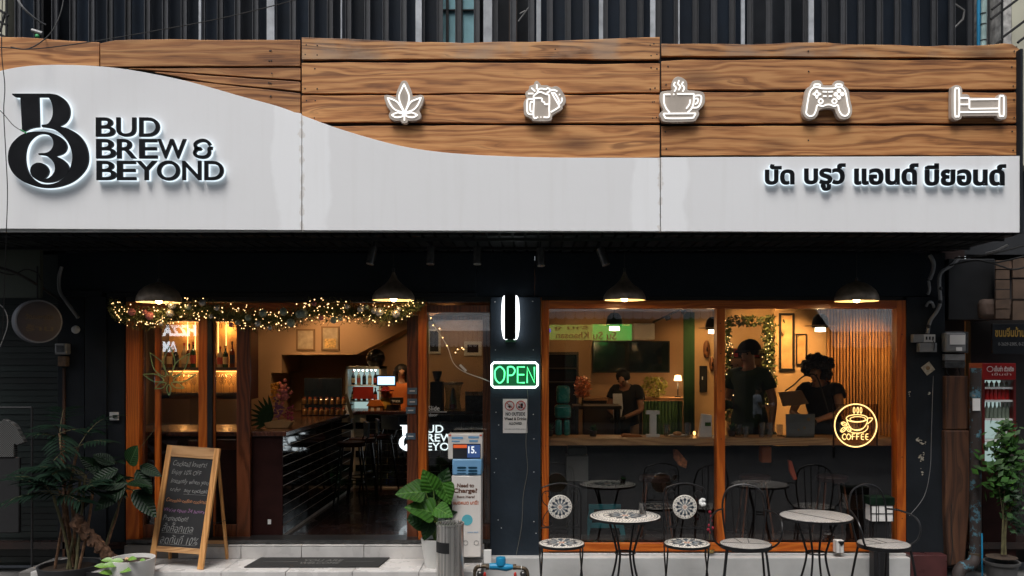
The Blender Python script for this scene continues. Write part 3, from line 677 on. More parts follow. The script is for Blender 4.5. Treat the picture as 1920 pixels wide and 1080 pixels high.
# ------------------------------------------------------------------ raised lettering
def letter_solid(parent, geo, name, Yb, stand=.035, th=.022):
    """geo: (verts in (x,w,z) with w 0..1 ,faces). black face with glowing acrylic body behind"""
    vs, fs = geo
    f = MB().add([(x_, Yb - stand - th + th * w, z_) for x_, w, z_ in vs], fs).build(name, m_sign_black, parent)
    cx = sum(v[0] for v in vs) / len(vs); cz = sum(v[2] for v in vs) / len(vs)
    g = MB().add([(x_, Yb - stand + .0015 + (stand - .004) * w, z_) for x_, w, z_ in vs], fs)
    g.build('glow_edge', m_glow, f)
    return f
def outline_glow(parent, poly, Y, r=.0035):
    MB().tube([(x_, Y, z_) for x_, z_ in poly], r, 6, closed=True).build('glow_edge', m_glow, parent)
def edge_tubes(vs, fs, w_lim=.5):
    """boundary loops of the back cap for halo tubes"""
    back = [f for f in fs if all(vs[i][1] > w_lim for i in f)]
    cnt = {}
    for f in back:
        for i in range(len(f)):
            e = (f[i], f[(i + 1) % len(f)]); k = (min(e), max(e)); cnt.setdefault(k, []).append(e)
    nx = {e[0][0]: e[0][1] for e in cnt.values() if len(e) == 1}
    loops = []
    while nx:
        s_ = next(iter(nx)); lp = [s_]; c = nx.pop(s_)
        while c != s_ and c in nx: lp.append(c); c = nx.pop(c)
        loops.append(lp)
    return loops
def halo(parent, geo, Y, r):
    vs, fs = geo; m = MB()
    for lp in edge_tubes(vs, fs):
        if len(lp) > 2: m.tube([(vs[i][0], Y, vs[i][2]) for i in lp], r, 5, closed=True)
    if m.v: m.build('glow_edge', m_glow, parent)

YL = YP - .0005
lett = thing('sign_lettering', 'three lines of raised black capitals with glowing white edges on the white panel', 'sign lettering', (WX(300, YP), YP, WZ(340, YP)))
glyphs = [('B', 179.5, 215.6, 220, 256), ('U', 217.8, 254.8, 220, 256), ('D', 260.7, 299, 220, 256),
          ('B', 180, 217, 260.5, 297), ('R', 219, 256, 260.5, 297), ('E', 260.7, 294.8, 260.5, 297), ('W', 294.8, 349, 260.5, 297),
          ('B', 180.7, 217.8, 301.5, 337.5), ('E', 219, 254.8, 301.5, 337.5), ('Y', 254.8, 294, 301.5, 337.5), ('O', 294, 337, 301, 338.4), ('N', 341.5, 377, 301.5, 337.5), ('D', 383, 419, 301.5, 337.5)]
YT = YL - .055
for g, x0_, x1_, y0_, y1_ in glyphs:
    vs, fs = text_geo(g, .012, 6)
    xa = min(v[0] for v in vs); xb = max(v[0] for v in vs); ya = min(v[1] for v in vs); yb = max(v[1] for v in vs)
    X0, X1, Z0, Z1 = WX(x0_, YT), WX(x1_, YT), WZ(y1_, YT), WZ(y0_, YT)
    geo = ([(X0 + (X1 - X0) * (x_ - xa) / (xb - xa), .5 - z_, Z0 + (Z1 - Z0) * (y_ - ya) / (yb - ya)) for x_, y_, z_ in vs], fs)
    f = letter_solid(lett, geo, 'letter', YL); halo(f, geo, YL - .012, .0042)
# ampersand drawn as strokes
def ribbon(pts, w):
    P = [Vector(p[:2]) for p in pts]; L_, R_ = [], []
    for i, p in enumerate(P):
        t = (P[min(i + 1, len(P) - 1)] - P[max(i - 1, 0)]).normalized(); n_ = Vector((-t.y, t.x))
        L_.append(p + n_ * w / 2); R_.append(p - n_ * w / 2)
    return [tuple(q) for q in L_ + R_[::-1]]
def px_geo(poly, Y): 
    m = MB().prism([(WX(a, Y), WZ(b, Y)) for a, b in poly], 0, 1)
    return (m.v, m.f)
amp = smoothpoly([(394, 272), (388, 265), (378, 263), (368, 267), (365.5, 272), (369, 277), (376, 279), (369, 280), (364.5, 286), (368, 292), (378, 294.5), (387, 293), (392, 287), (392, 278), (398, 278)], closed=False, n=5)
gg = px_geo(ribbon(amp, 6.0), YT); f = letter_solid(lett, gg, 'letter', YL); halo(f, gg, YL - .012, .0052)

emb = thing('sign_emblem', 'large black interlocking letter emblem with glowing outline left of the raised capitals', 'sign emblem', (WX(90, YP), YP, WZ(350, YP)))
ez = [(118, 80, 1), (480, 80, 1), (560, 95), (630, 145), (668, 215), (670, 290), (640, 350), (600, 382), (565, 393, 1), (660, 418), (760, 480), (825, 570), (852, 680), (838, 780), (780, 865), (690, 935), (570, 978), (450, 990), (330, 972), (210, 920), (125, 845), (82, 750), (80, 655), (110, 570), (175, 500), (240, 462), (310, 448), (400, 445), (480, 455), (560, 485), (622, 535), (645, 590), (628, 640), (590, 668), (540, 683, 1), (600, 712), (650, 760), (665, 805), (648, 855), (605, 895), (550, 922), (490, 937), (420, 936), (360, 915), (310, 875), (290, 825), (305, 780), (340, 752), (385, 746), (430, 762), (463, 800), (470, 840), (448, 882), (408, 908, 1), (470, 892), (512, 855), (530, 810), (522, 755), (490, 712), (440, 680), (372, 670, 1), (370, 655, 1), (450, 648), (495, 618), (514, 570), (505, 515), (470, 482), (415, 468), (360, 478), (310, 512), (268, 570), (246, 650), (246, 740), (268, 825), (315, 895), (375, 938), (440, 955), (520, 946), (600, 908), (658, 840), (690, 750), (695, 660), (665, 565), (600, 480), (510, 422), (405, 402, 1), (400, 380, 1), (460, 370), (495, 325), (510, 265), (505, 195), (488, 145), (465, 114, 1), (372, 114, 1), (380, 402, 1), (330, 408), (280, 422), (238, 444), (214, 440, 1), (197, 116, 1), (148, 114, 1), (118, 92, 1)]
def embl(fn): # emblem polygon in photo px
    return smoothpoly([(*fn(p[0], p[1]), *p[2:]) for p in ez], n=4)
ep = embl(lambda x_, y_: (x_ / 5.145, 160 + y_ / 5.145))
gg = px_geo(ep, YT); f = letter_solid(emb, gg, 'emblem_face', YL); halo(f, gg, YL - .012, .0048)

thai = thing('thai_lettering', 'small raised dark letters with glowing edges at the white panel\'s right end', 'sign lettering', (WX(1660, YP), YP, WZ(357, YP)))
YT2 = YL - .045
for word, x0_, x1_, y0_, y1_ in (('\u0e1a\u0e31\u0e14', 1434.8, 1490, 307.5, 346), ('\u0e1a\u0e23\u0e39\u0e27\u0e4c', 1508.5, 1586, 306, 357.5), ('\u0e41\u0e2d\u0e19\u0e14\u0e4c', 1602.5, 1722.5, 306, 346.5), ('\u0e1a\u0e35\u0e22\u0e2d\u0e19\u0e14\u0e4c', 1735, 1887, 306, 348)):
    vs, fs = text_geo(word, .035, 4)
    xa = min(v[0] for v in vs); xb = max(v[0] for v in vs); ya = min(v[1] for v in vs); yb = max(v[1] for v in vs)
    X0, X1, Z0, Z1 = WX(x0_, YT2), WX(x1_, YT2), WZ(y1_, YT2), WZ(y0_, YT2)
    for iv, if_ in islands(vs, fs):
        geo = ([(X0 + (X1 - X0) * (x_ - xa) / (xb - xa), .5 - z_, Z0 + (Z1 - Z0) * (y_ - ya) / (yb - ya)) for x_, y_, z_ in iv], if_)
        f = letter_solid(thai, geo, 'letter', YL, .028, .016); halo(f, geo, YL - .010, .0035)

# ------------------------------------------------------------------ light-up icon signs
YI = YF - .062
def icon(name, label, sc_, ox, oy, body, lines, extra=()):
    fn = lambda p: (ox + p[0] / sc_, oy + p[1] / sc_)
    bp_ = smoothpoly([(*fn(p), *p[2:]) for p in body], n=5)
    xs_ = [q[0] for q in bp_]; ys_ = [q[1] for q in bp_]
    t = thing(name, label, 'light sign', (WX(sum(xs_) / len(xs_), YI), YF, WZ(max(ys_), YI)), 'light-up icon signs')
    MB().prism([(WX(a, YI), WZ(b, YI)) for a, b in bp_], YI, YI + .052).build('backing', m_acrylic, t, bevel=.002)
    for ln in lines:
        closed = ln[0] == 'c'; pts = ln[1:] if isinstance(ln[0], str) else ln
        rr_ = .0062
        q = smoothpoly([(*fn(p), *p[2:]) for p in pts], closed=closed, n=4) if len(pts) > 2 else [fn(p) for p in pts]
        MB().tube([(WX(a, YI), YI - .004, WZ(b, YI)) for a, b in q], rr_, 6, closed=closed).build('neon_tube', m_tube_white, t)
    return t
icon('leaf_light_sign', 'white glowing leaf light sign, leftmost icon on the planks', 10.8, 710, 140,
     [(515, 120), (570, 140), (620, 230), (665, 340), (690, 450, 1), (760, 425), (870, 410), (920, 470), (890, 600), (820, 730, 1), (860, 820), (830, 900), (700, 935), (600, 930, 1), (570, 980), (520, 990), (470, 975), (440, 930, 1), (330, 935), (230, 890), (205, 810), (240, 740, 1), (170, 640), (120, 500), (115, 430), (170, 410), (280, 435), (345, 465, 1), (370, 340), (420, 220), (465, 140)],
     [['c', (515, 190, 1), (560, 290), (615, 430), (600, 580), (530, 770, 1), (440, 580), (415, 430), (470, 290)],
      ['c', (180, 470, 1), (300, 510), (400, 580), (520, 770, 1), (350, 720), (250, 620)],
      ['c', (860, 465, 1), (740, 510), (640, 570), (530, 770, 1), (690, 720), (790, 620)],
      ['c', (265, 820, 1), (380, 770), (510, 800, 1), (470, 850), (350, 865)],
      ['c', (785, 820, 1), (670, 770), (530, 800, 1), (580, 850), (700, 865)], [(522, 780), (522, 930)]])
icon('beer_light_sign', 'white glowing light sign of two clinking beer mugs with splash marks', 10.8, 970, 140,
     [(400, 125), (460, 180), (480, 215, 1), (600, 215), (690, 250), (780, 230), (860, 270), (930, 370), (985, 500), (960, 600), (920, 640), (900, 710), (720, 820), (700, 900), (640, 940), (340, 940), (280, 890), (150, 820), (130, 700), (130, 560), (190, 470, 1), (160, 370), (230, 300), (250, 230), (330, 200), (350, 150)],
     [[(395, 200), (395, 295)], [(285, 270), (360, 340)], [(215, 385), (325, 385)],
      [(340, 500, 1), (330, 860), (420, 860)], [(470, 862), (485, 862)], [(530, 860), (640, 855), (645, 700), (645, 430), (590, 400), (540, 380), (460, 350), (380, 390), (330, 440), (340, 500)],
      [(340, 480), (490, 480), (500, 540), (545, 560), (560, 600), (635, 600)], [(335, 500), (220, 500), (200, 560), (200, 740), (240, 800), (335, 805)], [(330, 560), (270, 560), (265, 730), (330, 750)],
      [(400, 380), (430, 300), (500, 285), (570, 300), (620, 275), (670, 320), (600, 370)], [(670, 320), (740, 310), (810, 340)], [(690, 360), (770, 500), (840, 620), (840, 660), (680, 760)],
      [(720, 370), (760, 380), (840, 520), (820, 570)], [(850, 400), (862, 412)], [(900, 470), (900, 540), (850, 600)]])
icon('coffee_light_sign', 'white glowing light sign of a steaming coffee cup on its saucer', 10.8, 1225, 140,
     [(500, 40), (600, 70), (680, 150), (690, 310, 1), (870, 330), (1000, 355), (1045, 450), (1030, 600), (910, 730, 1), (930, 800), (880, 890), (790, 950), (250, 960), (160, 890), (120, 800), (200, 720, 1), (140, 560), (135, 400), (190, 340), (380, 320, 1), (370, 180), (420, 80)],
     [[(345, 400), (215, 400, 1), (215, 560), (260, 680), (330, 770)], [(400, 400), (425, 400)], [(480, 392), (820, 392, 1), (815, 560), (770, 690), (690, 770)],
      ['c', (200, 790, 1), (860, 785, 1), (820, 850), (760, 880), (290, 885), (230, 850)], [(830, 430), (960, 430), (960, 560), (900, 660), (790, 670)], [(840, 490), (900, 490), (890, 570), (840, 600)],
      [(745, 510), (730, 600), (665, 690)], [(440, 155), (415, 210), (460, 270), (425, 345)], [(520, 120), (500, 190), (545, 240), (510, 315)], [(605, 150), (580, 200), (625, 270), (595, 345)]])
icon('gamepad_light_sign', 'white glowing game controller light sign fixed on the planks', 10.8, 1490, 140,
     [(450, 115), (530, 130), (580, 215, 1), (780, 215, 1), (810, 140), (900, 118), (990, 150), (1010, 220), (1090, 300), (1120, 480), (1165, 700), (1130, 850), (1020, 905), (900, 880), (840, 780), (800, 700), (680, 680), (560, 700), (500, 720), (460, 830), (380, 900), (270, 900), (180, 830), (160, 700), (200, 480), (240, 290), (330, 220), (360, 140)],
     [['c', (560, 280), (780, 280), (850, 260), (920, 250), (1000, 300), (1040, 420), (1070, 600), (1100, 740), (1050, 830), (960, 820), (900, 730), (870, 620), (800, 640), (720, 610), (640, 610), (560, 640), (460, 620), (430, 720), (380, 820), (300, 840), (235, 790), (240, 700), (270, 500), (310, 340), (380, 265), (450, 255)],
      ['c', (400, 240), (405, 200), (500, 200), (505, 240)], ['c', (835, 240), (840, 200), (940, 200), (945, 240)],
      ['c', (445, 320), (470, 370), (525, 395), (470, 420), (445, 480), (420, 420), (370, 395), (420, 370)],
      ['c', (525, 490), (570, 540), (525, 590), (480, 540)], ['c', (800, 490), (850, 540), (800, 590), (755, 540)],
      ['c', (895, 300), (925, 330), (895, 360), (865, 330)], ['c', (830, 370), (860, 400), (830, 430), (800, 400)], ['c', (960, 365), (990, 395), (960, 425), (930, 395)], ['c', (890, 435), (920, 465), (890, 495), (860, 465)],
      [(565, 345), (650, 350)], [(680, 350), (770, 345)], [(575, 437), (640, 437)], [(690, 437), (750, 437)]])
icon('bed_light_sign', 'white glowing bed light sign, rightmost icon on the planks', 12, 1765, 150,
     [(340, 115), (430, 140), (470, 220), (470, 320, 1), (590, 325), (650, 390, 1), (1260, 400, 1), (1290, 330), (1370, 310), (1450, 350), (1475, 430), (1475, 800), (1420, 880), (1300, 880), (1240, 805, 1), (465, 815, 1), (440, 880), (340, 905), (250, 860), (225, 780), (230, 220), (260, 145)],
     [['c', (305, 240), (350, 195), (395, 240), (395, 780), (350, 815), (305, 780)], ['c', (1305, 400), (1355, 365), (1400, 400), (1400, 780), (1355, 810), (1305, 780)],
      [(405, 410), (590, 410), (625, 450), (625, 640)], [(405, 550), (610, 550)], [(640, 440), (1290, 430)], [(640, 650), (1290, 640)], [(405, 725), (1300, 715)]])

# ================================================================== ROOM SHELLS
ZF = .27
XL0, XM, XR0 = -5.6, -.25, 5.6
bx(XL0, XR0, .0, 6.4, .20, ZF).build('floor', m_intfloor, kind='structure')
bx(XL0, XR0, .21, 6.4, 3.02, 3.1).build('ceiling', m_intceil, kind='structure')
bx(XL0 - .1, XL0, .2, 6.5, ZF, 3.02).build('side_wall', m_beige, kind='structure')
bx(XR0, XR0 + .1, .2, 6.5, ZF, 3.02).build('side_wall', m_beige, kind='structure')
bx(XM - .06, XM + .06, .225, 6.4, ZF, 3.015).build('partition_wall', m_beige, kind='structure')
bx(XL0, XM - .06, 6.3, 6.4, ZF, 3.015).build('back_wall', m_beige, kind='structure')
# stair soffit wall with its diagonal underside
Yb = 5.2
P_ = lambda px, py: (WX(px, Yb), WZ(py, Yb))
MB().prism([P_(300, 540), P_(930, 540), P_(930, 560), P_(815, 590), P_(668, 665), P_(528, 665), P_(528, 699), P_(508, 699), P_(508, 870), P_(300, 870)], Yb, 6.29).build('stair_wall', m_beige, kind='structure')
pbx(700, 930, 598, 900, Yb + .6, Yb + .7).build('recess_wall', m_beige, kind='structure')
# right room back walls
bx(XM + .06, 3.6, 4.7, 4.8, ZF, 3.015).build('back_wall', m_beige, kind='structure')
Yw = 3.6
pbx(1297, 1362, 540, 900, Yw, Yw + .1).build('wall', m_tan, kind='structure')
pbx(1362.5, 1452, 560, 653, Yw, Yw + .1).build('wall', m_tan, kind='structure')
pbx(1452.5, 1560, 540, 900, Yw - .4, Yw - .3).build('wall', m_tan, kind='structure')
bx(2.6, XR0, 5.2, 5.3, ZF, 3.015).build('back_wall', m_darkwall, kind='structure')

# ================================================================== SHOP FRONT JOINERY
# left entrance
Yd = -.02
def part(b, name, mt, parent=bld, bevel=.003, **k): return b.build(name, mt, parent, bevel=bevel, **k)
part(pbx(236, 261, 566, 1012, Yd, .12), 'door_post', m_frame)
part(pbx(784, 800, 566, 1012, Yd - .01, .12), 'door_post', m_frame)
part(pbx(261.5, 783.5, 568, 590, Yd, .12), 'top_rail', m_frame_h)
part(pbx(800.5, 918.5, 572, 585, Yd, .12), 'top_rail', m_darkframe)
part(pbx(800.5, 918.5, 985, 1012, Yd, .12), 'bottom_rail', m_darkframe)
part(pbx(236, 918.5, 1012.5, 1019, -.06, .19), 'threshold', m_steel_dark, bevel=0)
part(pbx(236, 918.5, 557, 565.5, .02, .19), 'lintel', m_black, bevel=0)
pn = pbx(801, 918, 585.5, 984.5, .04, .046).build('pane', m_glass, bld)
text_px(MB(), 'Slide', 803, 824, 761, 770, .036, .001).build('door_lettering', m_white, pn)
text_px(MB(), 'door', 804, 820, 775, 781, .036, .001).build('door_lettering', m_white, pn)
MB().box(WX(801, .036), WX(838, .036), .036, .037, WZ(772.8, .036), WZ(772, .036)).build('door_lettering', m_white, pn)

def sliding(label, y, stiles, panes, rails, px0, px1, q0=592, q1=1010):
    t = thing('sliding_door', label, 'door', (WX((px0 + px1) / 2, y), y, .262), 'sliding doors of the left entrance')
    for a, b, mt in stiles: pbx(a, b, q0, q1, y, y + .045).build('stile', mt, t, bevel=.003)
    for a, b, c, d, mt in rails: pbx(a, b, c, d, y + .001, y + .044).build('rail', mt, t, bevel=.003)
    for a, b in panes: pbx(a, b, 600, 986, y + .02, y + .026).build('pane', m_glass, t)
    return t
d1 = sliding('left sliding glass door with a pale inner stile, behind the chalkboard easel', .05, [(262, 270, m_darkframe), (290, 299.5, m_frame), (372, 388, m_frame), (388.5, 397, m_black)], [(270.5, 289.5), (300, 371.5)], [(270.5, 289.5, 984, 1010, m_darkframe), (300, 371.5, 984, 1010, m_darkframe), (270.5, 289.5, 592, 600, m_darkframe), (300, 371.5, 592, 600, m_darkframe)], 262, 397)
d2 = sliding('sliding glass door with a wide dark red stile beside the open doorway, left of the bar', .10, [(397.5, 402, m_frame), (443.5, 468.5, m_darkframe)], [(402.5, 443)], [(402.5, 443, 984, 1010, m_darkframe), (402.5, 443, 592, 600, m_darkframe)], 397, 468)
d3 = sliding('sliding door pushed open behind the right door post, four small stickers on its dark stile', .10, [(763, 783.5, m_darkframe), (905, 925, m_darkframe)], [(784, 904.5)], [(784, 904.5, 984, 1010, m_darkframe), (784, 904.5, 592, 600, m_darkframe)], 763, 925)
m_stick = mat('blue_grey_sticker', (.10, .16, .22), r=.4)
for i, y_ in enumerate((733, 753.5, 769.5, 818)):
    x0_ = 761 if i > 1 else 764
    s_ = pbx(x0_, x0_ + 18, y_ - 6, y_ + 6, .092, .0985).build('sticker', m_stick, d3)
    text_px(MB(), ('PUSH', 'PULL', 'PAYMENT', 'WIFI')[i] if False else '\u2014', x0_ + 4, x0_ + 14, y_ - 1, y_ + 1, .0905, .001).build('sticker_print', m_white, s_)

# right shop window
win = []
part(pbx(1016, 1029, 563, 1035, Yd, .12), 'window_post', m_frame)
part(pbx(1682, 1699, 563, 1035, Yd, .12), 'window_post', m_frame)
part(pbx(1344, 1359.5, 578.5, 1017.5, Yd, .12), 'window_post', m_frame)
part(pbx(1029.5, 1681.5, 563, 578, Yd, .12), 'window_rail', m_frame_h)
part(pbx(1029.5, 1681.5, 1018, 1034, Yd - .01, .12), 'window_rail', m_frame_h)
for a, b in ((1030, 1343.5), (1360, 1681.5)):
    pbx(a, b, 578.5, 1017.5, .04, .046).build('window_pane', m_glass, bld)
part(pbx(1015.5, 1746, 556.5, 562.5, .02, .19), 'lintel', m_black, bevel=0)
nh = MB()
for px, ys in ((1022, (836, 925, 980)), (1351, (606, 663, 733, 823, 960)), (1690, (627, 857, 960, 972))):
    for y_ in ys: nh.sphere(W(px + random.uniform(-2, 2), y_, Yd - .001), .006, 8, 4, (1, .4, 1))
nh.build('plug_hole', m_ink, bld)
# window counter shelf
bx(WX(1030, .6), WX(1681, .6), .60, .62, ZF + .001, WZ(836, .6)).build('under_counter_dark_sheet', mat('under_counter_shade', (.010, .005, .004), r=.9, var=.5, spec=.05), bld)  # added dark sheet, stands in for the darkness under the counter
cs_ = part(MB().box(WX(1030, .13), WX(1681, .13), .13, .56, WZ(835, .13), WZ(822, .13)), 'counter_shelf', m_counter)
ZC = WZ(822, .13)
def uc(b, name, label, cat, mt, bevel=.004, **k): return b.build(name, mt, None, label, cat, bevel=bevel, **k)
m_orcl = mat('orange_vinyl', (.55, .13, .02), r=.45)
uc(pbx(1428, 1447, 838, 868, .30, .42), 'orange_bag', 'small orange bag hanging under the window counter right of the mullion', 'bag', m_orcl, .012)
sca = MB(); sca.prism([(WX(1477, .3), WZ(862, .3)), (WX(1484, .3), WZ(864, .3)), (WX(1494, .3), WZ(898, .3)), (WX(1488, .3), WZ(900, .3)), (WX(1480, .3), WZ(884, .3))], .28, .32)
uc(sca, 'red_scarf', 'narrow red orange scarf hanging under the counter behind the plain table', 'scarf', mat('red_orange_cloth', (.50, .07, .02), r=.8), .006)
sca = MB(); sca.prism([(WX(1262, .3), WZ(842, .3)), (WX(1270, .3), WZ(843, .3)), (WX(1288, .3), WZ(864, .3)), (WX(1286, .3), WZ(878, .3)), (WX(1272, .3), WZ(872, .3)), (WX(1262, .3), WZ(858, .3))], .27, .31)
uc(sca, 'patterned_scarf', 'orange patterned scarf under the counter above the mosaic chair with the white flower', 'scarf', mat('orange_pattern_cloth', (.42, .13, .04), r=.8, var=.8, sc=30), .008)
apc = thing('counter_appliance', 'grey square appliance with a black hood under the left end of the counter', 'appliance', (WX(1083, .3), .3, ZF))
pbx(1062, 1103, 855, 903, .28, .52).build('appliance_body', mat('dull_grey_metal', (.10, .095, .09), r=.4), apc, bevel=.006); pbx(1064, 1101, 838, 854, .27, .5).build('hood', m_black, apc, bevel=.02); bx(WX(1064, .3), WX(1101, .3), .3, .5, ZF + .001, WZ(903.5, .3)).build('stand', m_black, apc)
tls = thing('teal_stand', 'teal painted folding stand under the counter behind the patterned table', 'stand', (WX(1125, .3), .3, ZF))
m_tls = mat('teal_paint', (.02, .16, .19), r=.5)
for a_, b_ in (((1110, 952), (1098, 1012)), ((1158, 952), (1170, 1012)), ((1104, 950), (1164, 950)), ((1106, 985), (1162, 985))): MB().bar(W(*a_, .34), W(*b_, .34), .05, .03, up=(0, 1, 0)).build('stand_bar', m_tls, tls)
for px_, lb in ((1228, 'dark red stool under the counter behind the mosaic chair with the flower'), (1560, 'dark red stool under the counter behind the plain table, right'), (1415, 'dark red stool under the counter just right of the mullion')):
    us = thing('counter_stool', lb, 'stool', (WX(px_, .35), .35, ZF), 'stools under the window counter')
    MB().lathe([(0, .56), (.16, .56), (.165, .60), (.15, .62), (0, .625)], (WX(px_, .35), .35, ZF), 20).build('seat', m_darkred, us)
    for sx_ in (-1, 1):
        for sy_ in (-1, 1): MB().tube([(WX(px_, .35) + sx_ * .09, .35 + sy_ * .08, ZF + .56), (WX(px_, .35) + sx_ * .16, .35 + sy_ * .14, ZF)], .010, 6).build('leg', m_darkframe, us)

# ================================================================== BAR
YF0 = .18
ZB = WZ(809, YF0)
bar = thing('bar_counter', 'U shaped bar clad in glossy black tiles under a dark red wood top', 'bar counter', (-3.2, YF0, ZF))
XB = WX(529, YF0)
bx(-5.2, XB - .02, YF0 + .0205, 1.05, ZF, ZB - .05).build('carcass', m_darkred, bar)
bx(-5.2, XB + .0032, YF0, YF0 + .02, ZF, ZB - .05).build('end_panel', m_darkred, bar)
bx(-3.4, XB - .0, 1.055, 3.55, ZF, ZB - .05).build('carcass', m_blackgrout, bar)
bx(XB - .0195, XB, YF0 + .0205, 1.05, ZF, ZB - .05).build('carcass', m_blackgrout, bar)
YBK = 3.55
bx(-3.4, -.33, YBK + .004, 4.15, ZF, ZB - .05).build('carcass', m_blackgrout, bar)
bx(-5.2, XB + .05, YF0 - .03, 1.08, ZB - .045, ZB).build('bar_top', m_bartop, bar, bevel=.004)
bx(-3.45, XB + .05, 1.0805, YBK - .04, ZB - .045, ZB - .0005).build('bar_top', m_bartop, bar, bevel=.004)
bx(-3.45, -.33, YBK - .0395, 4.2, ZB - .045, ZB).build('bar_top', m_bartop, bar, bevel=.004)
# tiles on the side facing the aisle
TW, TH, G = .30, .10, .007
tl = bx(0, .0022, G / 2, TW - G / 2, G / 2, TH - G / 2).mesh('tile', m_blacktile)
tl2 = bx(0, .0022, G / 2, TW / 2 - G / 2, G / 2, TH - G / 2).mesh('tile', m_blacktile)
rows = int((ZB - .05 - ZF - .03) / TH)
for r_ in range(rows):
    y = YF0 + .021; z = ZF + .03 + r_ * TH
    if r_ % 2: inst(bar, tl2, 'tile', Matrix.Translation((XB, y, z))); y += TW / 2
    while y + TW < YBK + .02:
        inst(bar, tl, 'tile', Matrix.Translation((XB, y, z))); y += TW
tf = bx(G / 2, TW - G / 2, -.0022, 0, G / 2, TH - G / 2).mesh('tile', m_blacktile)
for r_ in range(rows):
    x = XB + .02 + (TW / 2 if r_ % 2 else 0); z = ZF + .03 + r_ * TH
    while x + TW < -.32:
        inst(bar, tf, 'tile', Matrix.Translation((x, YBK, z))); x += TW
pbx(502, 508, 974, 983, YF0 - .005, YF0).build('socket', m_white, bar)

# lit lettering on the back bar front
Yn = YBK - .018
bs_ = thing('bar_lit_sign', 'white glowing emblem and lettering on the tiled bar front inside the doorway', 'lit sign', (WX(790, Yn), Yn, WZ(846, Yn)))
ml = emis('bar_sign_light', (.85, .95, 1.0), 1.6)
e2 = embl(lambda x_, y_: (748 + (x_ - 78) / 775 * 40, 797 + (y_ - 78) / 912 * 49))
MB().prism([(WX(a, Yn), WZ(b, Yn)) for a, b in e2], Yn, Yn + .012).build('emblem', ml, bs_)
for i, s_ in enumerate(('BUD', 'BREW', 'BEYOND')):
    w_ = (43, 62, 88)[i]
    text_px(MB(), s_, 788, 788 + w_, 797 + i * 16.6, 811.5 + i * 16.6, Yn, .012, bold=.008).build('lettering', ml, bs_)

# bar stools
def stool():
    t = thing('bar_stool', '', 'bar stool', (0, 0, 0), 'bar stools along the tiled bar')
    MB().lathe([(0, .74), (.17, .745), (.185, .765), (.17, .80), (0, .81)], n=20).build('seat', m_darkred, t)
    q = MB()
    for i in range(9):
        pass
    MB().prism([(-.17, .86), (.17, .86), (.18, 1.04), (-.18, 1.04)], -.012, .012).build('backrest', mat('blue_reflection_leather', (.10, .14, .19), r=.3), t).location = (0, .19, 0)  # backrest colour holds a blue grey reflection
    for sx in (-1, 1): MB().tube([(sx * .13, .13, .75), (sx * .14, .20, .9)], .010).build('back_support', m_blackmetal, t)
    for sx in (-1, 1):
        for sy in (-1, 1): MB().tube([(sx * .11, sy * .11, .75), (sx * .19, sy * .19, 0)], .012).build('leg', m_blackmetal, t)
    MB().tube([(.165 * cos(a), .165 * sin(a), .3) for a in [2 * pi * i / 20 for i in range(20)]], .009, 6, closed=True).build('foot_ring', m_blackmetal, t)
    return t
s0 = stool(); s0.location = (-2.32, 2.05, ZF); s0.rotation_euler = (0, 0, R(-70)); s0['label'] = 'dark bar stool at the tiled bar, nearest the doorway'
copy_tree(s0, (-2.28, 2.55, ZF), R(-75), 'bar stool with blue grey back, middle one along the tiled bar')
copy_tree(s0, (-2.15, 3.0, ZF), R(-40), 'bar stool with blue grey back, closest to the lit bar lettering')

# ------------------------------------------------------------------ shelving, bottles, glasses at far left
Ys = 3.1
sh = thing('bottle_shelf', 'amber lit wall shelving with bottles above and stemmed glasses below, seen through the left doors', 'shelf', (WX(380, Ys), Ys + .3, WZ(745, Ys)))
pbx(296, 474, 560, 748, Ys + .3, Ys + .34).build('back_panel', mat('amber_lit_panel', (.55, .32, .12), r=.6, var=.15), sh)
for y0_, y1_ in ((689, 694), (737, 741), (598, 602)): pbx(300, 446, y0_, y1_, Ys, Ys + .295).build('shelf_board', m_darkwall, sh)
pbx(446.5, 470, 560, 748, Ys - .02, Ys + .295).build('side_panel', mat('red_brown_panel', (.25, .05, .015), r=.4), sh)
pbx(296, 299.5, 560, 748, Ys, Ys + .295).build('side_panel', m_darkwall, sh)
ls = MB()
for px in (352, 366, 409, 424): ls.tube([W(px, 604, Ys + .285), W(px, 688, Ys + .285)], .004, 6)
ls.tube([W(300, 603.5, Ys + .28), W(445, 603.5, Ys + .28)], .003, 6); ls.tube([W(300, 696.5, Ys + .28), W(445, 696.5, Ys + .28)], .003, 6)
ls.build('light_strip', emis('amber_strip', (1, .50, .15), 5), sh)
mb_ = [mat('amber_bottle', (.16, .05, .01), r=.1, coat=1), mat('dark_bottle', (.015, .012, .01), r=.08, coat=1), mat('green_bottle', (.02, .06, .02), r=.1, coat=1), mat('clear_bottle', (.35, .28, .18), r=.1, coat=1)]
ml_ = [mat('cream_label', (.6, .45, .25), r=.6), mat('red_label', (.4, .05, .03), r=.6), mat('black_label', (.02, .02, .02), r=.6)]
random.seed(21)
def bottle(x, y, z, h, r_, mt, lm, label, group):
    t = thing('bottle', label, 'bottle', (x, y, z), group)
    MB().lathe([(0, 0), (r_, 0), (r_, h * .58), (r_ * .8, h * .66), (r_ * .34, h * .76), (r_ * .32, h * .96), (0, h * .96)], (x, y, z), 10).build('bottle_body', mt, t)
    MB().lathe([(r_ * 1.03, h * .15), (r_ * 1.03, h * .48)], (x, y, z), 10).build('bottle_label', lm, t)
    MB().lathe([(0, h), (r_ * .4, h), (r_ * .4, h * .88)], (x, y, z), 8).build('cap', ml_[random.randrange(3)], t)
zt = WZ(689, Ys)
px = 304
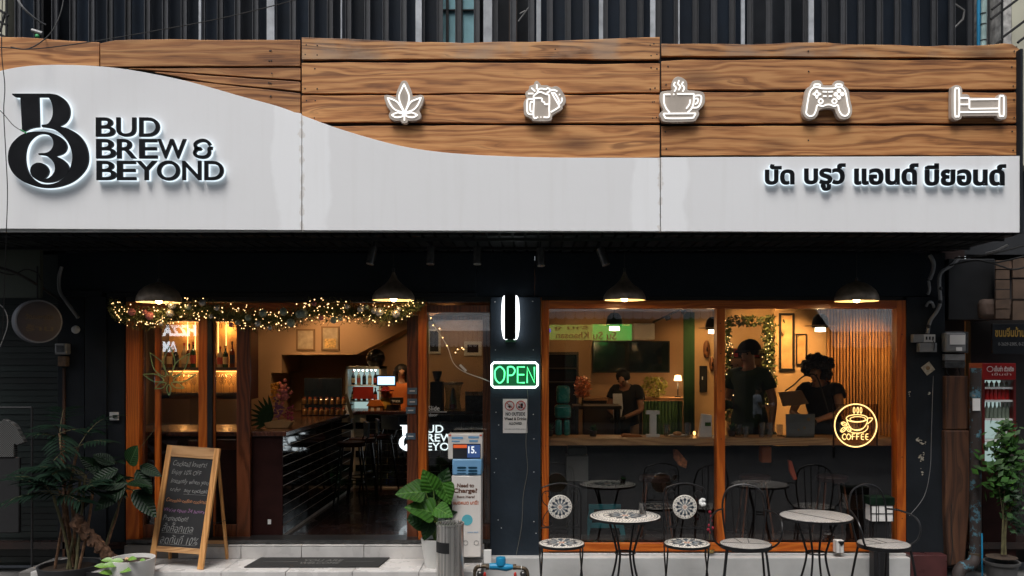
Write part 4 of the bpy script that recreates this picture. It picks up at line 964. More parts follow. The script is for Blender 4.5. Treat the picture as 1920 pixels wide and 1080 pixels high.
while px < 442:
    if not (368 < px < 392):
        bottle(WX(px, Ys + .1), Ys + random.uniform(.06, .2), zt, random.uniform(.27, .36), random.uniform(.034, .042), random.choice(mb_), random.choice(ml_), 'spirit bottle in the row on the amber lit upper shelf', 'bottles on the amber lit shelf')
    px += random.uniform(10.5, 12.5)
zt = WZ(737, Ys)
gl = MB().lathe([(.032, 0), (.032, .003), (.004, .01), (.004, .10), (.03, .14), (.036, .19), (.03, .25)], n=12).mesh('stemmed_glass', m_cupglass)
px = 330
while px < 442:
    if not (370 < px < 392):
        o = bpy.data.objects.new('stemmed_glass', gl); COL.objects.link(o); o.location = (WX(px, Ys + .12), Ys + random.uniform(.06, .2), zt)
        tag(o, 'stemmed glass in the row on the lower lit shelf behind the left doors', 'glass', 'stemmed glasses on the lower shelf')
    px += 9

for px_, py_, en in ((345, 616, 2.4), (425, 616, 2.8), (345, 703, 2.0), (425, 703, 2.0)):   # light given by the shelf strips
    ld = bpy.data.lights.new('shelf_strip_light', 'POINT'); ld.energy = en; ld.color = (1, .50, .16); ld.shadow_soft_size = .03
    lo = bpy.data.objects.new('shelf_strip_light', ld); COL.objects.link(lo); lo.parent = sh; lo.location = W(px_, py_, Ys + .2) - sh.location
# things on the bar
Yg = .62
fb = thing('flower_arrangement', 'wrapped bouquet of yellow, pink and purple flowers with a palm leaf on the bar end', 'flowers', (WX(524, Yg), Yg, ZB))
m_kraft = mat('kraft_paper', (.42, .25, .11), r=.7, var=.15)
c = W(524, 800, Yg)
MB().prism([(WX(503, Yg), ZB + .001), (WX(543, Yg), ZB + .001), (WX(550, Yg), WZ(790, Yg)), (WX(530, Yg), WZ(786, Yg)), (WX(499, Yg), WZ(792, Yg))], Yg - .07, Yg + .07).build('paper_wrap', m_kraft, fb, bevel=.006)
random.seed(4)
def blob_cluster(cx, cy, wx, wy, n, r_, y, d=.06):
    m = MB()
    for i in range(n):
        p = W(cx + random.gauss(0, wx), cy + random.gauss(0, wy), y + random.uniform(-d, d)); m.sphere(p, r_ * random.uniform(.6, 1.2), 6, 4)
    return m
blob_cluster(513, 733, 4, 9, 50, .014, Yg).build('yellow_blooms', mat('yellow_petal', (.55, .26, .03), r=.6), fb, kind='stuff')
blob_cluster(533, 737, 6, 9, 46, .020, Yg).build('pink_blooms', mat('pink_petal', (.50, .16, .15), r=.6), fb, kind='stuff')
blob_cluster(520, 762, 5, 10, 50, .014, Yg).build('purple_blooms', mat('purple_petal', (.22, .09, .22), r=.6), fb, kind='stuff')
blob_cluster(542, 776, 5, 8, 30, .015, Yg).build('red_blooms', mat('magenta_petal', (.25, .03, .08), r=.6), fb, kind='stuff')

def leafmesh(name, mt, L_=1.0, Wd=.4, droop=.15, fold=.12, pw=.8, n=7, tipw=1.0, wave=0.0):
    vs = []; fs = []
    for i in range(n + 1):
        t = i / n; w = Wd / 2 * (sin(pi * min(1, t ** pw)) ** .8 if 0 < t < 1 else 0.0); x = t * L_; z = -droop * t * t
        wv = wave * sin(t * 9)
        vs += [(x, -w, z + fold * w + wv * w), (x, 0, z), (x, w, z + fold * w - wv * w)]
    for i in range(n):
        a = i * 3
        fs += [(a, a + 3, a + 4, a + 1), (a + 1, a + 4, a + 5, a + 2)]
    m = MB(); m.add(vs, fs); return m.mesh(name, mt, ang=80)
def leafM(p, d, up=(0, 0, 1), s=1.0, roll=0.0):
    d = Vector(d).normalized(); up = Vector(up)
    if abs(d.dot(up)) > .97: up = Vector((0, -1, 0))
    y = up.cross(d).normalized(); z = d.cross(y)
    M_ = Matrix(((d.x, y.x, z.x, 0), (d.y, y.y, z.y, 0), (d.z, y.z, z.z, 0), (0, 0, 0, 1)))
    return Matrix.Translation(Vector(p)) @ M_ @ Matrix.Rotation(roll, 4, 'X') @ Matrix.Diagonal((s, s, s, 1))
lm_fan = leafmesh('fan_leaf', m_leaf_d, 1, .16, .05)
for i in range(9):
    a = R(100 + i * 14); inst(fb, lm_fan, 'leaf', leafM(W(512, 785, Yg - .04), (cos(a), -.1, sin(a)), (0, -1, 0), .26))

# spice jar rack
Yj = 2.55
jr = thing('jar_rack', 'black wire rack on the bar holding two rows of small jars', 'rack', (WX(610, Yj), Yj, ZB))
pbx(565, 660, 778, 780, Yj - .05, Yj + .05).build('rack_shelf', m_blackmetal, jr); pbx(565, 660, 758, 759.5, Yj - .0, Yj + .08).build('rack_shelf', m_blackmetal, jr)
for px in (566, 597, 627, 658): pbx(px - .7, px + .7, 744, 784, Yj - .055, Yj - .05).build('rack_upright', m_blackmetal, jr)
m_jar = mat('honey_jar', (.36, .20, .08), r=.15, coat=.6, objrand=.5); m_lid = mat('jar_lid', (.35, .08, .03), r=.4, objrand=.6)
random.seed(9)
ORD8 = ('leftmost', 'second from left', 'third from left', 'fourth from left', 'fourth from right', 'third from right', 'second from right', 'rightmost')
for row, (yb_, yd_) in enumerate(((778, 0), (758, .04))):
    px = 571; ji = 0
    while px < 655:
        p = W(px, yb_, Yj + yd_); p.z += .001
        t = thing('spice_jar', ('amber jar in the lower row of the wire rack, ', 'jar in the upper row of the wire rack, ')[row] + ORD8[ji], 'jar', p, 'jars in the wire rack')
        MB().lathe([(0, 0), (.026, 0), (.028, .02), (.028, .06), (.018, .072)], p, 10).build('jar_body', m_jar, t)
        MB().lathe([(.021, .072), (.021, .092), (0, .094)], p, 10).build('lid', m_lid, t); px += 10.5; ji += 1
# menu paddle
Yq = 2.2
MB().prism([(WX(645, Yq), WZ(739, Yq)), (WX(650, Yq), WZ(737, Yq)), (WX(664, Yq), WZ(784, Yq)), (WX(657, Yq), WZ(786, Yq))], Yq, Yq + .02).build('menu_stand', mat('pale_wood', (.6, .42, .22), r=.5), None, 'slim pale wooden menu stand leaning on the bar by the fridge', 'menu stand', bevel=.003)
# black screen in the recess
tv = pbx(570, 641, 709, 800, 5.0, 5.06).build('black_screen', mat('dark_glass_panel', (.014, .022, .036), r=.15, coat=1), None, 'large black glass screen standing in the recess under the stairs', 'screen', bevel=.004)
# back bar fridge with glow
Yf = 4.5
fr = thing('bar_fridge', 'glowing glass door drinks fridge behind the bar with a red notice on it', 'fridge', (WX(680, Yf), Yf, ZF))
x0_, x1_ = WX(648, Yf), WX(714, Yf); z0_, z1_ = ZF, WZ(687, Yf)
MB().box(x0_, x1_, Yf + .5, Yf + .53, z0_, z1_).box(x0_, x0_ + .03, Yf, Yf + .5, z0_, z1_).box(x1_ - .03, x1_, Yf, Yf + .5, z0_, z1_).box(x0_, x1_, Yf, Yf + .5, z1_ - .04, z1_).build('cabinet', mat('fridge_white', (.5, .55, .55), r=.5), fr)
bx(x0_ + .031, x1_ - .031, Yf + .485, Yf + .499, z0_ + .02, z1_ - .05).build('light_panel', emis('fridge_glow', (.45, .62, .60), .55), fr)
for i in range(6): MB().sphere((x0_ + .12 + i * .065, Yf + .06, z1_ - .06), .012, 8, 5).build('bulb', emis('cool_led', (.9, 1, 1), 8), fr)
for z in (WZ(722, Yf), WZ(752, Yf)): bx(x0_ + .031, x1_ - .031, Yf + .02, Yf + .47, z - .012, z).build('shelf', m_white, fr)
for i in range(5):
    for z, h in ((WZ(722, Yf), .22), (WZ(752, Yf), .2)):
        bottle(x0_ + .09 + i * .085, Yf + .12, z + .001, h, .03, mb_[(i * 2 + 1) % 4], ml_[i % 3], ('upper' if h > .21 else 'lower') + ' shelf bottle in the glowing bar fridge, ' + ('leftmost', 'second from left', 'middle one', 'second from right', 'rightmost')[i], 'bottles in the bar fridge')
nt_ = pbx(662, 700, 725, 748, Yf - .02, Yf - .008).build('notice', mat('red_notice', (.28, .02, .015), r=.5), fr)
hp = W(705, 687, Yf + .2)
hel = thing('motorcycle_helmet', 'black motorcycle helmet resting on top of the bar fridge', 'helmet', (hp.x, hp.y, z1_))
MB().lathe([(.10, 0), (.135, .05), (.145, .13), (.12, .21), (.06, .26), (0, .27)], (hp.x, hp.y, z1_ + .001), 20).build('helmet_shell', mat('helmet_black', (.008, .008, .008), r=.3, coat=.5), hel)
MB().lathe([(.148, .09), (.152, .11), (.147, .16), (.138, .18)], (hp.x, hp.y, z1_), 20, a0=R(200), a1=R(340)).build('visor', mat('visor_dark', (.02, .02, .025), r=.1, coat=1), hel)
# till screen
Yt = 3.8
ts = thing('till_screen', 'pale blue lit till screen on the back bar beside the bartender', 'screen', (WX(724, Yt), Yt, ZB))
pbx(706, 742, 703, 724, Yt + .004, Yt + .03).build('screen_case', m_black, ts, bevel=.003)
pbx(708, 740, 706, 721.5, Yt, Yt + .0035).build('display', emis('screen_light', (.45, .68, 1.0), 1.6), ts)
bx(WX(722, Yt), WX(727, Yt), Yt + .01, Yt + .03, ZB, WZ(723, Yt)).build('stand', m_black, ts); bx(WX(714, Yt), WX(735, Yt), Yt - .03, Yt + .07, ZB + .0005, ZB + .012).build('base', m_black, ts)
# tip box, wooden house dispenser, small figures, cups
Yp = 3.72
tb = thing('tip_box', 'black tip box with white lettering on the back bar', 'box', (WX(743, Yp), Yp, ZB))
pbx(717, 748, 759, 774, Yp + .03, Yp + .2).build('box_base', m_black, tb); q = pbx(732, 753, 746, 757.5, Yp - .01, Yp + .15).build('box_body', m_black, tb)
text_px(MB(), 'TIP BOX', 734.5, 750.5, 750, 754.5, Yp - .013, .002, bold=.02).build('lettering', m_white, tb)
wh = thing('wooden_dispenser', 'small wooden house shaped dispenser on the back bar under the till', 'dispenser', (WX(703, Yp), Yp, ZB))
pbx(690, 717, 762, 775, Yp, Yp + .1).build('dispenser_body', mat('orange_wood', (.40, .18, .06), r=.5), wh)
MB().prism([(WX(687, Yp), WZ(761.5, Yp)), (WX(720, Yp), WZ(761.5, Yp)), (WX(712, Yp), WZ(750, Yp)), (WX(694, Yp), WZ(750, Yp))], Yp - .01, Yp + .11).build('dispenser_roof', mat('orange_roof', (.55, .17, .03), r=.5), wh)
for a in (695, 706): pbx(a, a + 6, 764, 773, Yp - .004, Yp - .0005).build('opening', m_white, wh)
tc_ = thing('red_hat_jar', 'round faced biscuit jar with a wide red hat shaped lid on the back bar', 'jar', (WX(723, Yp + .1), Yp + .1, ZB))
c = W(723, 745, Yp + .1)
MB().lathe([(0, ZB), (.07, ZB), (.085, ZB + .1), (.06, ZB + .17), (0, ZB + .18)], (c.x, c.y, 0), 14).build('jar_body', mat('yellow_glaze', (.45, .28, .05), r=.3), tc_)
MB().sphere((c.x, c.y, ZB + .235), .065, 12, 8).build('jar_face', mat('peach_glaze', (.5, .16, .08), r=.35), tc_)
MB().lathe([(.12, ZB + .27), (.12, ZB + .285), (.06, ZB + .29), (.05, ZB + .33), (0, ZB + .335)], (c.x, c.y, 0), 16).build('hat_lid', mat('red_glaze', (.22, .02, .015), r=.35), tc_)
# glass drinks urn + grinder on back bar right (behind fixed pane)
Yu = 3.7
ur = thing('glass_urn', 'tall glass display jar on the back bar behind the fixed pane', 'jar', (WX(848, Yu), Yu, ZB))
MB().lathe([(.11, 0), (.12, .02), (.10, .14), (.115, .3), (.14, .38)], (WX(848, Yu), Yu + .1, ZB + .001), 16).build('urn_glass', glassmat('urn_glass_mat', (.75, .8, .75), .15), ur)
MB().lathe([(.142, .375), (.15, .39), (.13, .40), (0, .41)], (WX(848, Yu), Yu + .1, ZB), 16).build('urn_lid', m_steel, ur)
MB().lathe([(0, .02), (.06, .02), (.05, .12), (.02, .3), (0, .32)], (WX(848, Yu), Yu + .1, ZB), 12).build('urn_filling', mat('pale_green_filling', (.4, .5, .35), r=.5), ur)
MB().sphere((WX(848, Yu), Yu + .06, ZB + .05), .045, 10, 6).build('red_ball', m_red, ur)
gr = thing('coffee_machine', 'dark coffee grinder and machine on the back bar right of the door post', 'coffee machine', (WX(818, Yu), Yu, ZB))
pbx(806, 829, 716, 772, Yu, Yu + .25).build('machine_body', m_black, gr, bevel=.01); MB().lathe([(.03, 0), (.07, .13), (.07, .15), (0, .16)], (WX(818, Yu), Yu + .1, WZ(716, Yu)), 14).build('hopper', m_steel_dark, gr)
em = thing('espresso_machine', 'low dark espresso machine with cups on top, back bar far right', 'coffee machine', (WX(893, Yu), Yu, ZB))
pbx(872, 918, 742, 774, Yu, Yu + .4).build('machine_body', m_steel_dark, em, bevel=.01)
for i in range(5): MB().lathe([(.02, 0), (.035, .05), (.032, .05)], (WX(876 + i * 8, Yu + .1), Yu + .1, WZ(742, Yu) + .001), 10).build('cup', m_white, em)
# framed pictures
m_gold = mat('picture_frame_wood', (.22, .13, .06), r=.5); m_print = mat('aged_print', (.42, .34, .24), r=.7, var=.25, sc=12)
def picture(px0, px1, py0, py1, y, label, fm, im, b=3, ins=None):
    t = thing('framed_picture', label, 'picture', (WX((px0 + px1) / 2, y), y, WZ(py1, y)), 'framed pictures on the walls')
    for a in ((px0, px1, py0, py0 + b), (px0, px1, py1 - b, py1), (px0, px0 + b, py0 + b, py1 - b), (px1 - b, px1, py0 + b, py1 - b)): pbx(*a, y - .025, y).build('frame', fm, t)
    pbx(px0 + b, px1 - b, py0 + b, py1 - b, y - .012, y - .002).build('print', im, t)
    if ins: pbx(*ins[0], y - .0145, y - .0125).build('print_detail', ins[1], t)
    return t
picture(555, 590, 617, 657, Yb, 'certificate in a thin brown frame, left of the pair on the beige wall', m_gold, m_print)
picture(602, 636, 612, 657, Yb, 'framed certificate with a bright photo, right of the pair on the beige wall', m_gold, m_print, ins=((608, 630, 635, 653), mat('bright_photo', (.6, .4, .15), r=.5, var=.5, sc=30)))
picture(802, 826, 617, 663, Yb + .6, 'white framed dark picture on the back wall just right of the door post', m_white, m_ink, b=4)
picture(870, 903, 640, 667, Yb + .6, 'white framed small dark picture on the back wall left of the navy pillar', m_white, m_darkred, b=6)

# interior ceiling lamps in left room (recessed downlights, lit)
m_led = emis('warm_led', (1, .72, .42), 14)
def downlight(x, y, z, e, label, col=(1, .58, .26), size=.12, tgt=None, cone=75):
    t = thing('downlight', label, 'ceiling light', (x, y, z), 'ceiling downlights')
    MB().lathe([(.07, 0), (.075, -.012), (.055, -.012), (.05, 0)], (x, y, z), 16).build('trim_ring', m_white, t)
    MB().lathe([(0, -.004), (.05, -.004)], (x, y, z), 16).build('diffuser', m_led, t)
    ld = bpy.data.lights.new('downlight_lamp', 'SPOT'); ld.shadow_soft_size = .05; ld.spot_size = R(cone); ld.spot_blend = .8; ld.energy = e; ld.color = col
    lo = bpy.data.objects.new('downlight_lamp', ld); COL.objects.link(lo); lo.location = (0, 0, -.03); lo.parent = t
    if tgt: lo.rotation_euler = (Vector((x, y, z)) - Vector(tgt)).to_track_quat('Z', 'Y').to_euler()
for x, y, e, tgt, cone, lb in ((-3.4, 4.3, 42, (-3.2, 5.2, 2.2), 95, 'over the left of the back bar'), (-1.4, 4.6, 26, (-1.5, 5.8, 1.9), 95, 'over the coffee machines'), (-4.6, 2.2, 26, (-4.9, 3.3, 1.7), 80, 'over the bottle shelf'), (-3.1, 2.3, 60, (-3.0, 2.7, 1.3), 60, 'over the jar rack'), (-4.0, 4.1, 18, (-4.2, 5.2, 1.6), 90, 'in the far left corner'), (-2.2, 3.3, 60, (-2.2, 4.2, 1.3), 65, 'over the till'), (-2.75, .75, 22, (-2.75, .62, 1.3), 42, 'added to brighten the bouquet on the bar end')):  # last one is an added helper lamp that brightens the bouquet
    downlight(x, y, 3.015, e, 'warm recessed ceiling light in the bar room, ' + lb, tgt=tgt, cone=cone)

# ================================================================== RIGHT ROOM
# TV
Yv = 4.55
tv = thing('wall_television', 'wide black television on the back wall behind the left window pane', 'television', (WX(1184, Yv), Yv, WZ(699, Yv)))
pbx(1111, 1256, 639, 699, Yv, Yv + .05).build('case', m_black, tv, bevel=.004); pbx(1113, 1254, 641, 697, Yv - .003, Yv - .0005).build('display', mat('tv_glass', (.006, .010, .012), r=.12, coat=1), tv)
# shelving unit far left
su = thing('wall_shelf', 'dark wall shelf unit with stored items left of the television', 'shelf', (WX(1050, 4.4), 4.4, ZF))
pbx(1020, 1085, 660, 664, 4.3, 4.65).build('shelf_board', m_darkwall, su); pbx(1020, 1085, 690, 692, 4.3, 4.65).build('shelf_board', m_darkwall, su); pbx(1020, 1085, 716, 718, 4.3, 4.65).build('shelf_board', m_darkwall, su)
pbx(1082, 1085, 664, 820, 4.3, 4.65).build('side_panel', m_darkwall, su); pbx(1020, 1082, 664.5, 820, 4.62, 4.65).build('back_panel', m_darkred, su)
# curtain
Yc = 3.5
cu = MB(); n = 40; x0_, x1_ = WX(1282, Yc), WX(1303, Yc)
vs = []; fs = []
for i in range(n + 1):
    x = x0_ + (x1_ - x0_) * i / n; y = Yc + .03 * sin(i * 1.3); vs += [(x, y, ZF + .01), (x, y, 2.75)]
for i in range(n): fs.append((2 * i, 2 * i + 2, 2 * i + 3, 2 * i + 1))
m_curt = mat('green_curtain', (.03, .09, .035), r=.8)
c_ = cu.add(vs, fs).build('green_curtain', m_curt, None, 'narrow dark green curtain hanging left of the bright wall', 'curtain'); c_.modifiers.new('solid', 'SOLIDIFY').thickness = .006
vs = []; fs = []
x0_, x1_ = WX(1205, 3.9), WX(1280, 3.9)
for i in range(81):
    x = x0_ + (x1_ - x0_) * i / 80; y = 3.9 + .03 * sin(i * .9); vs += [(x, y, ZF + .01), (x, y, WZ(752, 3.9))]
for i in range(80): fs.append((2 * i, 2 * i + 2, 2 * i + 3, 2 * i + 1))
c_ = MB().add(vs, fs).build('counter_curtain', m_curt, None, 'low green pleated curtain under the back work counter', 'curtain'); c_.modifiers.new('solid', 'SOLIDIFY').thickness = .006
wk = thing('work_counter', 'back work counter with a wooden top, under the television', 'counter', (WX(1190, 3.9), 4.0, ZF))
pbx(1095, 1285, 746, 751, 3.88, 4.4).build('counter_top', m_counter, wk); bx(WX(1095, 3.95), WX(1204, 3.95), 3.95, 4.35, ZF, WZ(752, 3.95)).build('cabinet', m_darkwall, wk)
ZW = WZ(746, 3.88)
# ornaments on work counter
def lampy(px, py, y, label):
    p = W(px, py, y); t = thing('table_lamp', label, 'lamp', (p.x, p.y, ZW))
    MB().lathe([(.05, ZW), (.05, ZW + .015), (.008, ZW + .02), (.008, p.z - .03)], (p.x, p.y, 0), 12).build('lamp_stem', m_blackmetal, t)
    MB().lathe([(.06, -.03), (.045, .05), (0, .055)], p, 14).build('lamp_shade', emis('lamp_shade_glow', (1, .62, .25), 5), t)
    ld = bpy.data.lights.new('lamp_bulb', 'POINT'); ld.energy = 5; ld.color = (1, .6, .28); ld.shadow_soft_size = .06
    lo = bpy.data.objects.new('lamp_bulb', ld); COL.objects.link(lo); lo.parent = t; lo.location = (0, -.05, p.z - ZW - .09)
lampy(1271, 710, 4.1, 'small warm glowing table lamp on the back counter beside the green curtain')
cd = thing('orange_candle', 'glowing orange candle glass on the back work counter', 'candle', (WX(1203, 4.0), 4.0, ZW))
MB().lathe([(0, 0), (.035, 0), (.035, .09), (.03, .09)], (WX(1203, 4.0), 4.0, ZW + .001), 12).build('candle_glass', emis('candle_glow', (1, .25, .04), .9), cd)
def bush(name, label, cat, px, py, y, wpx, hpx, n, mt, s=.05, base=None, seed=1, loose=False):
    random.seed(seed); p = W(px, py, y); k = (y + D0) / F; sx, sz = wpx * k / 2, hpx * k / 2
    bz = base if base is not None else p.z - sz
    t = thing(name, label, cat, (p.x, p.y, bz)); m = MB()
    for i in range(n):
        a = random.uniform(0, 2 * pi); b = random.uniform(-1, 1); rr_ = random.random() ** .5
        if loose: b = max(-1.2, min(1.2, random.gauss(.1, .5))); rr_ = min(1.3, abs(random.gauss(0, .6)))
        c = Vector((p.x + sx * rr_ * cos(a) * math.sqrt(max(0, 1 - b * b * .6)), y + sx * .7 * rr_ * sin(a), p.z + sz * b))
        d = Vector((random.gauss(0, 1), random.gauss(0, 1), random.gauss(0, .8))).normalized(); u = d.orthogonal().normalized(); q = s * random.uniform(.5, 1.2)
        m.add([c - d * q, c + u * q * .45, c + d * q, c - u * q * .45], [(0, 1, 2, 3)])
    m.build('foliage', mt, t, kind='stuff')
    st = MB()
    for i in range(4): st.tube([(p.x + random.uniform(-.02, .02), y, bz), (p.x + random.uniform(-.5, .5) * sx, y + random.uniform(-.05, .05), p.z + random.uniform(-.2, .4) * sz)], .005, 5)
    st.build('stem', m_stem, t)
    return t
m_leaf_warm = mat('warm_green_leaf', (.34, .34, .06), r=.5, var=.4, sc=30)
b1 = bush('potted_plant', 'yellow green feathery plant on the back work counter right of the man', 'plant', 1227, 725, 3.95, 50, 36, 420, m_leaf_warm, .034, ZW, 2)
b2 = bush('flower_vase', 'vase of orange and red flowers behind the teal ornament', 'flowers', 1092, 726, 1.55, 32, 38, 300, mat('orange_petals', (.80, .26, .07), r=.5, var=.7, sc=25), .032, WZ(760, 1.6), 3)
pt = thing('drinks_table', 'low dark table behind the window counter carrying flowers and equipment', 'table', (WX(1120, 1.6), 1.7, ZF))
ZT = WZ(760, 1.6)
bx(WX(1075, 1.5), WX(1165, 1.5), 1.45, 1.95, ZT - .04, ZT - .001).build('table_top', m_darkwall, pt)
for a in (1080, 1160):
    for y in (1.5, 1.9): bx(WX(a, 1.5) - .02, WX(a, 1.5) + .02, y - .02, y + .02, ZF, ZT - .041).build('leg', m_black, pt)
# framed art, wall box
picture(1312, 1326, 686, 735, Yw, 'narrow black wall box with a white strip on the bright wall', m_black, m_ink, b=2, ins=((1316, 1318, 706, 712), m_white))
m_goldprint = mat('gold_print', (.65, .40, .18), r=.6, var=.35, sc=5)
picture(1461, 1490, 587, 695, Yw - .4, 'tall dark framed golden picture on the orange wall, larger of the two', m_black, m_goldprint, b=4)
picture(1493, 1513, 626, 684, Yw - .4, 'small dark framed picture on the orange wall, right of the tall one', m_black, m_goldprint, b=2)
# carved wall masks
for px, py, s_, lb in ((1324, 655, 1.0, 'carved wooden wall mask on the bright wall above the black box'), (1334, 683, .8, 'smaller carved wall mask beside the window mullion')):
    p = W(px, py, Yw); t = thing('wall_mask', lb, 'mask', (p.x, p.y, p.z - .15))
    MB().sphere((p.x, p.y - .03, p.z), .05 * s_, 12, 10, (1, .8, 2.6)).build('mask_face', mat('carved_wood', (.20, .08, .03), r=.5, var=.5, sc=20, bump=1, bs=40), t)
    MB().sphere((p.x, p.y - .075, p.z), .012, 8, 5, (1, 1, 3)).build('nose', m_darkred, t)
# doorway behind ivy: bookshelf
bk = thing('bookshelf', 'bookshelf with red spines seen through the far doorway', 'bookshelf', (WX(1385, 4.6), 4.6, ZF))
bx(WX(1362, 4.6), WX(1425, 4.6), 4.85, 4.9, ZF, 2.6).build('back_panel', m_darkwall, bk)
for z in (.9, 1.3, 1.7, 2.1, 2.45): bx(WX(1362, 4.6), WX(1425, 4.6), 4.6, 4.845, z, z + .02).build('shelf_board', m_darkwall, bk)
random.seed(8)
for z in (1.32, 1.72, 2.12):
    x = WX(1364, 4.6); m = MB()
    while x < WX(1422, 4.6):
        w_ = random.uniform(.02, .04); bx(x, x + w_ - .003, 4.62, 4.8, z + .001, z + random.uniform(.2, .3)).build('book', random.choice((m_red, m_darkred, m_gold, m_navy2)), bk); x += w_
# hanging ivy column + top
iv = thing('hanging_ivy', 'column of leafy ivy with warm fairy lights beside the orange wall', 'ivy', (WX(1440, Yw - .5), Yw - .5, ZF))
random.seed(12); m = MB(); fl = MB()
def ivy(m, pxc, w, y0_, y1_, n, y, s=.035):
    for i in range(n):
        c = W(pxc + random.gauss(0, w), random.uniform(y0_, y1_), y + random.uniform(-.08, .08))
        d = Vector((random.gauss(0, 1), random.gauss(0, .6), random.gauss(-.6, .8))).normalized(); u = d.orthogonal().normalized(); q = s * random.uniform(.5, 1.2)
        m.add([c - d * q, c + u * q * .6, c + d * q, c - u * q * .6], [(0, 1, 2, 3)])
ivy(m, 1441, 6, 592, 760, 800, Yw - .55); ivy(m, 1365, 3.5, 600, 790, 380, Yw - .55); ivy(m, 1400, 22, 592, 612, 160, Yw - .55)
m.build('foliage', mat('ivy_leaf', (.055, .075, .02), r=.5, var=.5, sc=20), iv, kind='stuff')
for i in range(60): fl.sphere(W(random.choice((1441, 1441, 1365)) + random.gauss(0, 5), random.uniform(600, 760), Yw - .66), .006, 6, 4)
m_fairy = emis('fairy_light', (1, .60, .24), 3.5)
fl.build('fairy_lights', m_fairy, iv, kind='stuff')
# slatted wall: separate vertical battens
Yl = 2.55
sw = thing('slatted_wall', 'honey coloured vertical batten wall lit warmly at the right of the window', 'slatted wall', (WX(1620, Yl), Yl, ZF))
pbx(1552, 1720, 540, 960, Yl + .03, Yl + .08).build('backing', m_darkred, sw)
bt = bx(-.0115, .0115, -.0, .029, 0, 2.73).mesh('batten', woodmat('batten_wood', (.30, .13, .04), (.42, .20, .07), (.50, .26, .10), rough=.5, axis='Z', knots=False, bump=.05, rnd=.2))
x = WX(1554, Yl)
while x < WX(1716, Yl): inst(sw, bt, 'batten', Matrix.Translation((x, Yl, ZF + .005))); x += .041
# interior pendants (domes with a disc rim)
def ipend(px, py, y, label, e=3.0):
    p = W(px, py, y); t = thing('inner_pendant_lamp', label, 'pendant lamp', (p.x, p.y, 3.01), 'pendant lamps inside the window')
    MB().tube([(p.x, p.y, 3.01), (p.x, p.y, p.z + .17)], .004, 6).build('cord', m_wire, t)
    MB().lathe([(0, .17), (.05, .16), (.085, .12), (.1, .05), (.1, -.0)], p, 20).build('dome', m_blackmetal, t)
    MB().lathe([(.1, .03), (.19, .022), (.19, .017), (.1, .02)], p, 24).build('brim', m_gold, t)
    MB().lathe([(.06, 0), (.065, -.05), (0, -.055)], p, 16).build('lamp_glass', emis('milk_glass', (1, .80, .55), 5), t)
    ld = bpy.data.lights.new('pendant_bulb', 'POINT'); ld.energy = e; ld.color = (1, .6, .28); ld.shadow_soft_size = .06
    lo = bpy.data.objects.new('pendant_bulb', ld); COL.objects.link(lo); lo.parent = t; lo.location = (0, 0, p.z - 3.01 - .12)
ipend(1152, 612, 1.9, 'lit pendant lamp with black dome and flat brim in front of the television', 9)
ipend(1538, 614, 1.9, 'lit pendant lamp with black dome against the honey batten wall')
ipend(1337, 618, 2.6, 'lit pendant lamp half hidden by the wooden window mullion')
for x, y, e, tgt, cone, lb in ((3.2, 2.5, 150, (3.55, 3.2, 1.7), 80, 'over the tall gold picture'), (2.1, 2.9, 42, (2.45, 3.6, 1.6), 80, 'over the wall masks'), (.9, 3.7, 14, (.7, 4.7, 1.7), 100, 'in front of the television'), (2.3, 3.9, 20, (2.2, 4.7, 1.5), 90, 'over the work counter'), (4.1, 1.75, 120, (4.25, 2.55, 1.6), 80, 'over the batten wall'), (2.9, 2.7, 34, (3.2, 3.6, 2.4), 80, 'over the doorway with the ivy')):
    downlight(x, y, 3.015, e, 'warm recessed ceiling light in the window room, ' + lb, col=(1, .54, .19), tgt=tgt, cone=cone)
# white air conditioner high on the back wall
pbx(1187, 1228, 606, 637, 4.4, 4.65).build('air_conditioner', m_white, None, 'white air conditioner on the back wall above the television', 'air conditioner', bevel=.02)
# track rail on the ceiling
tr = thing('ceiling_track', 'black ceiling track with small spotlights slanting across the room', 'track light', (WX(1260, 2.5), 2.5, 2.9))
MB().tube([W(1225, 604, 3.2), W(1290, 574, 1.6)], .012, 6).build('rail', m_black, tr)
for px, py, y in ((1252, 594, 2.5), (1282, 582, 1.9)): MB().tube([W(px - 4, py + 4, y), W(px + 4, py, y)], .03, 10).build('spot_head', m_black, tr)

# --- on the window counter
Yo = .34
tz = thing('teal_ornament', 'tall teal glazed ornament of stacked rounded blocks at the left end of the window counter', 'ornament', (WX(1056, Yo), Yo, ZC))
m_teal = mat('teal_glaze', (.02, .20, .17), r=.25, var=.3, sc=12, bump=.2, bs=20, coat=.6)
def rbox(px0, px1, py0, py1, y0, y1, nm, mt, par, bv=.02): return pbx(px0, px1, py0, py1, y0, y1).build(nm, mt, par, bevel=bv)
rbox(1043, 1069, 723, 757, Yo - .06, Yo + .07, 'top_block', m_teal, tz, .03); rbox(1040, 1071, 759, 785, Yo - .075, Yo + .085, 'middle_block', m_teal, tz, .03)
rbox(1041, 1054, 787, 817, Yo - .05, Yo + .05, 'lower_block', m_teal, tz, .02); rbox(1057, 1069, 787, 817, Yo - .05, Yo + .05, 'lower_block', m_teal, tz, .02)
def glyph_thing(name, label, cat, s_, px0, px1, py0, py1, y, mt, th=.05, bold=.03):
    a = W(px0, py0, y); z1_ = ZC + .001
    o = text_fit(MB(), s_, lambda u, v, w: (a.x + (WX(px1, y) - a.x) * u, y + th * w, z1_ + (a.z - z1_) * v), bold, 3).build(name, mt, None, label, cat); return o
gi = MB()
gi.box(WX(1212, .3), WX(1237, .3), .3, .36, ZC + .0005, ZC + .025).box(WX(1212, .3), WX(1237, .3), .3, .36, WZ(777, .3), WZ(770, .3)).box(WX(1219, .3), WX(1231, .3), .3, .36, ZC + .0251, WZ(777.1, .3))
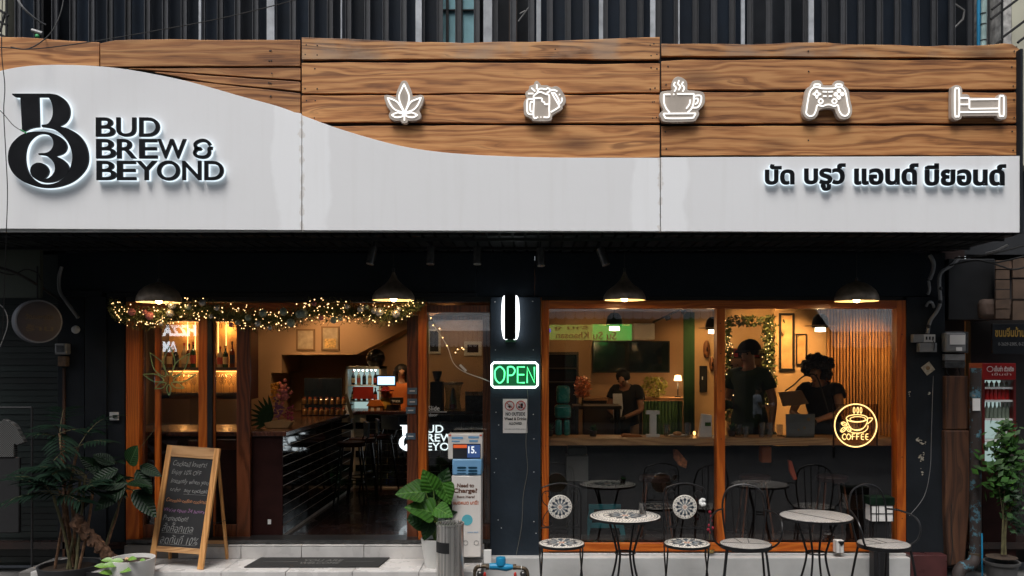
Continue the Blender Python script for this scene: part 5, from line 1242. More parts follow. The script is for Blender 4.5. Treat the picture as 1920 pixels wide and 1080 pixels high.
gi.build('letter_ornament', m_paper, None, 'white capital letter ornament standing on the window counter', 'ornament', bevel=.002)
pb = thing('white_carton', 'white carton with a slanted top at the right end of the left counter', 'carton', (WX(1323, .3), .3, ZC))
MB().prism([(WX(1310, .3), ZC + .001), (WX(1334, .3), ZC + .001), (WX(1334, .3), WZ(778, .3)), (WX(1316, .3), WZ(776, .3))], .28, .36).build('carton_body', m_paper, pb, bevel=.002)
pbx(1322, 1333, 792, 799, .276, .2795).build('carton_print', m_leaf_g, pb)
def cup(px, y, label, h=.12, r_=.035, mt=None):
    p = Vector((WX(px, y), y, ZC + .001)); o = MB().lathe([(0, .004), (r_ * .8, 0), (r_, h), (r_ * .94, h), (r_ * .75, .008), (0, .01)], p, 14).build('drinking_glass', mt or m_cupglass, None, label, 'glass', 'glasses on the window counter', piv=p)
for px, lb in ((1398, 'short clear glass on the window counter just right of the wooden mullion'), (1428, 'tall clear glass on the window counter below the cap man'), (1443, 'clear glass on the window counter left of the laptop'), (1289, 'glass with a warm drink left of the white carton')):
    cup(px, .25, lb, .11 if px == 1398 else .15)
nk = MB().prism([(WX(1165, .3), ZC + .001), (WX(1205, .3), ZC + .001), (WX(1200, .3), ZC + .02), (WX(1170, .3), ZC + .03)], .25, .4).build('folded_cloth', mat('orange_cloth', (.35, .12, .03), r=.8), None, 'folded orange brown cloth lying beside the white letter ornament', 'cloth', bevel=.006)
pl_ = thing('food_plate', 'small plate of food glowing warm right of the letter ornament', 'plate', (WX(1272, .35), .35, ZC))
MB().lathe([(0, .004), (.08, .004), (.10, .018), (.08, .001), (0, 0)], (WX(1272, .35), .35, ZC + .001), 20).build('dish', m_white, pl_); MB().sphere((WX(1270, .35), .35, ZC + .03), .04, 10, 6, (1.2, 1, .6)).build('food', mat('bread', (.5, .25, .1), r=.7), pl_)
for px, lb in ((1385, 'short clear glass on the window counter left of the tall glass'), (1462, 'clear glass on the window counter touching the laptop'), (1250, 'clear glass standing right of the white letter ornament')): cup(px, .38, lb, .12)
for px, lb, hh in ((1112, 'small potted succulent on the window counter between the ornament and the cloth', .07), (1030, 'small dark potted plant at the far left end of the window counter', .10), (1372, 'small potted fern on the window counter beside the mullion', .09)):
    t = thing('small_potted_plant', lb, 'potted plant', (WX(px, .35), .35, ZC), 'little pots on the window counter')
    MB().lathe([(0, 0), (.032, 0), (.042, .06), (.036, .06), (0, .05)], (WX(px, .35), .35, ZC + .001), 14).build('pot', m_darkwall, t)
    m = MB(); random.seed(px)
    for i in range(60):
        a = random.uniform(0, 2 * pi); e_ = random.uniform(.2, 1.3); L_ = hh * random.uniform(.6, 1.2); b0 = Vector((WX(px, .35), .35, ZC + .055)); d = Vector((cos(a) * cos(e_), sin(a) * cos(e_), sin(e_))); u = Vector((-sin(a), cos(a), 0)) * .007
        m.add([b0 - u, b0 + d * L_ * .6 - u, b0 + d * L_, b0 + d * L_ * .6 + u, b0 + u], [(0, 1, 2, 3, 4)])
    m.build('foliage', m_leaf_g, t, kind='stuff')
td = thing('tea_light', 'glowing tea light in a small glass on the window counter left of the carton', 'candle', (WX(1302, .4), .4, ZC))
MB().lathe([(0, 0), (.025, 0), (.03, .05), (.027, .05), (.022, .006)], (WX(1302, .4), .4, ZC + .001), 12).build('glass', m_cupglass, td); MB().sphere((WX(1302, .4), .4, ZC + .028), .014, 8, 6, (1, 1, 1.6)).build('flame', emis('flame', (1, .45, .12), 9), td)
# laptop seen from behind
lp = thing('laptop', 'grey laptop with stickers open on the window counter, lid facing out', 'laptop', (WX(1500, .3), .3, ZC))
MB().prism([(WX(1473, .22), ZC + .012), (WX(1526, .22), ZC + .012), (WX(1527, .22), WZ(776, .22)), (WX(1472, .22), WZ(776, .22))], .20, .207).build('lid', mat('laptop_grey', (.16, .16, .16), r=.35, m=.5), lp, bevel=.002)
bx(WX(1473, .22), WX(1526, .22), .207, .43, ZC + .001, ZC + .012).build('base', m_steel_dark, lp)
for a, b, r_ in ((1516, 786, .018), (1508, 802, .015), (1497, 806, .012)): MB().lathe([(0, -.0015), (r_, -.0015), (r_, 0)], (WX(a, .2), .1985, WZ(b, .2)), 14, 'Y').build('lid_sticker', m_gold, lp)
ca = thing('camera_on_arm', 'black desk arm with a square shaded lamp reaching left above the laptop', 'desk lamp', (WX(1530, .5), .5, ZC))
MB().tube(sp3([W(1560, 800, .6), W(1545, 745, .6), W(1530, 705, .6), W(1508, 705, .6), W(1488, 722, .6), W(1472, 733, .6)]), .008, 6).build('arm', m_black, ca)
MB().prism([(WX(1462, .6), WZ(736, .6)), (WX(1502, .6), WZ(732, .6)), (WX(1516, .6), WZ(757, .6)), (WX(1470, .6), WZ(762, .6))], .58, .66).build('shade', mat('brown_shade', (.16, .09, .05), r=.5), ca, bevel=.004)

# COFFEE neon on clear acrylic
Yk = .085
cn = thing('coffee_neon_sign', 'round warm neon coffee cup sign reading COFFEE, hung inside the window at right', 'neon sign', (WX(1604, Yk), Yk, WZ(840, Yk)))
pbx(1563, 1645, 758, 837, Yk + .012, Yk + .018).build('acrylic_plate', glassmat('acrylic', (.80, .74, .68), .06), cn)
for a, b, c, d in ((1562, 1564, 757, 838), (1644, 1646, 757, 838)): pbx(a, b, c, d, Yk + .011, Yk + .02).build('edge_strip', m_darkred, cn)
m_neon = emis('warm_neon', (1, .60, .21), 2.6)
KS, KX, KY = 10.28, 1550, 745
def nline(pts, closed=False, r_=.0052, nm='neon_tube'):
    r_ *= .78
    P2 = [(KX + p[0] / KS, KY + p[1] / KS, *p[2:]) for p in pts]
    q = smoothpoly(P2, closed=closed, n=5) if len(P2) > 2 else [p[:2] for p in P2]
    MB().tube([(WX(a, Yk), Yk, WZ(b, Yk)) for a, b in q], r_, 6, closed=closed).build(nm, m_neon, cn)
nline([(560 + 405 * cos(2 * pi * i / 24), 542 + 412 * sin(2 * pi * i / 24)) for i in range(24)], True, .0075)
nline([(585 + 205 * cos(2 * pi * i / 14), 405 + 72 * sin(2 * pi * i / 14)) for i in range(14)], True)
nline([(600 + 150 * cos(2 * pi * i / 14), 420 + 48 * sin(2 * pi * i / 14)) for i in range(14)], True, .004)
nline([(385, 430), (420, 520), (490, 610), (600, 640), (700, 600), (770, 510), (790, 420)])
nline([(790, 400), (880, 400), (860, 450), (785, 515)]); nline([(470, 675), (600, 690), (720, 665), (790, 600), (795, 540)], r_=.0045); nline([(470, 600), (540, 625), (620, 620), (700, 600)], r_=.004)
for dx in (530, 600, 662): nline([(dx, 190), (dx - 18, 250), (dx, 310), (dx + 18, 250)], True, .004)
for bx_, by_, rot in ((340, 515, .4), (320, 625, -.7), (425, 615, .9)):
    nline([(bx_ + 55 * cos(a) * cos(rot) - 34 * sin(a) * sin(rot), by_ + 55 * cos(a) * sin(rot) + 34 * sin(a) * cos(rot)) for a in [2 * pi * i / 10 for i in range(10)]], True, .005)
    nline([(bx_ - 45 * cos(rot), by_ - 45 * sin(rot)), (bx_ + 45 * cos(rot), by_ + 45 * sin(rot))], r_=.004)
gl_ = {'C': [[(.95, .15), (.5, 0), (.1, .3), (.1, .7), (.5, 1), (.95, .85)]], 'O': ['c', [(.5, 0), (.95, .3), (.95, .7), (.5, 1), (.05, .7), (.05, .3)]], 'F': [[(.9, 0), (.3, 0, 1), (.3, 1)], [(.05, .45), (.85, .45)]], 'E': [[(.95, .02), (.45, .05), (.3, .5), (.45, .95), (.95, .98)], [(.3, .5), (.9, .5)]]}
for i, ch_ in enumerate('COFFEE'):
    x_ = 300 + i * 86; cl = gl_[ch_][0] == 'c'
    for st in (gl_[ch_][1:] if cl else gl_[ch_]): nline([(x_ + p[0] * 76, 705 + p[1] * 110, *p[2:]) for p in st], cl, .0048, 'neon_letter')
ld = bpy.data.lights.new('neon_light', 'POINT'); ld.energy = .8; ld.color = (1, .6, .25); ld.shadow_soft_size = .15
lo = bpy.data.objects.new('neon_light', ld); COL.objects.link(lo); lo.parent = cn; lo.location = (0, -.02, .2)

# unlit green leaf-shaped neon on the left door
Yx = .032
gn = thing('green_leaf_neon', 'large unlit green neon outline of a leaf on the left glass door', 'neon sign', (WX(318, Yx), Yx, WZ(742, Yx)))
m_gneon = mat('green_tube', (.26, .42, .20), r=.3, coat=.5)
O = (316, 716)
for (tx, ty, w_) in ((281, 661, 10), (318, 648, 11), (356, 662, 10), (268, 702, 7), (367, 702, 7), (290, 729, 5), (345, 728, 5), (317, 742, 4)):
    d = Vector((tx - O[0], ty - O[1])); n_ = Vector((-d.y, d.x)).normalized() * w_; o_ = Vector(O) + d * .18
    pts = [tuple(o_), tuple(o_ + d * .35 + n_), (tx, ty, 1), tuple(o_ + d * .35 - n_)]
    q = smoothpoly(pts, n=6); MB().tube([(WX(a, Yx), Yx, WZ(b, Yx)) for a, b in q], .0055, 6, closed=True).build('neon_tube', m_gneon, gn)

# ================================================================== PEOPLE
def skin_mesh(name, verts, edges, radii, mt, root=0, sub=1):
    me = bpy.data.meshes.new(name); me.from_pydata([tuple(v) for v in verts], edges, [])
    o = bpy.data.objects.new(name, me); COL.objects.link(o)
    md = o.modifiers.new('s', 'SKIN'); md.use_smooth_shade = True
    sv = me.skin_vertices[0].data
    for i, r_ in enumerate(radii): sv[i].radius = r_ if isinstance(r_, tuple) else (r_, r_)
    for i in range(len(verts)): sv[i].use_root = (i == root)
    s2 = o.modifiers.new('u', 'SUBSURF'); s2.levels = sub; s2.render_levels = sub
    dg = bpy.context.evaluated_depsgraph_get(); out = bpy.data.meshes.new_from_object(o.evaluated_get(dg)); out.name = name
    bpy.data.objects.remove(o); bpy.data.meshes.remove(me)
    out.materials.clear(); out.materials.append(mt); return out
BASE = dict(pelvis=(0, 0, .93), spine=(0, 0, 1.08), chest=(0, 0, 1.26), nb=(0, .0, 1.42), neck=(0, -.005, 1.47), head=(0, -.02, 1.56), top=(0, -.01, 1.64),
            nose=(0, -.115, 1.555), chin=(0, -.07, 1.495),
            ls=(.16, 0, 1.385), le=(.235, .02, 1.12), lw=(.25, -.06, .89), rs=(-.16, 0, 1.385), re=(-.235, .02, 1.12), rw=(-.25, -.06, .89),
            lh=(.09, 0, .88), lk=(.10, -.02, .48), la=(.10, .02, .08), lt=(.11, -.14, .035), rh=(-.09, 0, .88), rk=(-.10, -.02, .48), ra=(-.10, .02, .08), rt=(-.11, -.14, .035))
RAD = dict(pelvis=(.15, .11), spine=(.13, .10), chest=(.155, .11), nb=(.08, .07), neck=.052, head=(.078, .095), top=(.06, .075), nose=.012, chin=(.035, .03), ls=.058, le=.04, lw=.026, rs=.058, re=.04, rw=.026, lh=.088, lk=.058, la=.04, lt=.035, rh=.088, rk=.058, ra=.04, rt=.035)
EDG = [('pelvis', 'spine'), ('spine', 'chest'), ('chest', 'nb'), ('nb', 'neck'), ('neck', 'head'), ('head', 'top'), ('head', 'nose'), ('head', 'chin'), ('chest', 'ls'), ('ls', 'le'), ('le', 'lw'), ('chest', 'rs'), ('rs', 're'), ('re', 'rw'), ('pelvis', 'lh'), ('lh', 'lk'), ('lk', 'la'), ('la', 'lt'), ('pelvis', 'rh'), ('rh', 'rk'), ('rk', 'ra'), ('ra', 'rt')]
def person(label, loc, rz, pose, scale=1.0, shirt=None, trousers=None, hair='short', sleeve=.55, group=None, cap=None):
    J = dict(BASE); J.update(pose); J = {k: Vector(v) for k, v in J.items()}
    t = thing('person', label, 'person', (0, 0, 0), group)
    names = list(J); verts = [J[n] for n in names]; rad = [RAD[n] for n in names]; edges = [(names.index(a), names.index(b)) for a, b in EDG]
    for side in 'lr':
        wv, ev = J[side + 'w'], J[side + 'e']; d = (wv - ev).normalized(); s_ = d.orthogonal().normalized(); s_ = Vector((1, 0, 0)) - d * d.x; s_ = s_.normalized() if s_.length > .2 else d.orthogonal().normalized(); u = d.cross(s_)
        wi = names.index(side + 'w'); verts.append(wv + d * .055); rad.append((.036, .018)); pi_ = len(verts) - 1; edges.append((wi, pi_))
        for k in range(4):
            o_ = s_ * (k - 1.5) * .018; L_ = (.07, .08, .075, .06)[k]
            verts.append(wv + d * .085 + o_); rad.append(.0085); a = len(verts) - 1; edges.append((pi_, a))
            verts.append(wv + d * (.085 + L_ * .5) + o_ * 1.1 + u * .008); rad.append(.008); edges.append((a, a + 1))
            verts.append(wv + d * (.085 + L_) + o_ * 1.1 + u * .028); rad.append(.0065); edges.append((a + 1, a + 2))
        sg = 1 if side == 'l' else -1
        verts.append(wv + d * .05 - s_ * sg * .042); rad.append(.010); a = len(verts) - 1; edges.append((pi_, a)); verts.append(wv + d * .085 - s_ * sg * .055 + u * .01); rad.append(.008); edges.append((a, a + 1))
    def add(nm, me):
        o = bpy.data.objects.new(nm, me); COL.objects.link(o); o.parent = t; return o
    add('body', skin_mesh('body', verts, edges, rad, m_skin))
    bd_me = t.children[0].data
    bones = [(a, b) for a, b in EDG]
    def rad_(k): q = RAD[k]; return max(q) if isinstance(q, tuple) else q
    def region(c):
        best = None
        for a, b in bones:
            A, B = J[a], J[b]; ab = B - A; f = max(0, min(1, (c - A).dot(ab) / max(1e-6, ab.length_squared))); r_ = rad_(a) + (rad_(b) - rad_(a)) * f
            q = (c - A.lerp(B, f)).length / r_
            if best is None or q < best[0]: best = (q, a, b, f)
        return best[1:]
    def cloth(nm, test, grow, mt):
        bm = bmesh.new(); bm.from_mesh(bd_me); bm.normal_update()
        kill = [f for f in bm.faces if not test(*region(f.calc_center_median()))]
        bmesh.ops.delete(bm, geom=kill, context='FACES')
        for v in bm.verts: v.co += v.normal * grow
        me = bpy.data.meshes.new(nm); bm.to_mesh(me); bm.free(); me.materials.clear(); me.materials.append(mt); me.shade_smooth()
        o = add(nm, me); so = o.modifiers.new('solid', 'SOLIDIFY'); so.thickness = .008; so.offset = 1
    def t_shirt(a, b, f):
        return (a, b) in (('pelvis', 'spine'), ('spine', 'chest'), ('chest', 'ls'), ('chest', 'rs')) or ((a, b) == ('chest', 'nb') and f < .95) or (b in ('le', 're') and f < sleeve) or (b in ('lh', 'rh'))
    def t_trou(a, b, f):
        return b in ('lh', 'rh', 'lk', 'rk') or (b in ('la', 'ra') and f < .92) or (a, b) == ('pelvis', 'spine')
    cloth('shirt', t_shirt, .018, shirt); cloth('trousers', t_trou, .010, trousers)
    h = J['head']; fd = (J['nose'] - h); fd.normalize(); up = (J['top'] - h).normalized(); sd_ = fd.cross(up).normalized()
    hm = MB(); rs_ = {'short': (.098, 0), 'curly': (.16, .03), 'long': (.108, 0)}[hair]
    random.seed(len(label))
    if hair == 'curly':
        for i in range(150):
            a = random.uniform(0, 2 * pi); b = random.uniform(-.75, 1); q = math.sqrt(1 - b * b)
            dv = sd_ * cos(a) * q + up * b + fd * sin(a) * q
            if dv.dot(fd) > .45 and b < .35: continue
            hm.sphere(h + up * .04 - fd * .02 + dv * random.uniform(.075, .15), random.uniform(.024, .042), 6, 4)
    else:
        n, m_ = 18, 12; vs = []; fs = []
        for i in range(m_ + 1):
            th_ = pi * .62 * i / m_
            for j in range(n):
                a = 2 * pi * j / n; dv = sd_ * cos(a) * sin(th_) + fd * sin(a) * sin(th_) + up * cos(th_)
                front = max(0, sin(a)) * (i / m_)
                q = rs_[0] * (1 - .25 * front) + .006 * mn.noise(dv * 9)
                vs.append(h + up * .03 - fd * .012 * (1 + 1.2 * front) + dv * q)
        for i in range(m_):
            for j in range(n): fs.append((i * n + j, i * n + (j + 1) % n, (i + 1) * n + (j + 1) % n, (i + 1) * n + j))
        hm.add(vs, fs)
        if hair == 'long':
            for s_ in (-1, 1): hm.tube([h + sd_ * s_ * .08 + up * .03 - fd * .03, h + sd_ * s_ * .09 - up * .08 - fd * .04, h + sd_ * s_ * .085 - up * .2 - fd * .03], [.04, .045, .02], 8)
            hm.tube([h + up * .03 - fd * .06, h - up * .1 - fd * .08, h - up * .24 - fd * .06], [.06, .07, .03], 8)
    hm.build('hair', m_hair, t)
    for s_ in (-1, 1): MB().sphere(h + fd * .088 + sd_ * s_ * .032 + up * .012, .010, 8, 6).build('eye', m_ink, t)
    MB().tube([h + fd * .093 - up * .045 - sd_ * .022, h + fd * .1 - up * .047, h + fd * .093 - up * .045 + sd_ * .022], .006, 6).build('mouth', mat('lips', (.25, .08, .06), r=.5) if 'lips' not in bpy.data.materials else bpy.data.materials['lips'], t)
    if cap is not None:
        cm = MB(); n, m_ = 18, 8; vs = []; fs = []
        for i in range(m_ + 1):
            th_ = pi * .48 * i / m_
            for j in range(n):
                a = 2 * pi * j / n; vs.append(h + up * .038 - fd * .01 + (sd_ * cos(a) * sin(th_) + fd * sin(a) * sin(th_) + up * cos(th_)) * .112)
        for i in range(m_):
            for j in range(n): fs.append((i * n + j, i * n + (j + 1) % n, (i + 1) * n + (j + 1) % n, (i + 1) * n + j))
        cm.add(vs, fs); cp = cm.build('cap', cap, t)
        q = h + up * .04 + fd * .10; MB().add([q - sd_ * .08, q + sd_ * .08, q + sd_ * .06 + fd * .07 - up * .015, q - sd_ * .06 + fd * .07 - up * .015, q - sd_ * .08 + up * .008, q + sd_ * .08 + up * .008, q + sd_ * .06 + fd * .07 - up * .007, q - sd_ * .06 + fd * .07 - up * .007], [(0, 1, 2, 3), (7, 6, 5, 4), (0, 4, 5, 1), (1, 5, 6, 2), (2, 6, 7, 3), (3, 7, 4, 0)]).build('cap_peak', cap, cp)
    for k in ('l', 'r'): pass
    t.location = loc; t.rotation_euler = (0, 0, rz); t.scale = (scale,) * 3
    return t, J
m_blk = mat('black_cloth', (.008, .008, .009), r=.9, bump=.3, bs=20)
m_grn = mat('dark_green_cloth', (.020, .045, .028), r=.9, bump=.3, bs=20)
m_org = mat('orange_cloth_shirt', (.55, .16, .04), r=.9, bump=.3, bs=20)
m_jean = mat('dark_denim', (.02, .03, .06), r=.9)
m_khaki = mat('khaki_cloth', (.22, .15, .10), r=.9)
m_pale = mat('pale_cloth', (.6, .63, .68), r=.9, bump=.3, bs=20)
# bartender behind the back bar
person('bartender in an orange top behind the till at the back bar', (WX(752, 4.35), 4.4, ZF), R(10), dict(rw=(-.12, -.22, 1.05), re=(-.22, -.02, 1.13), lw=(.14, -.26, 1.05), le=(.24, -.03, 1.13)), 1.03, m_org, m_blk, 'long')
# man working at the back, head bowed, white cloth tucked at his waist
p1, J1 = person('man in black t-shirt and beige trousers bowing his head, a white cloth at his waist', (WX(1176, 3.1), 3.2, ZF), R(-25), dict(nb=(0, -.05, 1.40), neck=(0, -.08, 1.44), head=(0, -.14, 1.50), top=(0, -.17, 1.585), nose=(0, -.225, 1.46), chin=(0, -.17, 1.42), rw=(-.02, -.30, 1.02), re=(-.24, -.06, 1.12), lw=(.06, -.32, 1.0), le=(.24, -.08, 1.10)), 1.03, m_blk, m_khaki, 'short')
tw = thing('white_cloth', 'white cloth hanging at the waist of the man in the black t-shirt', 'cloth', (WX(1155, 2.95), 2.95, 1.2))
MB().prism([(WX(1149, 2.95), WZ(738, 2.95)), (WX(1166, 2.95), WZ(738, 2.95)), (WX(1168, 2.95), WZ(765, 2.95)), (WX(1163, 2.95), WZ(792, 2.95)), (WX(1150, 2.95), WZ(790, 2.95))], 2.93, 2.95).build('cloth', m_pale, tw, bevel=.004)
# cap man facing left, standing
person('tall man in a dark green shirt and black cap standing sideways at the window counter', (WX(1405, 1.15), 1.15, ZF), R(-40), dict(rw=(-.12, -.26, 1.10), re=(-.22, -.02, 1.12)), 1.20, m_grn, m_blk, 'short', cap=m_blk)
# curly haired customer leaning over laptop
person('customer with big curly dark hair leaning over the laptop at the window counter', (WX(1552, .95), 1.0, ZF), R(-38), dict(spine=(0, -.04, 1.09), chest=(0, -.12, 1.25), nb=(0, -.2, 1.38), neck=(0, -.22, 1.42), head=(0, -.27, 1.49), top=(0, -.30, 1.57), nose=(0, -.36, 1.46), chin=(0, -.31, 1.42), ls=(.16, -.16, 1.35), rs=(-.16, -.16, 1.35), le=(.24, -.28, 1.12), lw=(.10, -.45, 1.06), re=(-.24, -.28, 1.10), rw=(-.06, -.47, 1.06)), 1.12, m_blk, m_jean, 'curly', sleeve=.35)
# pedestrian across the street (seen mirrored in the window)
t_, J_ = person('boy in a pale loose shirt looking at a phone, mirrored in the window', (WX(1420, 11.5), -11.42, .02), R(95), dict(rw=(-.08, -.30, 1.12), re=(-.22, -.06, 1.10), lw=(.08, -.30, 1.14), le=(.22, -.06, 1.10), head=(0, -.04, 1.55), nose=(0, -.13, 1.52)), .86, m_pale, m_blk, 'short')

# ================================================================== OPPOSITE SIDE OF THE STREET (what the glass mirrors, built tall to dim the lower facade)
op = thing('opposite_building', 'dark shophouse row across the street, mirrored in the glass, unseen upper floors raised to cut sky light', 'building', (0, -17, 0))
m_op = mat('grey_render', (.10, .095, .09), r=.85, var=.3, sc=1.2)
bx(-26, 26, -20, -17, 3.6, 15.0).build('upper_wall', m_op, op)  # unseen upper storeys, raised to hold sky light off the lower facade
bx(-26, 26, -20, -17.8, 0, 3.595).build('shopfront', mat('dark_shopfront', (.018, .018, .018), r=.5, var=.5, sc=1.5), op)
for x in (-14, -9, -4, 1, 6, 11, 16): bx(x - .2, x + .2, -17.79, -16.98, 0, 3.595).build('column', m_op, op)
for x, zz in [(x_, z_) for z_ in (4.6, 8.0, 11.4) for x_ in (-15, -12, -8.8, -6, -2, 1, 4, 8.5, 12, 15)]:
    f = bx(x - .9, x + .9, -16.995, -16.96, zz, zz + 1.8).build('window', m_white, op); bx(x - .8, x + .8, -16.959, -16.95, zz + .1, zz + 1.7).build('pane', mat('opp_pane', (.02, .025, .03), r=.1) if 'opp_pane' not in bpy.data.materials else bpy.data.materials['opp_pane'], f)
Yr = lambda yv: .08 - yv   # mirror of a virtual depth in the pane
# green board with its lettering (reads reversed in the glass)
yv = 16.0; ym = Yr(yv)
gb = thing('green_signboard', 'green shop signboard across the street, mirrored reversed in the window', 'signboard', (WX(1100, yv), ym, WZ(640, yv)))
m_gb = mat('green_board', (.03, .30, .05), r=.5, emit=3.6, ecol=(.06, .45, .08)); m_gb2 = mat('yellow_green_board', (.25, .40, .06), r=.5, emit=2.0, ecol=(.25, .40, .08))
bx(WX(1020, yv), WX(1111, yv), ym - .1, ym, WZ(637, yv), WZ(609, yv)).build('board', m_gb2, gb); bx(WX(1111.5, yv), WX(1185, yv), ym - .1, ym, WZ(638, yv), WZ(608, yv)).build('board', m_gb, gb)
def text_back(s, px0, px1, py0, py1, yv_, mt, par, bold=.02):
    """lettering facing +Y (towards the shop): left-to-right for a reader there, so reversed in the mirror"""
    y = Yr(yv_) + .002; xa, xb = WX(px0, yv_), WX(px1, yv_); za, zb = WZ(py1, yv_), WZ(py0, yv_)
    text_fit(MB(), s, lambda u, v, w: (xb + (xa - xb) * u, y + .02 * (1 - w), za + (zb - za) * v), bold, 2).build('lettering', mt, par)
m_dkt = mat('dark_lettering', (.02, .02, .015), r=.6)
text_back('Khaosan', 1042, 1104, 622, 635, yv, m_dkt, gb); text_back('\u0e23\u0e49\u0e32\u0e19 \u0e08\u0e39', 1040, 1104, 610, 620, yv, m_dkt, gb); text_back('Su Su', 1112, 1156, 622, 637, yv, m_dkt, gb)
bb = thing('blue_light_sign', 'small oval blue lit sign at the end of the green board across the street', 'lit sign', (WX(1023, 15.6), Yr(15.6), WZ(628, 15.6)))
MB().sphere((WX(1024, 15.6), Yr(15.6), WZ(620, 15.6)), .14, 14, 8, (1, .3, .6)).build('blue_oval', emis('blue_light', (.05, .08, .9), 4), bb)
# pizza sign, white lit letters
yv = 14.0
pz = thing('pizza_sign', 'white lit letters across the street, mirrored reversed in the left door glass', 'lit sign', (WX(335, yv), Yr(yv), WZ(660, yv)))
m_pz = emis('white_sign_light', (.8, .9, 1.0), 4.5)
text_back('PIZZA', 303, 366, 609, 630, yv, m_pz, pz, .05); text_back('AM', 304, 330, 640, 660, yv, m_pz, pz, .05)
bx(WX(300, yv), WX(372, yv), Yr(yv) - .12, Yr(yv) - .02, WZ(666, yv), WZ(603, yv)).build('board', m_black, pz)
bx(WX(334, yv), WX(338, yv), Yr(yv) - .10, Yr(yv) - .04, 0, WZ(666, yv)).build('post', m_black, pz)
# pale scalloped awnings
m_awn = mat('pale_canvas', (.78, .78, .78), r=.8)
def awning(px0, px1, pyt, pyb, yv_, label, n):
    y = Yr(yv_); t = thing('scalloped_awning', label, 'awning', (WX((px0 + px1) / 2, yv_), y, 0), 'awnings across the street')
    x0_, x1_ = WX(px0, yv_), WX(px1, yv_); zt_, zb_ = WZ(pyt, yv_), WZ(pyb, yv_)
    MB().add([(x0_, y - 1.2, zt_ + .6), (x1_, y - 1.2, zt_ + .6), (x1_, y, zt_), (x0_, y, zt_)], [(0, 1, 2, 3)]).build('canvas', m_awn, t)
    w_ = (x1_ - x0_) / n
    for i in range(n):
        a = x0_ + i * w_; MB().prism([(a, zt_), (a + w_ * .94, zt_), (a + w_ * .94, zb_ + .05), (a + w_ * .75, zb_), (a + w_ * .2, zb_), (a, zb_ + .05)], y - .01, y).build('flap', m_awn, t)
    for x in (x0_ + .05, x1_ - .05): bx(x - .02, x + .02, y - .06, y - .02, 0, zt_).build('post', m_black, t)
awning(1560, 1740, 622, 652, 9.5, 'pale scalloped awning across the street at the batten wall side of the glass', 5)
awning(1025, 1350, 584, 598, 13, 'long pale awning across the street, mirrored along the top of the left window pane', 18)
awning(790, 930, 620, 650, 11, 'pale fringed awning mirrored in the fixed pane left of the pillar', 16)

# ================================================================== LAMPS UNDER THE CANOPY
m_shade = mat('bronze_shade', (.22, .17, .125), r=.42, m=.4, var=.3, sc=20)
m_shade_in = mat('pale_shade_lining', (.85, .72, .50), r=.5, var=.03)
m_bulb = emis('warm_bulb', (1, .66, .30), 75)
def pendant(px, y, prof, label, e, rim_py, cord=True):
    p = W(px, rim_py, y); t = thing('pendant_lamp', label, 'pendant lamp', (p.x, p.y, ZS), 'pendant lamps under the canopy')
    n = 32
    MB().lathe(prof, p, n).build('shade', m_shade, t)
    MB().lathe([(r_ - .004, h + .0006) for r_, h in prof if r_ > .02], p, n).build('shade_lining', m_shade_in, t)
    h_ = prof[-1][1]
    MB().tube([(p.x, p.y, ZS), (p.x, p.y, p.z + h_)], .0035, 6).build('cord', m_wire, t)
    MB().lathe([(.012, h_ - .005), (.014, h_ + .03), (0, h_ + .032)], p, 10).build('cap', m_blackmetal, t)
    MB().sphere((p.x, p.y, p.z + .018), .030, 12, 8).build('bulb', m_bulb, t)
    ld = bpy.data.lights.new('pendant_light', 'SPOT'); ld.energy = e; ld.color = (1, .68, .36); ld.shadow_soft_size = .04; ld.spot_size = R(150); ld.spot_blend = .6
    lo = bpy.data.objects.new('pendant_light', ld); COL.objects.link(lo); lo.parent = t; lo.location = (0, 0, p.z - ZS + .012)
bell = [(.196, 0), (.199, .012), (.192, .045), (.168, .085), (.125, .118), (.082, .150), (.052, .182), (.032, .212), (.018, .245), (.010, .27)]
dome = [(.200, 0), (.203, .010), (.196, .05), (.172, .10), (.130, .14), (.080, .168), (.035, .182), (.016, .19)]
pendant(298, -.5, dome, 'dome pendant lamp under the canopy over the left door post, far left', 2.5, 567)
pendant(738, -.5, bell, 'bell shaped pendant lamp hanging at the right end of the garland', 4, 563)
pendant(1171, -.5, bell, 'bell shaped pendant lamp hanging before the left window pane', 4, 563)
pendant(1606, -.5, dome, 'dome pendant lamp hanging before the right window pane, far right', 3, 565)
def spot(px, py, tilt, label):
    y = -.75; p = W(px, py, y); t = thing('canopy_spotlight', label, 'spotlight', (p.x, p.y, ZS), 'small cylinder spotlights under the canopy')
    d = Vector((sin(tilt), -.15, -cos(tilt))).normalized()
    a = p - d * .085; b = p + d * .075
    MB().tube([a, b], .038, 14).build('spot_body', m_steel_dark, t)
    MB().tube([b, b + d * .004], .036, 14).build('rim', m_steel, t)
    MB().tube([(a.x, a.y, ZS), a - d * .01], .008, 6).build('bracket', m_blackmetal, t)
for px, py, tl_, lb in ((697, 480, -.18, 'black cylinder spotlight, leftmost of the five'), (808, 480, -.05, 'black cylinder spotlight, second from the left of the five'), (895, 480, 0, 'black cylinder spotlight just left of the navy pillar'), (1014, 483, .03, 'black cylinder spotlight just right of the navy pillar'), (1131, 482, .35, 'black tilted cylinder spotlight, rightmost of the five')):
    spot(px, py, tl_, lb)

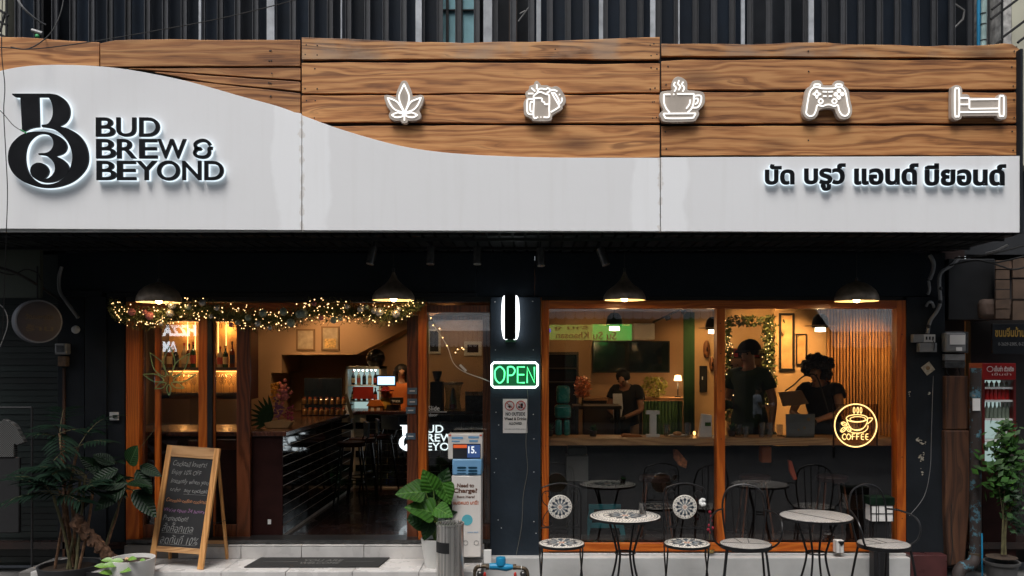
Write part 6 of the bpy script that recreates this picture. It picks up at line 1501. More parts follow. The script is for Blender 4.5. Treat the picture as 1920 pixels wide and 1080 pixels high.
# ------------------------------------------------------------------ garland
ga = thing('christmas_garland', 'green garland with warm fairy lights and baubles strung over the left entrance', 'garland', (WX(500, -.18), -.18, WZ(612, -.18)))
gpts = [(205, 575), (230, 588), (270, 596), (310, 590), (345, 580), (385, 580), (420, 590), (460, 596), (500, 600), (540, 596), (570, 586), (610, 582), (650, 582), (700, 590), (740, 588), (780, 576), (795, 568)]
gth = [15, 20, 20, 20, 18, 18, 22, 22, 20, 20, 22, 22, 20, 22, 20, 12, 5]
def gp(t):
    x = 205 + 590 * t
    for i in range(len(gpts) - 1):
        if gpts[i][0] <= x <= gpts[i + 1][0]:
            f = (x - gpts[i][0]) / (gpts[i + 1][0] - gpts[i][0]); return x, gpts[i][1] + f * (gpts[i + 1][1] - gpts[i][1]), gth[i] + f * (gth[i + 1] - gth[i])
    return x, 580, 10
random.seed(31); m = MB()
for i in range(11000):
    x, y, w = gp(random.random()); a = random.uniform(0, 2 * pi); r_ = abs(random.gauss(0, .55)); r_ = min(r_, 1.15)
    c = W(x, y + w * r_ * sin(a), -.18 + .11 * r_ * cos(a)); d = Vector((random.gauss(0, 1), random.gauss(0, .8), random.gauss(0, 1))).normalized(); u = d.orthogonal().normalized() * .0035; q = random.uniform(.014, .034)
    m.add([c - d * q - u, c - d * q + u, c + d * q], [(0, 1, 2)])
m.build('foliage', mat('fir_green', (.11, .12, .04), r=.6, var=.5, sc=20), ga, kind='stuff')
m = MB()
for i in range(300):
    x, y, w = gp(random.random()); a = random.uniform(0, 2 * pi); r_ = random.uniform(.5, 1.2)
    m.sphere(W(x, y + w * r_ * sin(a), -.18 - .12 * random.random()), random.choice((.0035, .0045, .006)), 6, 4)
m.build('fairy_lights', emis('fairy_warm', (1, .60, .24), 3), ga, kind='stuff')
bmats = [mat('silver_bauble', (.45, .43, .40), r=.25, m=.6), mat('pink_bauble', (.40, .14, .15), r=.3, m=.3), mat('frost_green_bauble', (.25, .30, .24), r=.35, m=.3), mat('dark_red_bauble', (.16, .02, .03), r=.2, m=.4)]
for i in range(32):
    x, y, w = gp(.06 + .88 * (i + random.random()) / 32); k = random.choice((0, 0, 1, 2, 2))
    MB().sphere(W(x, y + random.uniform(-.8, .9) * w, -.28), random.uniform(.022, .046), 12, 8).build('bauble', bmats[k], ga)
for k, (px, py) in enumerate(((352, 571), (508, 594), (560, 585))): pass
# loose light string trailing down the fixed pane to an inline switch
ls_ = thing('cable_with_switch', 'thin cable with a white inline switch looping down the fixed pane', 'cable', (WX(855, .0), .0, WZ(720)))
MB().tube(sp3([W(795, 575, .02), W(815, 612, .02), W(838, 648, .02), W(850, 680, .02), W(870, 697, .02), W(905, 710, .02), W(919, 716, .01)]), .004, 6).build('cord', m_white, ls_)
MB().tube([W(862, 684, .015), W(874, 696, .015)], .012, 8).build('inline_switch', m_white, ls_)
m = MB()
for px, py in ((800, 588), (808, 596), (812, 610), (824, 616), (830, 633), (838, 648), (858, 655), (866, 652), (854, 661), (869, 655)): m.sphere(W(px, py, .01), .006, 6, 4)
m.build('fairy_lights', m_fairy, ls_, kind='stuff')

# ------------------------------------------------------------------ wall lamp, OPEN sign, notice
wl = thing('wall_lamp', 'tall white glowing wall lamp with a black centre strip on the navy pillar', 'wall lamp', (WX(957), -.04, WZ(638)))
y0 = -.15
MB().prism([(WX(946, y0), WZ(553, y0)), (WX(967, y0), WZ(553, y0)), (WX(967, y0), WZ(636, y0)), (WX(946, y0), WZ(636, y0))], y0, -.041).build('centre_strip', m_sign_black, wl)
m_lampw = emis('white_lamp', (.93, .97, 1.0), 2.4)
for s_ in (-1, 1):
    pts = [(957 + s_ * 6, 553), (957 + s_ * 14.5, 558), (957 + s_ * 17, 590), (957 + s_ * 16.5, 615), (957 + s_ * 13, 634), (957 + s_ * 6, 638)]
    fr_ = [(WX(a, y0 + .02), WZ(b, y0 + .02)) for a, b in smoothpoly(pts, closed=False, n=5)]
    MB().prism(fr_, y0 + .02, -.0415).build('diffuser', m_lampw, wl)
pbx(947, 967, 636.6, 641, -.13, -.0415).build('base', mat('green_base', (.05, .2, .1), r=.4), wl)
op_ = thing('open_sign', 'rectangular neon sign reading OPEN in green inside a white border on the pillar', 'neon sign', (WX(965), -.05, WZ(727)))
ys = -.085
pbx(924, 1006, 682, 724, ys + .012, -.045).build('backing', mat('green_sign_backing', (.002, .035, .012), r=.6, spec=.1), op_)
m_gb_ = emis('white_border_light', (.78, 1, .92), 3.2); m_gt = emis('green_neon', (.10, 1.0, .30), 2.0)
bd = [(926, 680, 1), (1004, 680, 1), (1008, 684, 1), (1008, 722, 1), (1004, 726, 1), (926, 726, 1), (922, 722, 1), (922, 684, 1)]
MB().tube([(WX(a[0], ys), ys, WZ(a[1], ys)) for a in bd], .0105, 8, closed=True).build('border_tube', m_gb_, op_)
def oline(pts, closed=False): 
    q = smoothpoly(pts, closed=closed, n=6) if len(pts) > 2 else pts
    MB().tube([(WX(a, ys), ys, WZ(b, ys)) for a, b in q], .0072, 8, closed=closed).build('neon_letter', m_gt, op_)
oline([(937, 687.5), (945, 694), (946, 703), (944, 712), (937, 718), (930, 712), (928, 703), (929, 694)], True)
oline([(952, 718, 1), (952, 688, 1), (961, 688), (965.5, 695), (961, 703), (952, 703.5, 1)])
oline([(984, 688, 1), (970.5, 688, 1), (970.5, 717.5, 1), (984, 717.5, 1)]); oline([(970.5, 702.5), (983, 702.5)])
oline([(988.5, 718, 1), (988.5, 688, 1), (1002, 717.5, 1), (1002, 688, 1)])
al = bpy.data.lights.new('open_sign_light', 'AREA'); al.shape = 'RECTANGLE'; al.size = .42; al.size_y = .2; al.energy = .5; al.color = (.5, 1, .75)
ao = bpy.data.objects.new('open_sign_light', al); COL.objects.link(ao); ao.parent = op_; ao.location = (0, -.05, .12); ao.rotation_euler = (R(90), 0, 0)
nt_ = thing('notice_board', 'white notice reading no outside weed and drinks allowed, with two red prohibition rings', 'notice', (WX(965), -.05, WZ(811)))
pbx(943, 988.5, 748, 812, -.046, -.0415).build('board', m_paper, nt_)
pr = MB()
for s_, a, b, c, d, bo in (('NO OUTSIDE', 948, 984.5, 773, 779.5, .03), ('Weed & Drinks', 945.5, 987, 782.5, 788, .03), ('ALLOWED', 954, 978.5, 791.5, 796.5, .03), ('(cannabis and drinks policy)', 946, 986, 803.5, 806, 0)):
    text_px(pr, s_, a, b, c, d, -.0478, .0015, bold=bo)
pr.build('lettering', m_ink, nt_)
for cx_ in (955.5, 976.5):
    q = MB().tube([(WX(cx_, -.048) + .044 * cos(a), -.048, WZ(760.5, -.048) + .044 * sin(a)) for a in [2 * pi * i / 24 for i in range(24)]], .004, 6, closed=True)
    c = W(cx_, 760.5, -.048); q.tube([(c.x - .03, -.048, c.z + .03), (c.x + .03, -.048, c.z - .03)], .003, 6); q.build('red_ring', m_red, nt_)
c = W(955.5, 760.5, -.0475); q = MB()
for a in (30, 60, 90, 120, 150): q.tube([(c.x, c.y, c.z - .02), (c.x + .03 * cos(R(a)), c.y, c.z - .02 + .04 * sin(R(a)))], [.005, .001], 5)
q.build('leaf_symbol', m_ink, nt_)
c = W(976.5, 760.5, -.0475); MB().prism([(c.x - .004, c.z - .025), (c.x + .018, c.z - .025), (c.x + .022, c.z + .022), (c.x - .002, c.z + .022)], -.0485, -.047).box(c.x - .025, c.x - .008, -.0485, -.047, c.z - .025, c.z - .005).build('drink_symbol', m_ink, nt_)
MB().tube(sp3([W(988, 727, -.05), W(990, 760, -.045), W(986, 830, -.045), W(989, 880, -.045), W(981, 930, -.045), W(978, 985, -.045), W(968, 1040, -.045)]), .003, 5).build('thin_cable', mat('grey_cable', (.14, .14, .12), r=.6), None, 'thin grey cable trailing down the navy pillar from the green neon sign', 'cable')

# ================================================================== POWER BANK KIOSK
Yk2 = -.33
ks = thing('charging_kiosk', 'tall white phone charger rental kiosk with a screen and blue slots beside the pillar', 'kiosk', (WX(873, Yk2), Yk2, .131))
m_kw = mat('kiosk_white', (.70, .66, .62), r=.35, var=.04)
m_kb = mat('kiosk_blue', (.17, .36, .58), r=.35, var=.05)
pbx(847, 902, 892, 1045, Yk2, Yk2 + .26).build('body', m_kw, ks, bevel=.008)
pbx(848, 903, 861, 891.5, Yk2 - .004, Yk2 + .25).build('slot_bank', m_kb, ks, bevel=.012)
pbx(840, 904, 814, 861, Yk2 + .02, Yk2 + .20).build('screen_head', m_kw, ks, bevel=.006)
sc_ = pbx(849, 901, 832, 860, Yk2 + .012, Yk2 + .0185).build('screen', mat('kiosk_screen', (.03, .03, .035), r=.15, coat=1), ks)
pbx(876, 900, 834, 858, Yk2 + .009, Yk2 + .0115).build('screen_picture', emis('blue_picture', (.03, .06, .16), 1.0), sc_)
pbx(850, 875.5, 834, 840, Yk2 + .009, Yk2 + .0115).build('screen_picture', emis('orange_picture', (.6, .10, .03), .8), sc_)
text_px(MB(), '15.', 878, 893, 837, 850, Yk2 + .0065, .001, bold=.02).build('screen_lettering', emis('screen_text', (.8, .85, .9), .9), sc_)
for a, b, c, d in ((847, 868, 819, 823), (847, 862, 826, 828.5), (878, 898, 818, 822), (880, 896, 825, 829)): pbx(a, b, c, d, Yk2 + .0175, Yk2 + .0195).build('header_print', m_kb, ks)
for a, b in ((841, 846), (899, 903.5)):
    pbx(a, b, 814.5, 818, Yk2 + .0172, Yk2 + .0195).build('corner_print', mat('coral_print', (.6, .12, .08), r=.5) if 'coral_print' not in bpy.data.materials else bpy.data.materials['coral_print'], ks)
for a, b, c, d in ((859, 872, 875, 878.5), (859, 872, 881, 883), (859, 872, 886.5, 888), (880, 893, 875, 878.5), (880, 893, 881, 884.5), (880, 893, 886.5, 889.5)):
    MB().prism(smoothpoly([(WX(a, Yk2), WZ(c, Yk2)), (WX(b, Yk2), WZ(c, Yk2)), (WX(b, Yk2) + .01, WZ((c + d) / 2, Yk2)), (WX(b, Yk2), WZ(d, Yk2)), (WX(a, Yk2), WZ(d, Yk2)), (WX(a, Yk2) - .01, WZ((c + d) / 2, Yk2))], n=3), Yk2 - .0075, Yk2 - .0045).build('slot', mat('slot_dark', (.01, .05, .09), r=.3) if 'slot_dark' not in bpy.data.materials else bpy.data.materials['slot_dark'], ks)
pr = MB(); ty = Yk2 - .0025
text_px(pr, 'Need to', 857, 889, 906.5, 914, ty, .0015, bold=.03); text_px(pr, 'Charge?', 850, 895, 915.5, 926.5, ty, .0015, bold=.035); text_px(pr, 'Rent Here!', 857, 890, 929, 934, ty, .0015, bold=.02)
pr.build('lettering', mat('brown_ink', (.12, .05, .03), r=.6), ks)
text_px(MB(), '\u0e41\u0e1a\u0e15\u0e2b\u0e21\u0e14 \u0e21\u0e32\u0e19\u0e35\u0e48!', 849, 897, 938, 946, ty, .0015, bold=.02).build('lettering', mat('orange_ink', (.50, .10, .02), r=.6), ks)
c = W(876, 975, ty); m = MB(); MB().lathe([(0, -.0015), (.052, -.0015), (.052, .0)], (c.x, ty + .002, c.z), 28, 'Y').build('blue_disc_print', mat('cyan_print', (.10, .42, .50), r=.5), ks)
pr = MB(); text_px(pr, 'power bank', 877, 897, 996, 1000.5, ty, .0015); pr.build('lettering', m_kb, ks)
for px in (873, 893): MB().tube([(WX(px, ty) + .022 * cos(a), ty, WZ(1018, ty) + .022 * sin(a)) for a in [2 * pi * i / 16 for i in range(16)]], .0015, 5, closed=True).build('round_symbol', m_ink, ks)

# ================================================================== BIN, POTS AND PLANTS
Yt_ = -.82
tp = W(844, 980, Yt_)
tb_ = thing('ash_bin', 'cylindrical brushed steel litter bin with a black slot at the porch edge', 'bin', (tp.x, tp.y, .0))
bh = tp.z
MB().lathe([(.118, -.05), (.122, -.045), (.122, bh - .02), (.127, bh - .015), (.127, bh), (.116, bh), (.116, bh - .02)], (tp.x, tp.y, 0), 40).build('bin_body', m_steel, tb_)
MB().lathe([(0, bh - .03), (.115, bh - .03)], (tp.x, tp.y, 0), 24).build('ash_tray', m_steel_dark, tb_)
for i in range(9): MB().tube([(tp.x - .1 + i * .025, tp.y - .1 * sin(math.acos(max(-1, min(1, (-.1 + i * .025) / .115)))), bh - .012), (tp.x - .1 + i * .025, tp.y + .1 * sin(math.acos(max(-1, min(1, (-.1 + i * .025) / .115)))), bh - .012)], .003, 5).build('grate_bar', m_steel, tb_)
a0_ = math.atan2(-1, -.75)
MB().lathe([(.1235, WZ(1033, Yt_) + .0), (.1245, WZ(1033, Yt_)), (.1245, WZ(1013, Yt_)), (.1235, WZ(1013, Yt_))], (tp.x, tp.y, 0), 16, a0=R(187), a1=R(272)).build('slot', m_black, tb_)
MB().lathe([(.125, -.06), (.125, -.04), (.12, -.038)], (tp.x, tp.y, 0), 32).build('base_ring', m_black, tb_)

def pot(name, label, px, py_bot, y, r0, r1, h, mt, z0=-.06, cat='plant pot'):
    X = WX(px, y); t = thing(name, label, cat, (X, y, z0))
    MB().lathe([(0, .0), (r0 * .92, 0), (r0, .02), (r1, h), (r1 * .93, h), (r1 * .90, h - .04)], (X, y, z0), 32).build('pot', mt, t)
    MB().lathe([(0, h - .035), (r1 * .91, h - .035)], (X, y, z0), 24).build('soil', m_soil, t)
    return t, Vector((X, y, z0 + h - .035))
Ypt = -.42
t1, pb_ = pot('potted_plant', 'large leaved green plant in a white pot between the doorway and the kiosk', 816, 1062, Ypt, .10, .135, .27, m_pot_w, .131, 'potted plant')
lm_big = leafmesh('broad_leaf', m_leaf_big, 1, .88, .14, .20, .50, 10, wave=.10); lm_mid = leafmesh('oval_leaf', m_leaf_d, 1, .45, .18, .18, .8, 7)
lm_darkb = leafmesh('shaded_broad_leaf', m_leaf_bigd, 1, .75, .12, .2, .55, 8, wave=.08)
def stemleaf(t, base, tip, me, size, d, up, thick=.006, label=None):
    b = Vector(base); p = Vector(tip); midp = b.lerp(p, .55) + Vector((0, 0, .05))
    MB().tube(sp3([b, midp, p], 5), [thick * (1.3 - .6 * i / 10) for i in range(11)], 6).build('leaf_stalk', mat('fresh_stalk', (.09, .16, .03), r=.5) if 'fresh_stalk' not in bpy.data.materials else bpy.data.materials['fresh_stalk'], t)
    inst(t, me, 'leaf', leafM(p, d, up, size), label)
for tip, me_, sz_, d_, up_ in ((W(813, 921, -.47), lm_big, .235, (-.30, -.25, .72), (.1, -1, .25)), (W(798, 922, -.50), lm_big, .28, (-.95, -.25, .02), (-.1, -.8, .65)),
        (W(829, 905, -.42), lm_big, .22, (.38, -.15, -.9), (.35, -1, 0)), (W(818, 962, -.52), lm_big, .30, (-.92, -.3, .30), (-.05, -.75, .7)), (W(816, 952, -.52), lm_big, .20, (.80, -.4, -.28), (.2, -.9, .5)),
        (W(822, 925, -.32), lm_darkb, .26, (.35, .1, .9), (.2, -1, .2)), (W(806, 938, -.36), lm_darkb, .26, (-.75, .1, .35), (0, -1, .4)), (W(806, 955, -.38), lm_darkb, .24, (-.75, 0, -.30), (0, -1, .4)), (W(822, 960, -.36), lm_darkb, .22, (.6, .1, .1), (0, -1, .3)), (W(808, 975, -.5), lm_darkb, .20, (-.3, -.3, -.9), (0, -1, .1)), (W(817, 940, -.40), lm_darkb, .24, (.1, .1, .9), (0, -1, .2)), (W(800, 985, -.45), lm_darkb, .2, (-.8, -.1, .3), (0, -1, .4))):
    stemleaf(t1, pb_, tip, me_, sz_, d_, up_, .008)

# white planter low left with seedlings
Yw2 = -.75
t2, pb2 = pot('white_planter', 'white round planter with bright seedlings in front of the chalkboard easel', 248, 1090, Yw2, .17, .195, WZ(1046, Yw2) + .06, m_pot_w, -.06, 'planter')
lm_sm = leafmesh('small_leaf', m_leaf_y, 1, .5, .2, .2, .8, 5)
random.seed(6)
for px, py, s_, dx in ((232, 1052, .12, -.9), (212, 1050, .10, -1), (222, 1060, .13, -.6), (240, 1048, .10, .6), (262, 1050, .06, .9), (205, 1062, .12, -.5), (225, 1070, .14, .5), (215, 1075, .13, -.3)):
    inst(t2, lm_sm, 'leaf', leafM(W(px, py, Yw2 - .16 + random.uniform(-.05, .05)), (dx, -.3, .15), (0, -.7, .8), s_))
for i in range(5): MB().tube([pb2 + Vector((-.12 + i * .02, -.05, 0)), W(216 + i * 8, 1056, Yw2 - .12)], .004, 5).build('stem', m_stem, t2)
MB().sphere(W(238, 1048, Yw2 - .02), .022, 8, 5, (1, .8, .7)).build('pebble', m_tan, t2)

# palm clump at far left
Ya = -.55
t3, pb3 = pot('potted_palm', 'tall dark bamboo palm clump in a black pot beside the left shutter', 130, 1090, Ya, .22, .27, .24, m_pot_b, -.06, 'potted plant')
random.seed(17)
lm_palm = leafmesh('palm_leaflet', m_leaf_t, 1, .14, .25, .2, .7, 5)
canes = []
for i, (px, top, br) in enumerate(((112, 812, 0), (132, 885, 1), (146, 838, 2), (150, 900, 3), (112, 920, 4), (160, 890, 5), (176, 905, 6), (100, 930, 7), (134, 930, 8))):
    b = pb3 + Vector((random.uniform(-.13, .13), random.uniform(-.1, .1), 0)); tp_ = W(px, top, Ya + random.uniform(-.15, .15))
    MB().tube(sp3([b, b.lerp(tp_, .5) + Vector((random.uniform(-.02, .02), 0, 0)), tp_], 4), [.013] * 9, 7).build('cane', m_stem if i % 2 else m_bark, t3); canes.append(tp_)
for tp_ in canes:
    for k in range(4):
        a = random.uniform(0, 2 * pi); L_ = random.uniform(.3, .5); dv = Vector((cos(a) * .9, sin(a) * .5 - .15, random.uniform(.1, .8)))
        pts = [tp_ + dv.normalized() * L_ * f + Vector((0, 0, -.35 * L_ * f * f)) for f in (0, .35, .7, 1)]
        MB().tube(pts, [.004, .0035, .003, .002], 5).build('frond_stalk', m_stem, t3)
        for f in (.3, .42, .54, .66, .78, .9, 1.0):
            p = tp_ + dv.normalized() * L_ * f + Vector((0, 0, -.35 * L_ * f * f))
            for s_ in (-1, 1):
                sd2 = dv.cross(Vector((0, 0, 1))).normalized() * s_
                inst(t3, lm_palm, 'leaf', leafM(p, dv.normalized() * .8 + sd2 * .8 + Vector((0, 0, -.35)), (0, -.3, 1), random.uniform(.14, .24)))
# rubber plant
Yr_ = -.5
t4, pb4 = pot('rubber_plant', 'rubber plant with large dark glossy leaves left of the door post', 196, 1095, Yr_, .16, .20, .20, m_pot_b, -.06, 'potted plant')
lm_rub = leafmesh('rubber_leaf', m_leaf_rub, 1, .46, .12, .16, .8, 8)
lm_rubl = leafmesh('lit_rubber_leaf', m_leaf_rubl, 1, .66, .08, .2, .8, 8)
MB().tube(sp3([pb4 + Vector((-.05, 0, 0)), W(205, 1000, Yr_), W(222, 950, Yr_), W(240, 905, Yr_)], 5), [.014 - .0006 * i for i in range(16)], 7).build('trunk', m_stem, t4)
MB().tube(sp3([W(188, 1075, Yr_), W(205, 1010, Yr_), W(222, 955, Yr_), W(218, 925, Yr_)], 5), [.012 - .0004 * i for i in range(16)], 7).build('trunk', m_bark, t4)
for px, py, s_, d, up, me in ((243, 872, .26, (.28, -.3, .45), (0, -1, .3), lm_rubl), (262, 872, .24, (.85, -.2, -.35), (.2, -1, .5), lm_rub), (256, 880, .28, (.65, -.2, -.9), (.3, -1, .3), lm_rub), (250, 918, .36, (.70, -.3, -.62), (.3, -1, .5), lm_rub),
                              (240, 906, .32, (-.9, -.3, .03), (0, -1, .6), lm_rub), (240, 905, .28, (.75, -.3, .02), (0, -.5, 1), lm_rub), (235, 915, .33, (-.75, -.35, -.55), (0, -1, .5), lm_rubl if False else lm_rub), (225, 895, .30, (-.8, -.2, .3), (0, -1, .5), lm_rub),
                              (222, 880, .28, (-.7, -.2, -.3), (0, -1, .5), lm_rub), (195, 885, .26, (-.6, -.3, .5), (0, -1, .5), lm_rub), (190, 905, .28, (.6, -.3, .2), (0, -1, .5), lm_rub), (215, 870, .25, (-.8, .1, .35), (0, -1, .7), lm_rub), (172, 930, .24, (-.5, -.3, -.5), (0, -1, .5), lm_rub)):
    inst(t4, me, 'leaf', leafM(W(px, py, Yr_ + random.uniform(-.08, .08)), d, up, s_))
MB().tube(sp3([W(238, 862, Yr_), W(262, 840, Yr_ - .05), W(292, 802, Yr_ - .1)], 4), .002, 5).build('twig', m_stem, t4)
# driftwood log
lg = thing('driftwood_log', 'thick rough brown log leaning diagonally between the palm and the white planter', 'log', (WX(205, -.62), -.62, .05))
a = W(138, 975, -.7); b = W(225, 1062, -.58); pts = [a.lerp(b, i / 24) + Vector((.008 * sin(i * 2.1), 0, .012 * sin(i * 1.7))) for i in range(25)]
m = MB().tube(pts, [.058 + .006 * sin(i * 1.9) - .0005 * i for i in range(25)], 20); m.v = [tuple(Vector(v) + Vector((mn.noise(Vector(v) * 34), mn.noise(Vector(v) * 34 + Vector((5, 0, 0))), mn.noise(Vector(v) * 34 + Vector((0, 7, 0))))) * .03) for v in m.v]
m.build('log_wood', mat('log_bark', (.11, .055, .03), r=.9, var=.7, sc=16, bump=1, bs=40), lg)

# ================================================================== CHALKBOARD EASEL
cf = {'bl': Vector((-3.70, -.40, .131)), 'br': Vector((-3.126, -.55, .131)), 'tl': Vector((-3.62, -.17, 1.255)), 'tr': Vector((-3.05, -.32, 1.235))}
ez_ = thing('chalkboard_easel', 'wooden A frame chalkboard with handwritten cocktail offers standing on the porch', 'chalkboard', (-3.38, -.4, .131))
nrm = (cf['br'] - cf['bl']).cross(cf['tl'] - cf['bl']).normalized()
if nrm.y > 0: nrm = -nrm
def bp2(u, v, w=0):
    lo_ = cf['bl'].lerp(cf['br'], u); hi_ = cf['tl'].lerp(cf['tr'], u); return lo_.lerp(hi_, v) + nrm * w
def eb(u0, u1, v0, v1, w0, w1, nm, mt, bevel=.002):
    m = MB(); vs = [bp2(u, v, w) for u in (u0, u1) for v in (v0, v1) for w in (w0, w1)]
    m.add(vs, [(0, 1, 3, 2), (4, 6, 7, 5), (0, 4, 5, 1), (2, 3, 7, 6), (0, 2, 6, 4), (1, 5, 7, 3)]); return m.build(nm, mt, ez_, bevel=bevel)
eb(0, .10, 0, 1, -.012, .012, 'leg', m_easel); eb(.90, 1, 0, 1, -.012, .012, 'leg', m_easel)
m_easel_h = woodmat('easel_wood_rail', (.30, .14, .05), (.50, .27, .11), (.60, .34, .15), rough=.5, axis='X', knots=False, bump=.1)
eb(.10, .90, .905, 1, -.011, .0115, 'top_rail', m_easel_h); eb(.10, .90, .12, .165, -.011, .0115, 'bottom_rail', m_easel_h)
brd = eb(.1005, .8995, .166, .904, -.006, .002, 'blackboard', m_chalk, 0)
# rear legs
for u, q in ((.06, Vector((-3.62, -.12, .131))), (.94, Vector((-3.06, -.115, .131)))):
    MB().bar(bp2(u, .93, -.026), q, .045, .018, up=(1, 0, 0)).build('rear_leg', m_easel, ez_, bevel=.002)
MB().bar(Vector((-3.60, -.125, .30)), Vector((-3.07, -.135, .30)), .02, .035).build('rear_rail', m_easel_h, ez_)
MB().tube(sp3([bp2(.95, .42, -.01), bp2(.97, .38, -.10) , Vector((-3.055, -.16, .52))], 4), .003, 5).build('cord', m_wire, ez_)
def chalk(s_, u0, u1, v0, v1, col, sh=.25, bo=0.0):
    text_fit(MB(), s_, lambda u, v, w: bp2(u0 + (u1 - u0) * u + .0 * v, v0 + (v1 - v0) * v + .004 * sin(u * 23), .0035 - w * .001), bo, 3, sh).build('chalk_writing', col, brd)
mc_w = mat('white_chalk', (.19, .19, .185), r=.95, var=.5, sc=120); mc_o = mat('orange_chalk', (.34, .15, .07), r=.95, var=.5, sc=120); mc_p = mat('purple_chalk', (.24, .12, .24), r=.95, var=.5, sc=120)
chalk('Cocktail lovers!', .16, .80, .83, .875, mc_w); chalk('Enjoy 10% OFF', .16, .72, .75, .80, mc_w); chalk('instantly when you', .17, .88, .675, .725, mc_w); chalk('order', .18, .38, .62, .65, mc_w); chalk('any cocktail', .44, .88, .605, .65, mc_w, bo=.01)
chalk('Cannabis-coffee-cocktail', .14, .89, .53, .56, mc_o); chalk('We\'re open 24 hours', .13, .88, .44, .48, mc_p); chalk('Promotion!', .13, .60, .375, .42, mc_w, bo=.005)
chalk('\u0e2a\u0e31\u0e48\u0e07\u0e04\u0e47\u0e2d\u0e01\u0e40\u0e17\u0e25', .14, .72, .285, .36, mc_w); chalk('\u0e25\u0e14\u0e17\u0e31\u0e19\u0e17\u0e35 10%', .14, .84, .19, .26, mc_w)
m = MB(); m.tube([bp2(.14, .277, .003), bp2(.72, .28, .003)], .0016, 5).tube([bp2(.14, .183, .003), bp2(.80, .186, .003)], .0016, 5).tube([bp2(.44, .60, .003), bp2(.86, .602, .003)], .0014, 5); m.build('chalk_line', mc_w, brd)

# doormat
dm = thing('doormat', 'black rubber doormat lying on the white porch tiles before the doorway', 'doormat', (WX(595, -.4), -.4, .1335))
zf_ = .134; q = [W(457, 1065), W(710, 1064), W(733, 1045.5), W(492, 1046.5)]
def on(px, py, z): y = DZ(py, z); return Vector((WX(px, y), y, z))
vs = [on(457, 1064.5, zf_), on(710, 1064, zf_), on(732, 1045.5, zf_), on(490, 1046, zf_)]
MB().add(vs + [v + Vector((0, 0, .009)) for v in vs], [(3, 2, 1, 0), (4, 5, 6, 7), (0, 1, 5, 4), (1, 2, 6, 5), (2, 3, 7, 6), (3, 0, 4, 7)]).build('mat_body', m_rubber, dm, bevel=.003)
def onm(u, v, dz=.0095): return vs[0].lerp(vs[1], u).lerp(vs[3].lerp(vs[2], u), v) + Vector((0, 0, dz))
m_matp = mat('grey_mat_print', (.12, .12, .115), r=.8)
MB().tube([onm(.08, .5, .0095), onm(.34, .5, .0095)], .002, 5).tube([onm(.70, .5, .0095), onm(.92, .5, .0095)], .002, 5).build('mat_line', m_matp, dm)
for s_, v0, v1 in (('YOU ARE', .52, .72), ('WELCOME', .26, .46)):
    text_fit(MB(), s_, lambda u, v, w: onm(.37 + .30 * u, v0 + (v1 - v0) * v, .0105 - .001 * w), .02).build('mat_print', m_matp, dm)

# ================================================================== WATER METER
wm = thing('water_meter', 'bright blue water meter on brown pipes with red taps at the pillar foot', 'water meter', (WX(935, -.62), -.62, 0))
yw = -.62; P = lambda px, py, dy=0: W(px, py, yw + dy)
MB().tube([P(918, 1062), P(930, 1062), P(950, 1064), P(962, 1063)], [.030, .032, .036, .022], 14).build('meter_body', m_blue, wm)
MB().lathe([(0, 0), (.045, 0), (.045, .06), (.04, .07), (0, .072)], P(939, 1059), 20).build('meter_head', m_blue, wm)
MB().tube(sp3([P(917, 1062), P(903, 1062), P(894, 1064), P(890, 1075), P(890, 1110)], 4), .018, 10).build('pipe', m_brass, wm); MB().tube(sp3([P(963, 1064), P(978, 1065), P(986, 1068), P(989, 1078), P(989, 1110)], 4), .018, 10).build('pipe', m_brass, wm)
for px in (914, 965): MB().tube([P(px - 3, 1063), P(px + 3, 1063)], .027, 8).build('nut', m_brass, wm)
for px, py in ((901, 1060), (977, 1065)): MB().tube([P(px, py), P(px + 1, py)], .021, 10).build('collar', m_white, wm)
for px in (900, 981): MB().sphere(P(px, 1076, -.02), .03, 10, 7).build('valve', m_steel_dark, wm)
for px in (909, 966): MB().sphere(P(px, 1078, -.03), .018, 8, 6, (.8, 1, 1.6)).build('tap_handle', m_red, wm)
pbx(907, 921, 1032, 1056, -.5, -.46).build('meter_tag', m_paper, None, 'blank white card standing against the wall behind the water meter', 'card')

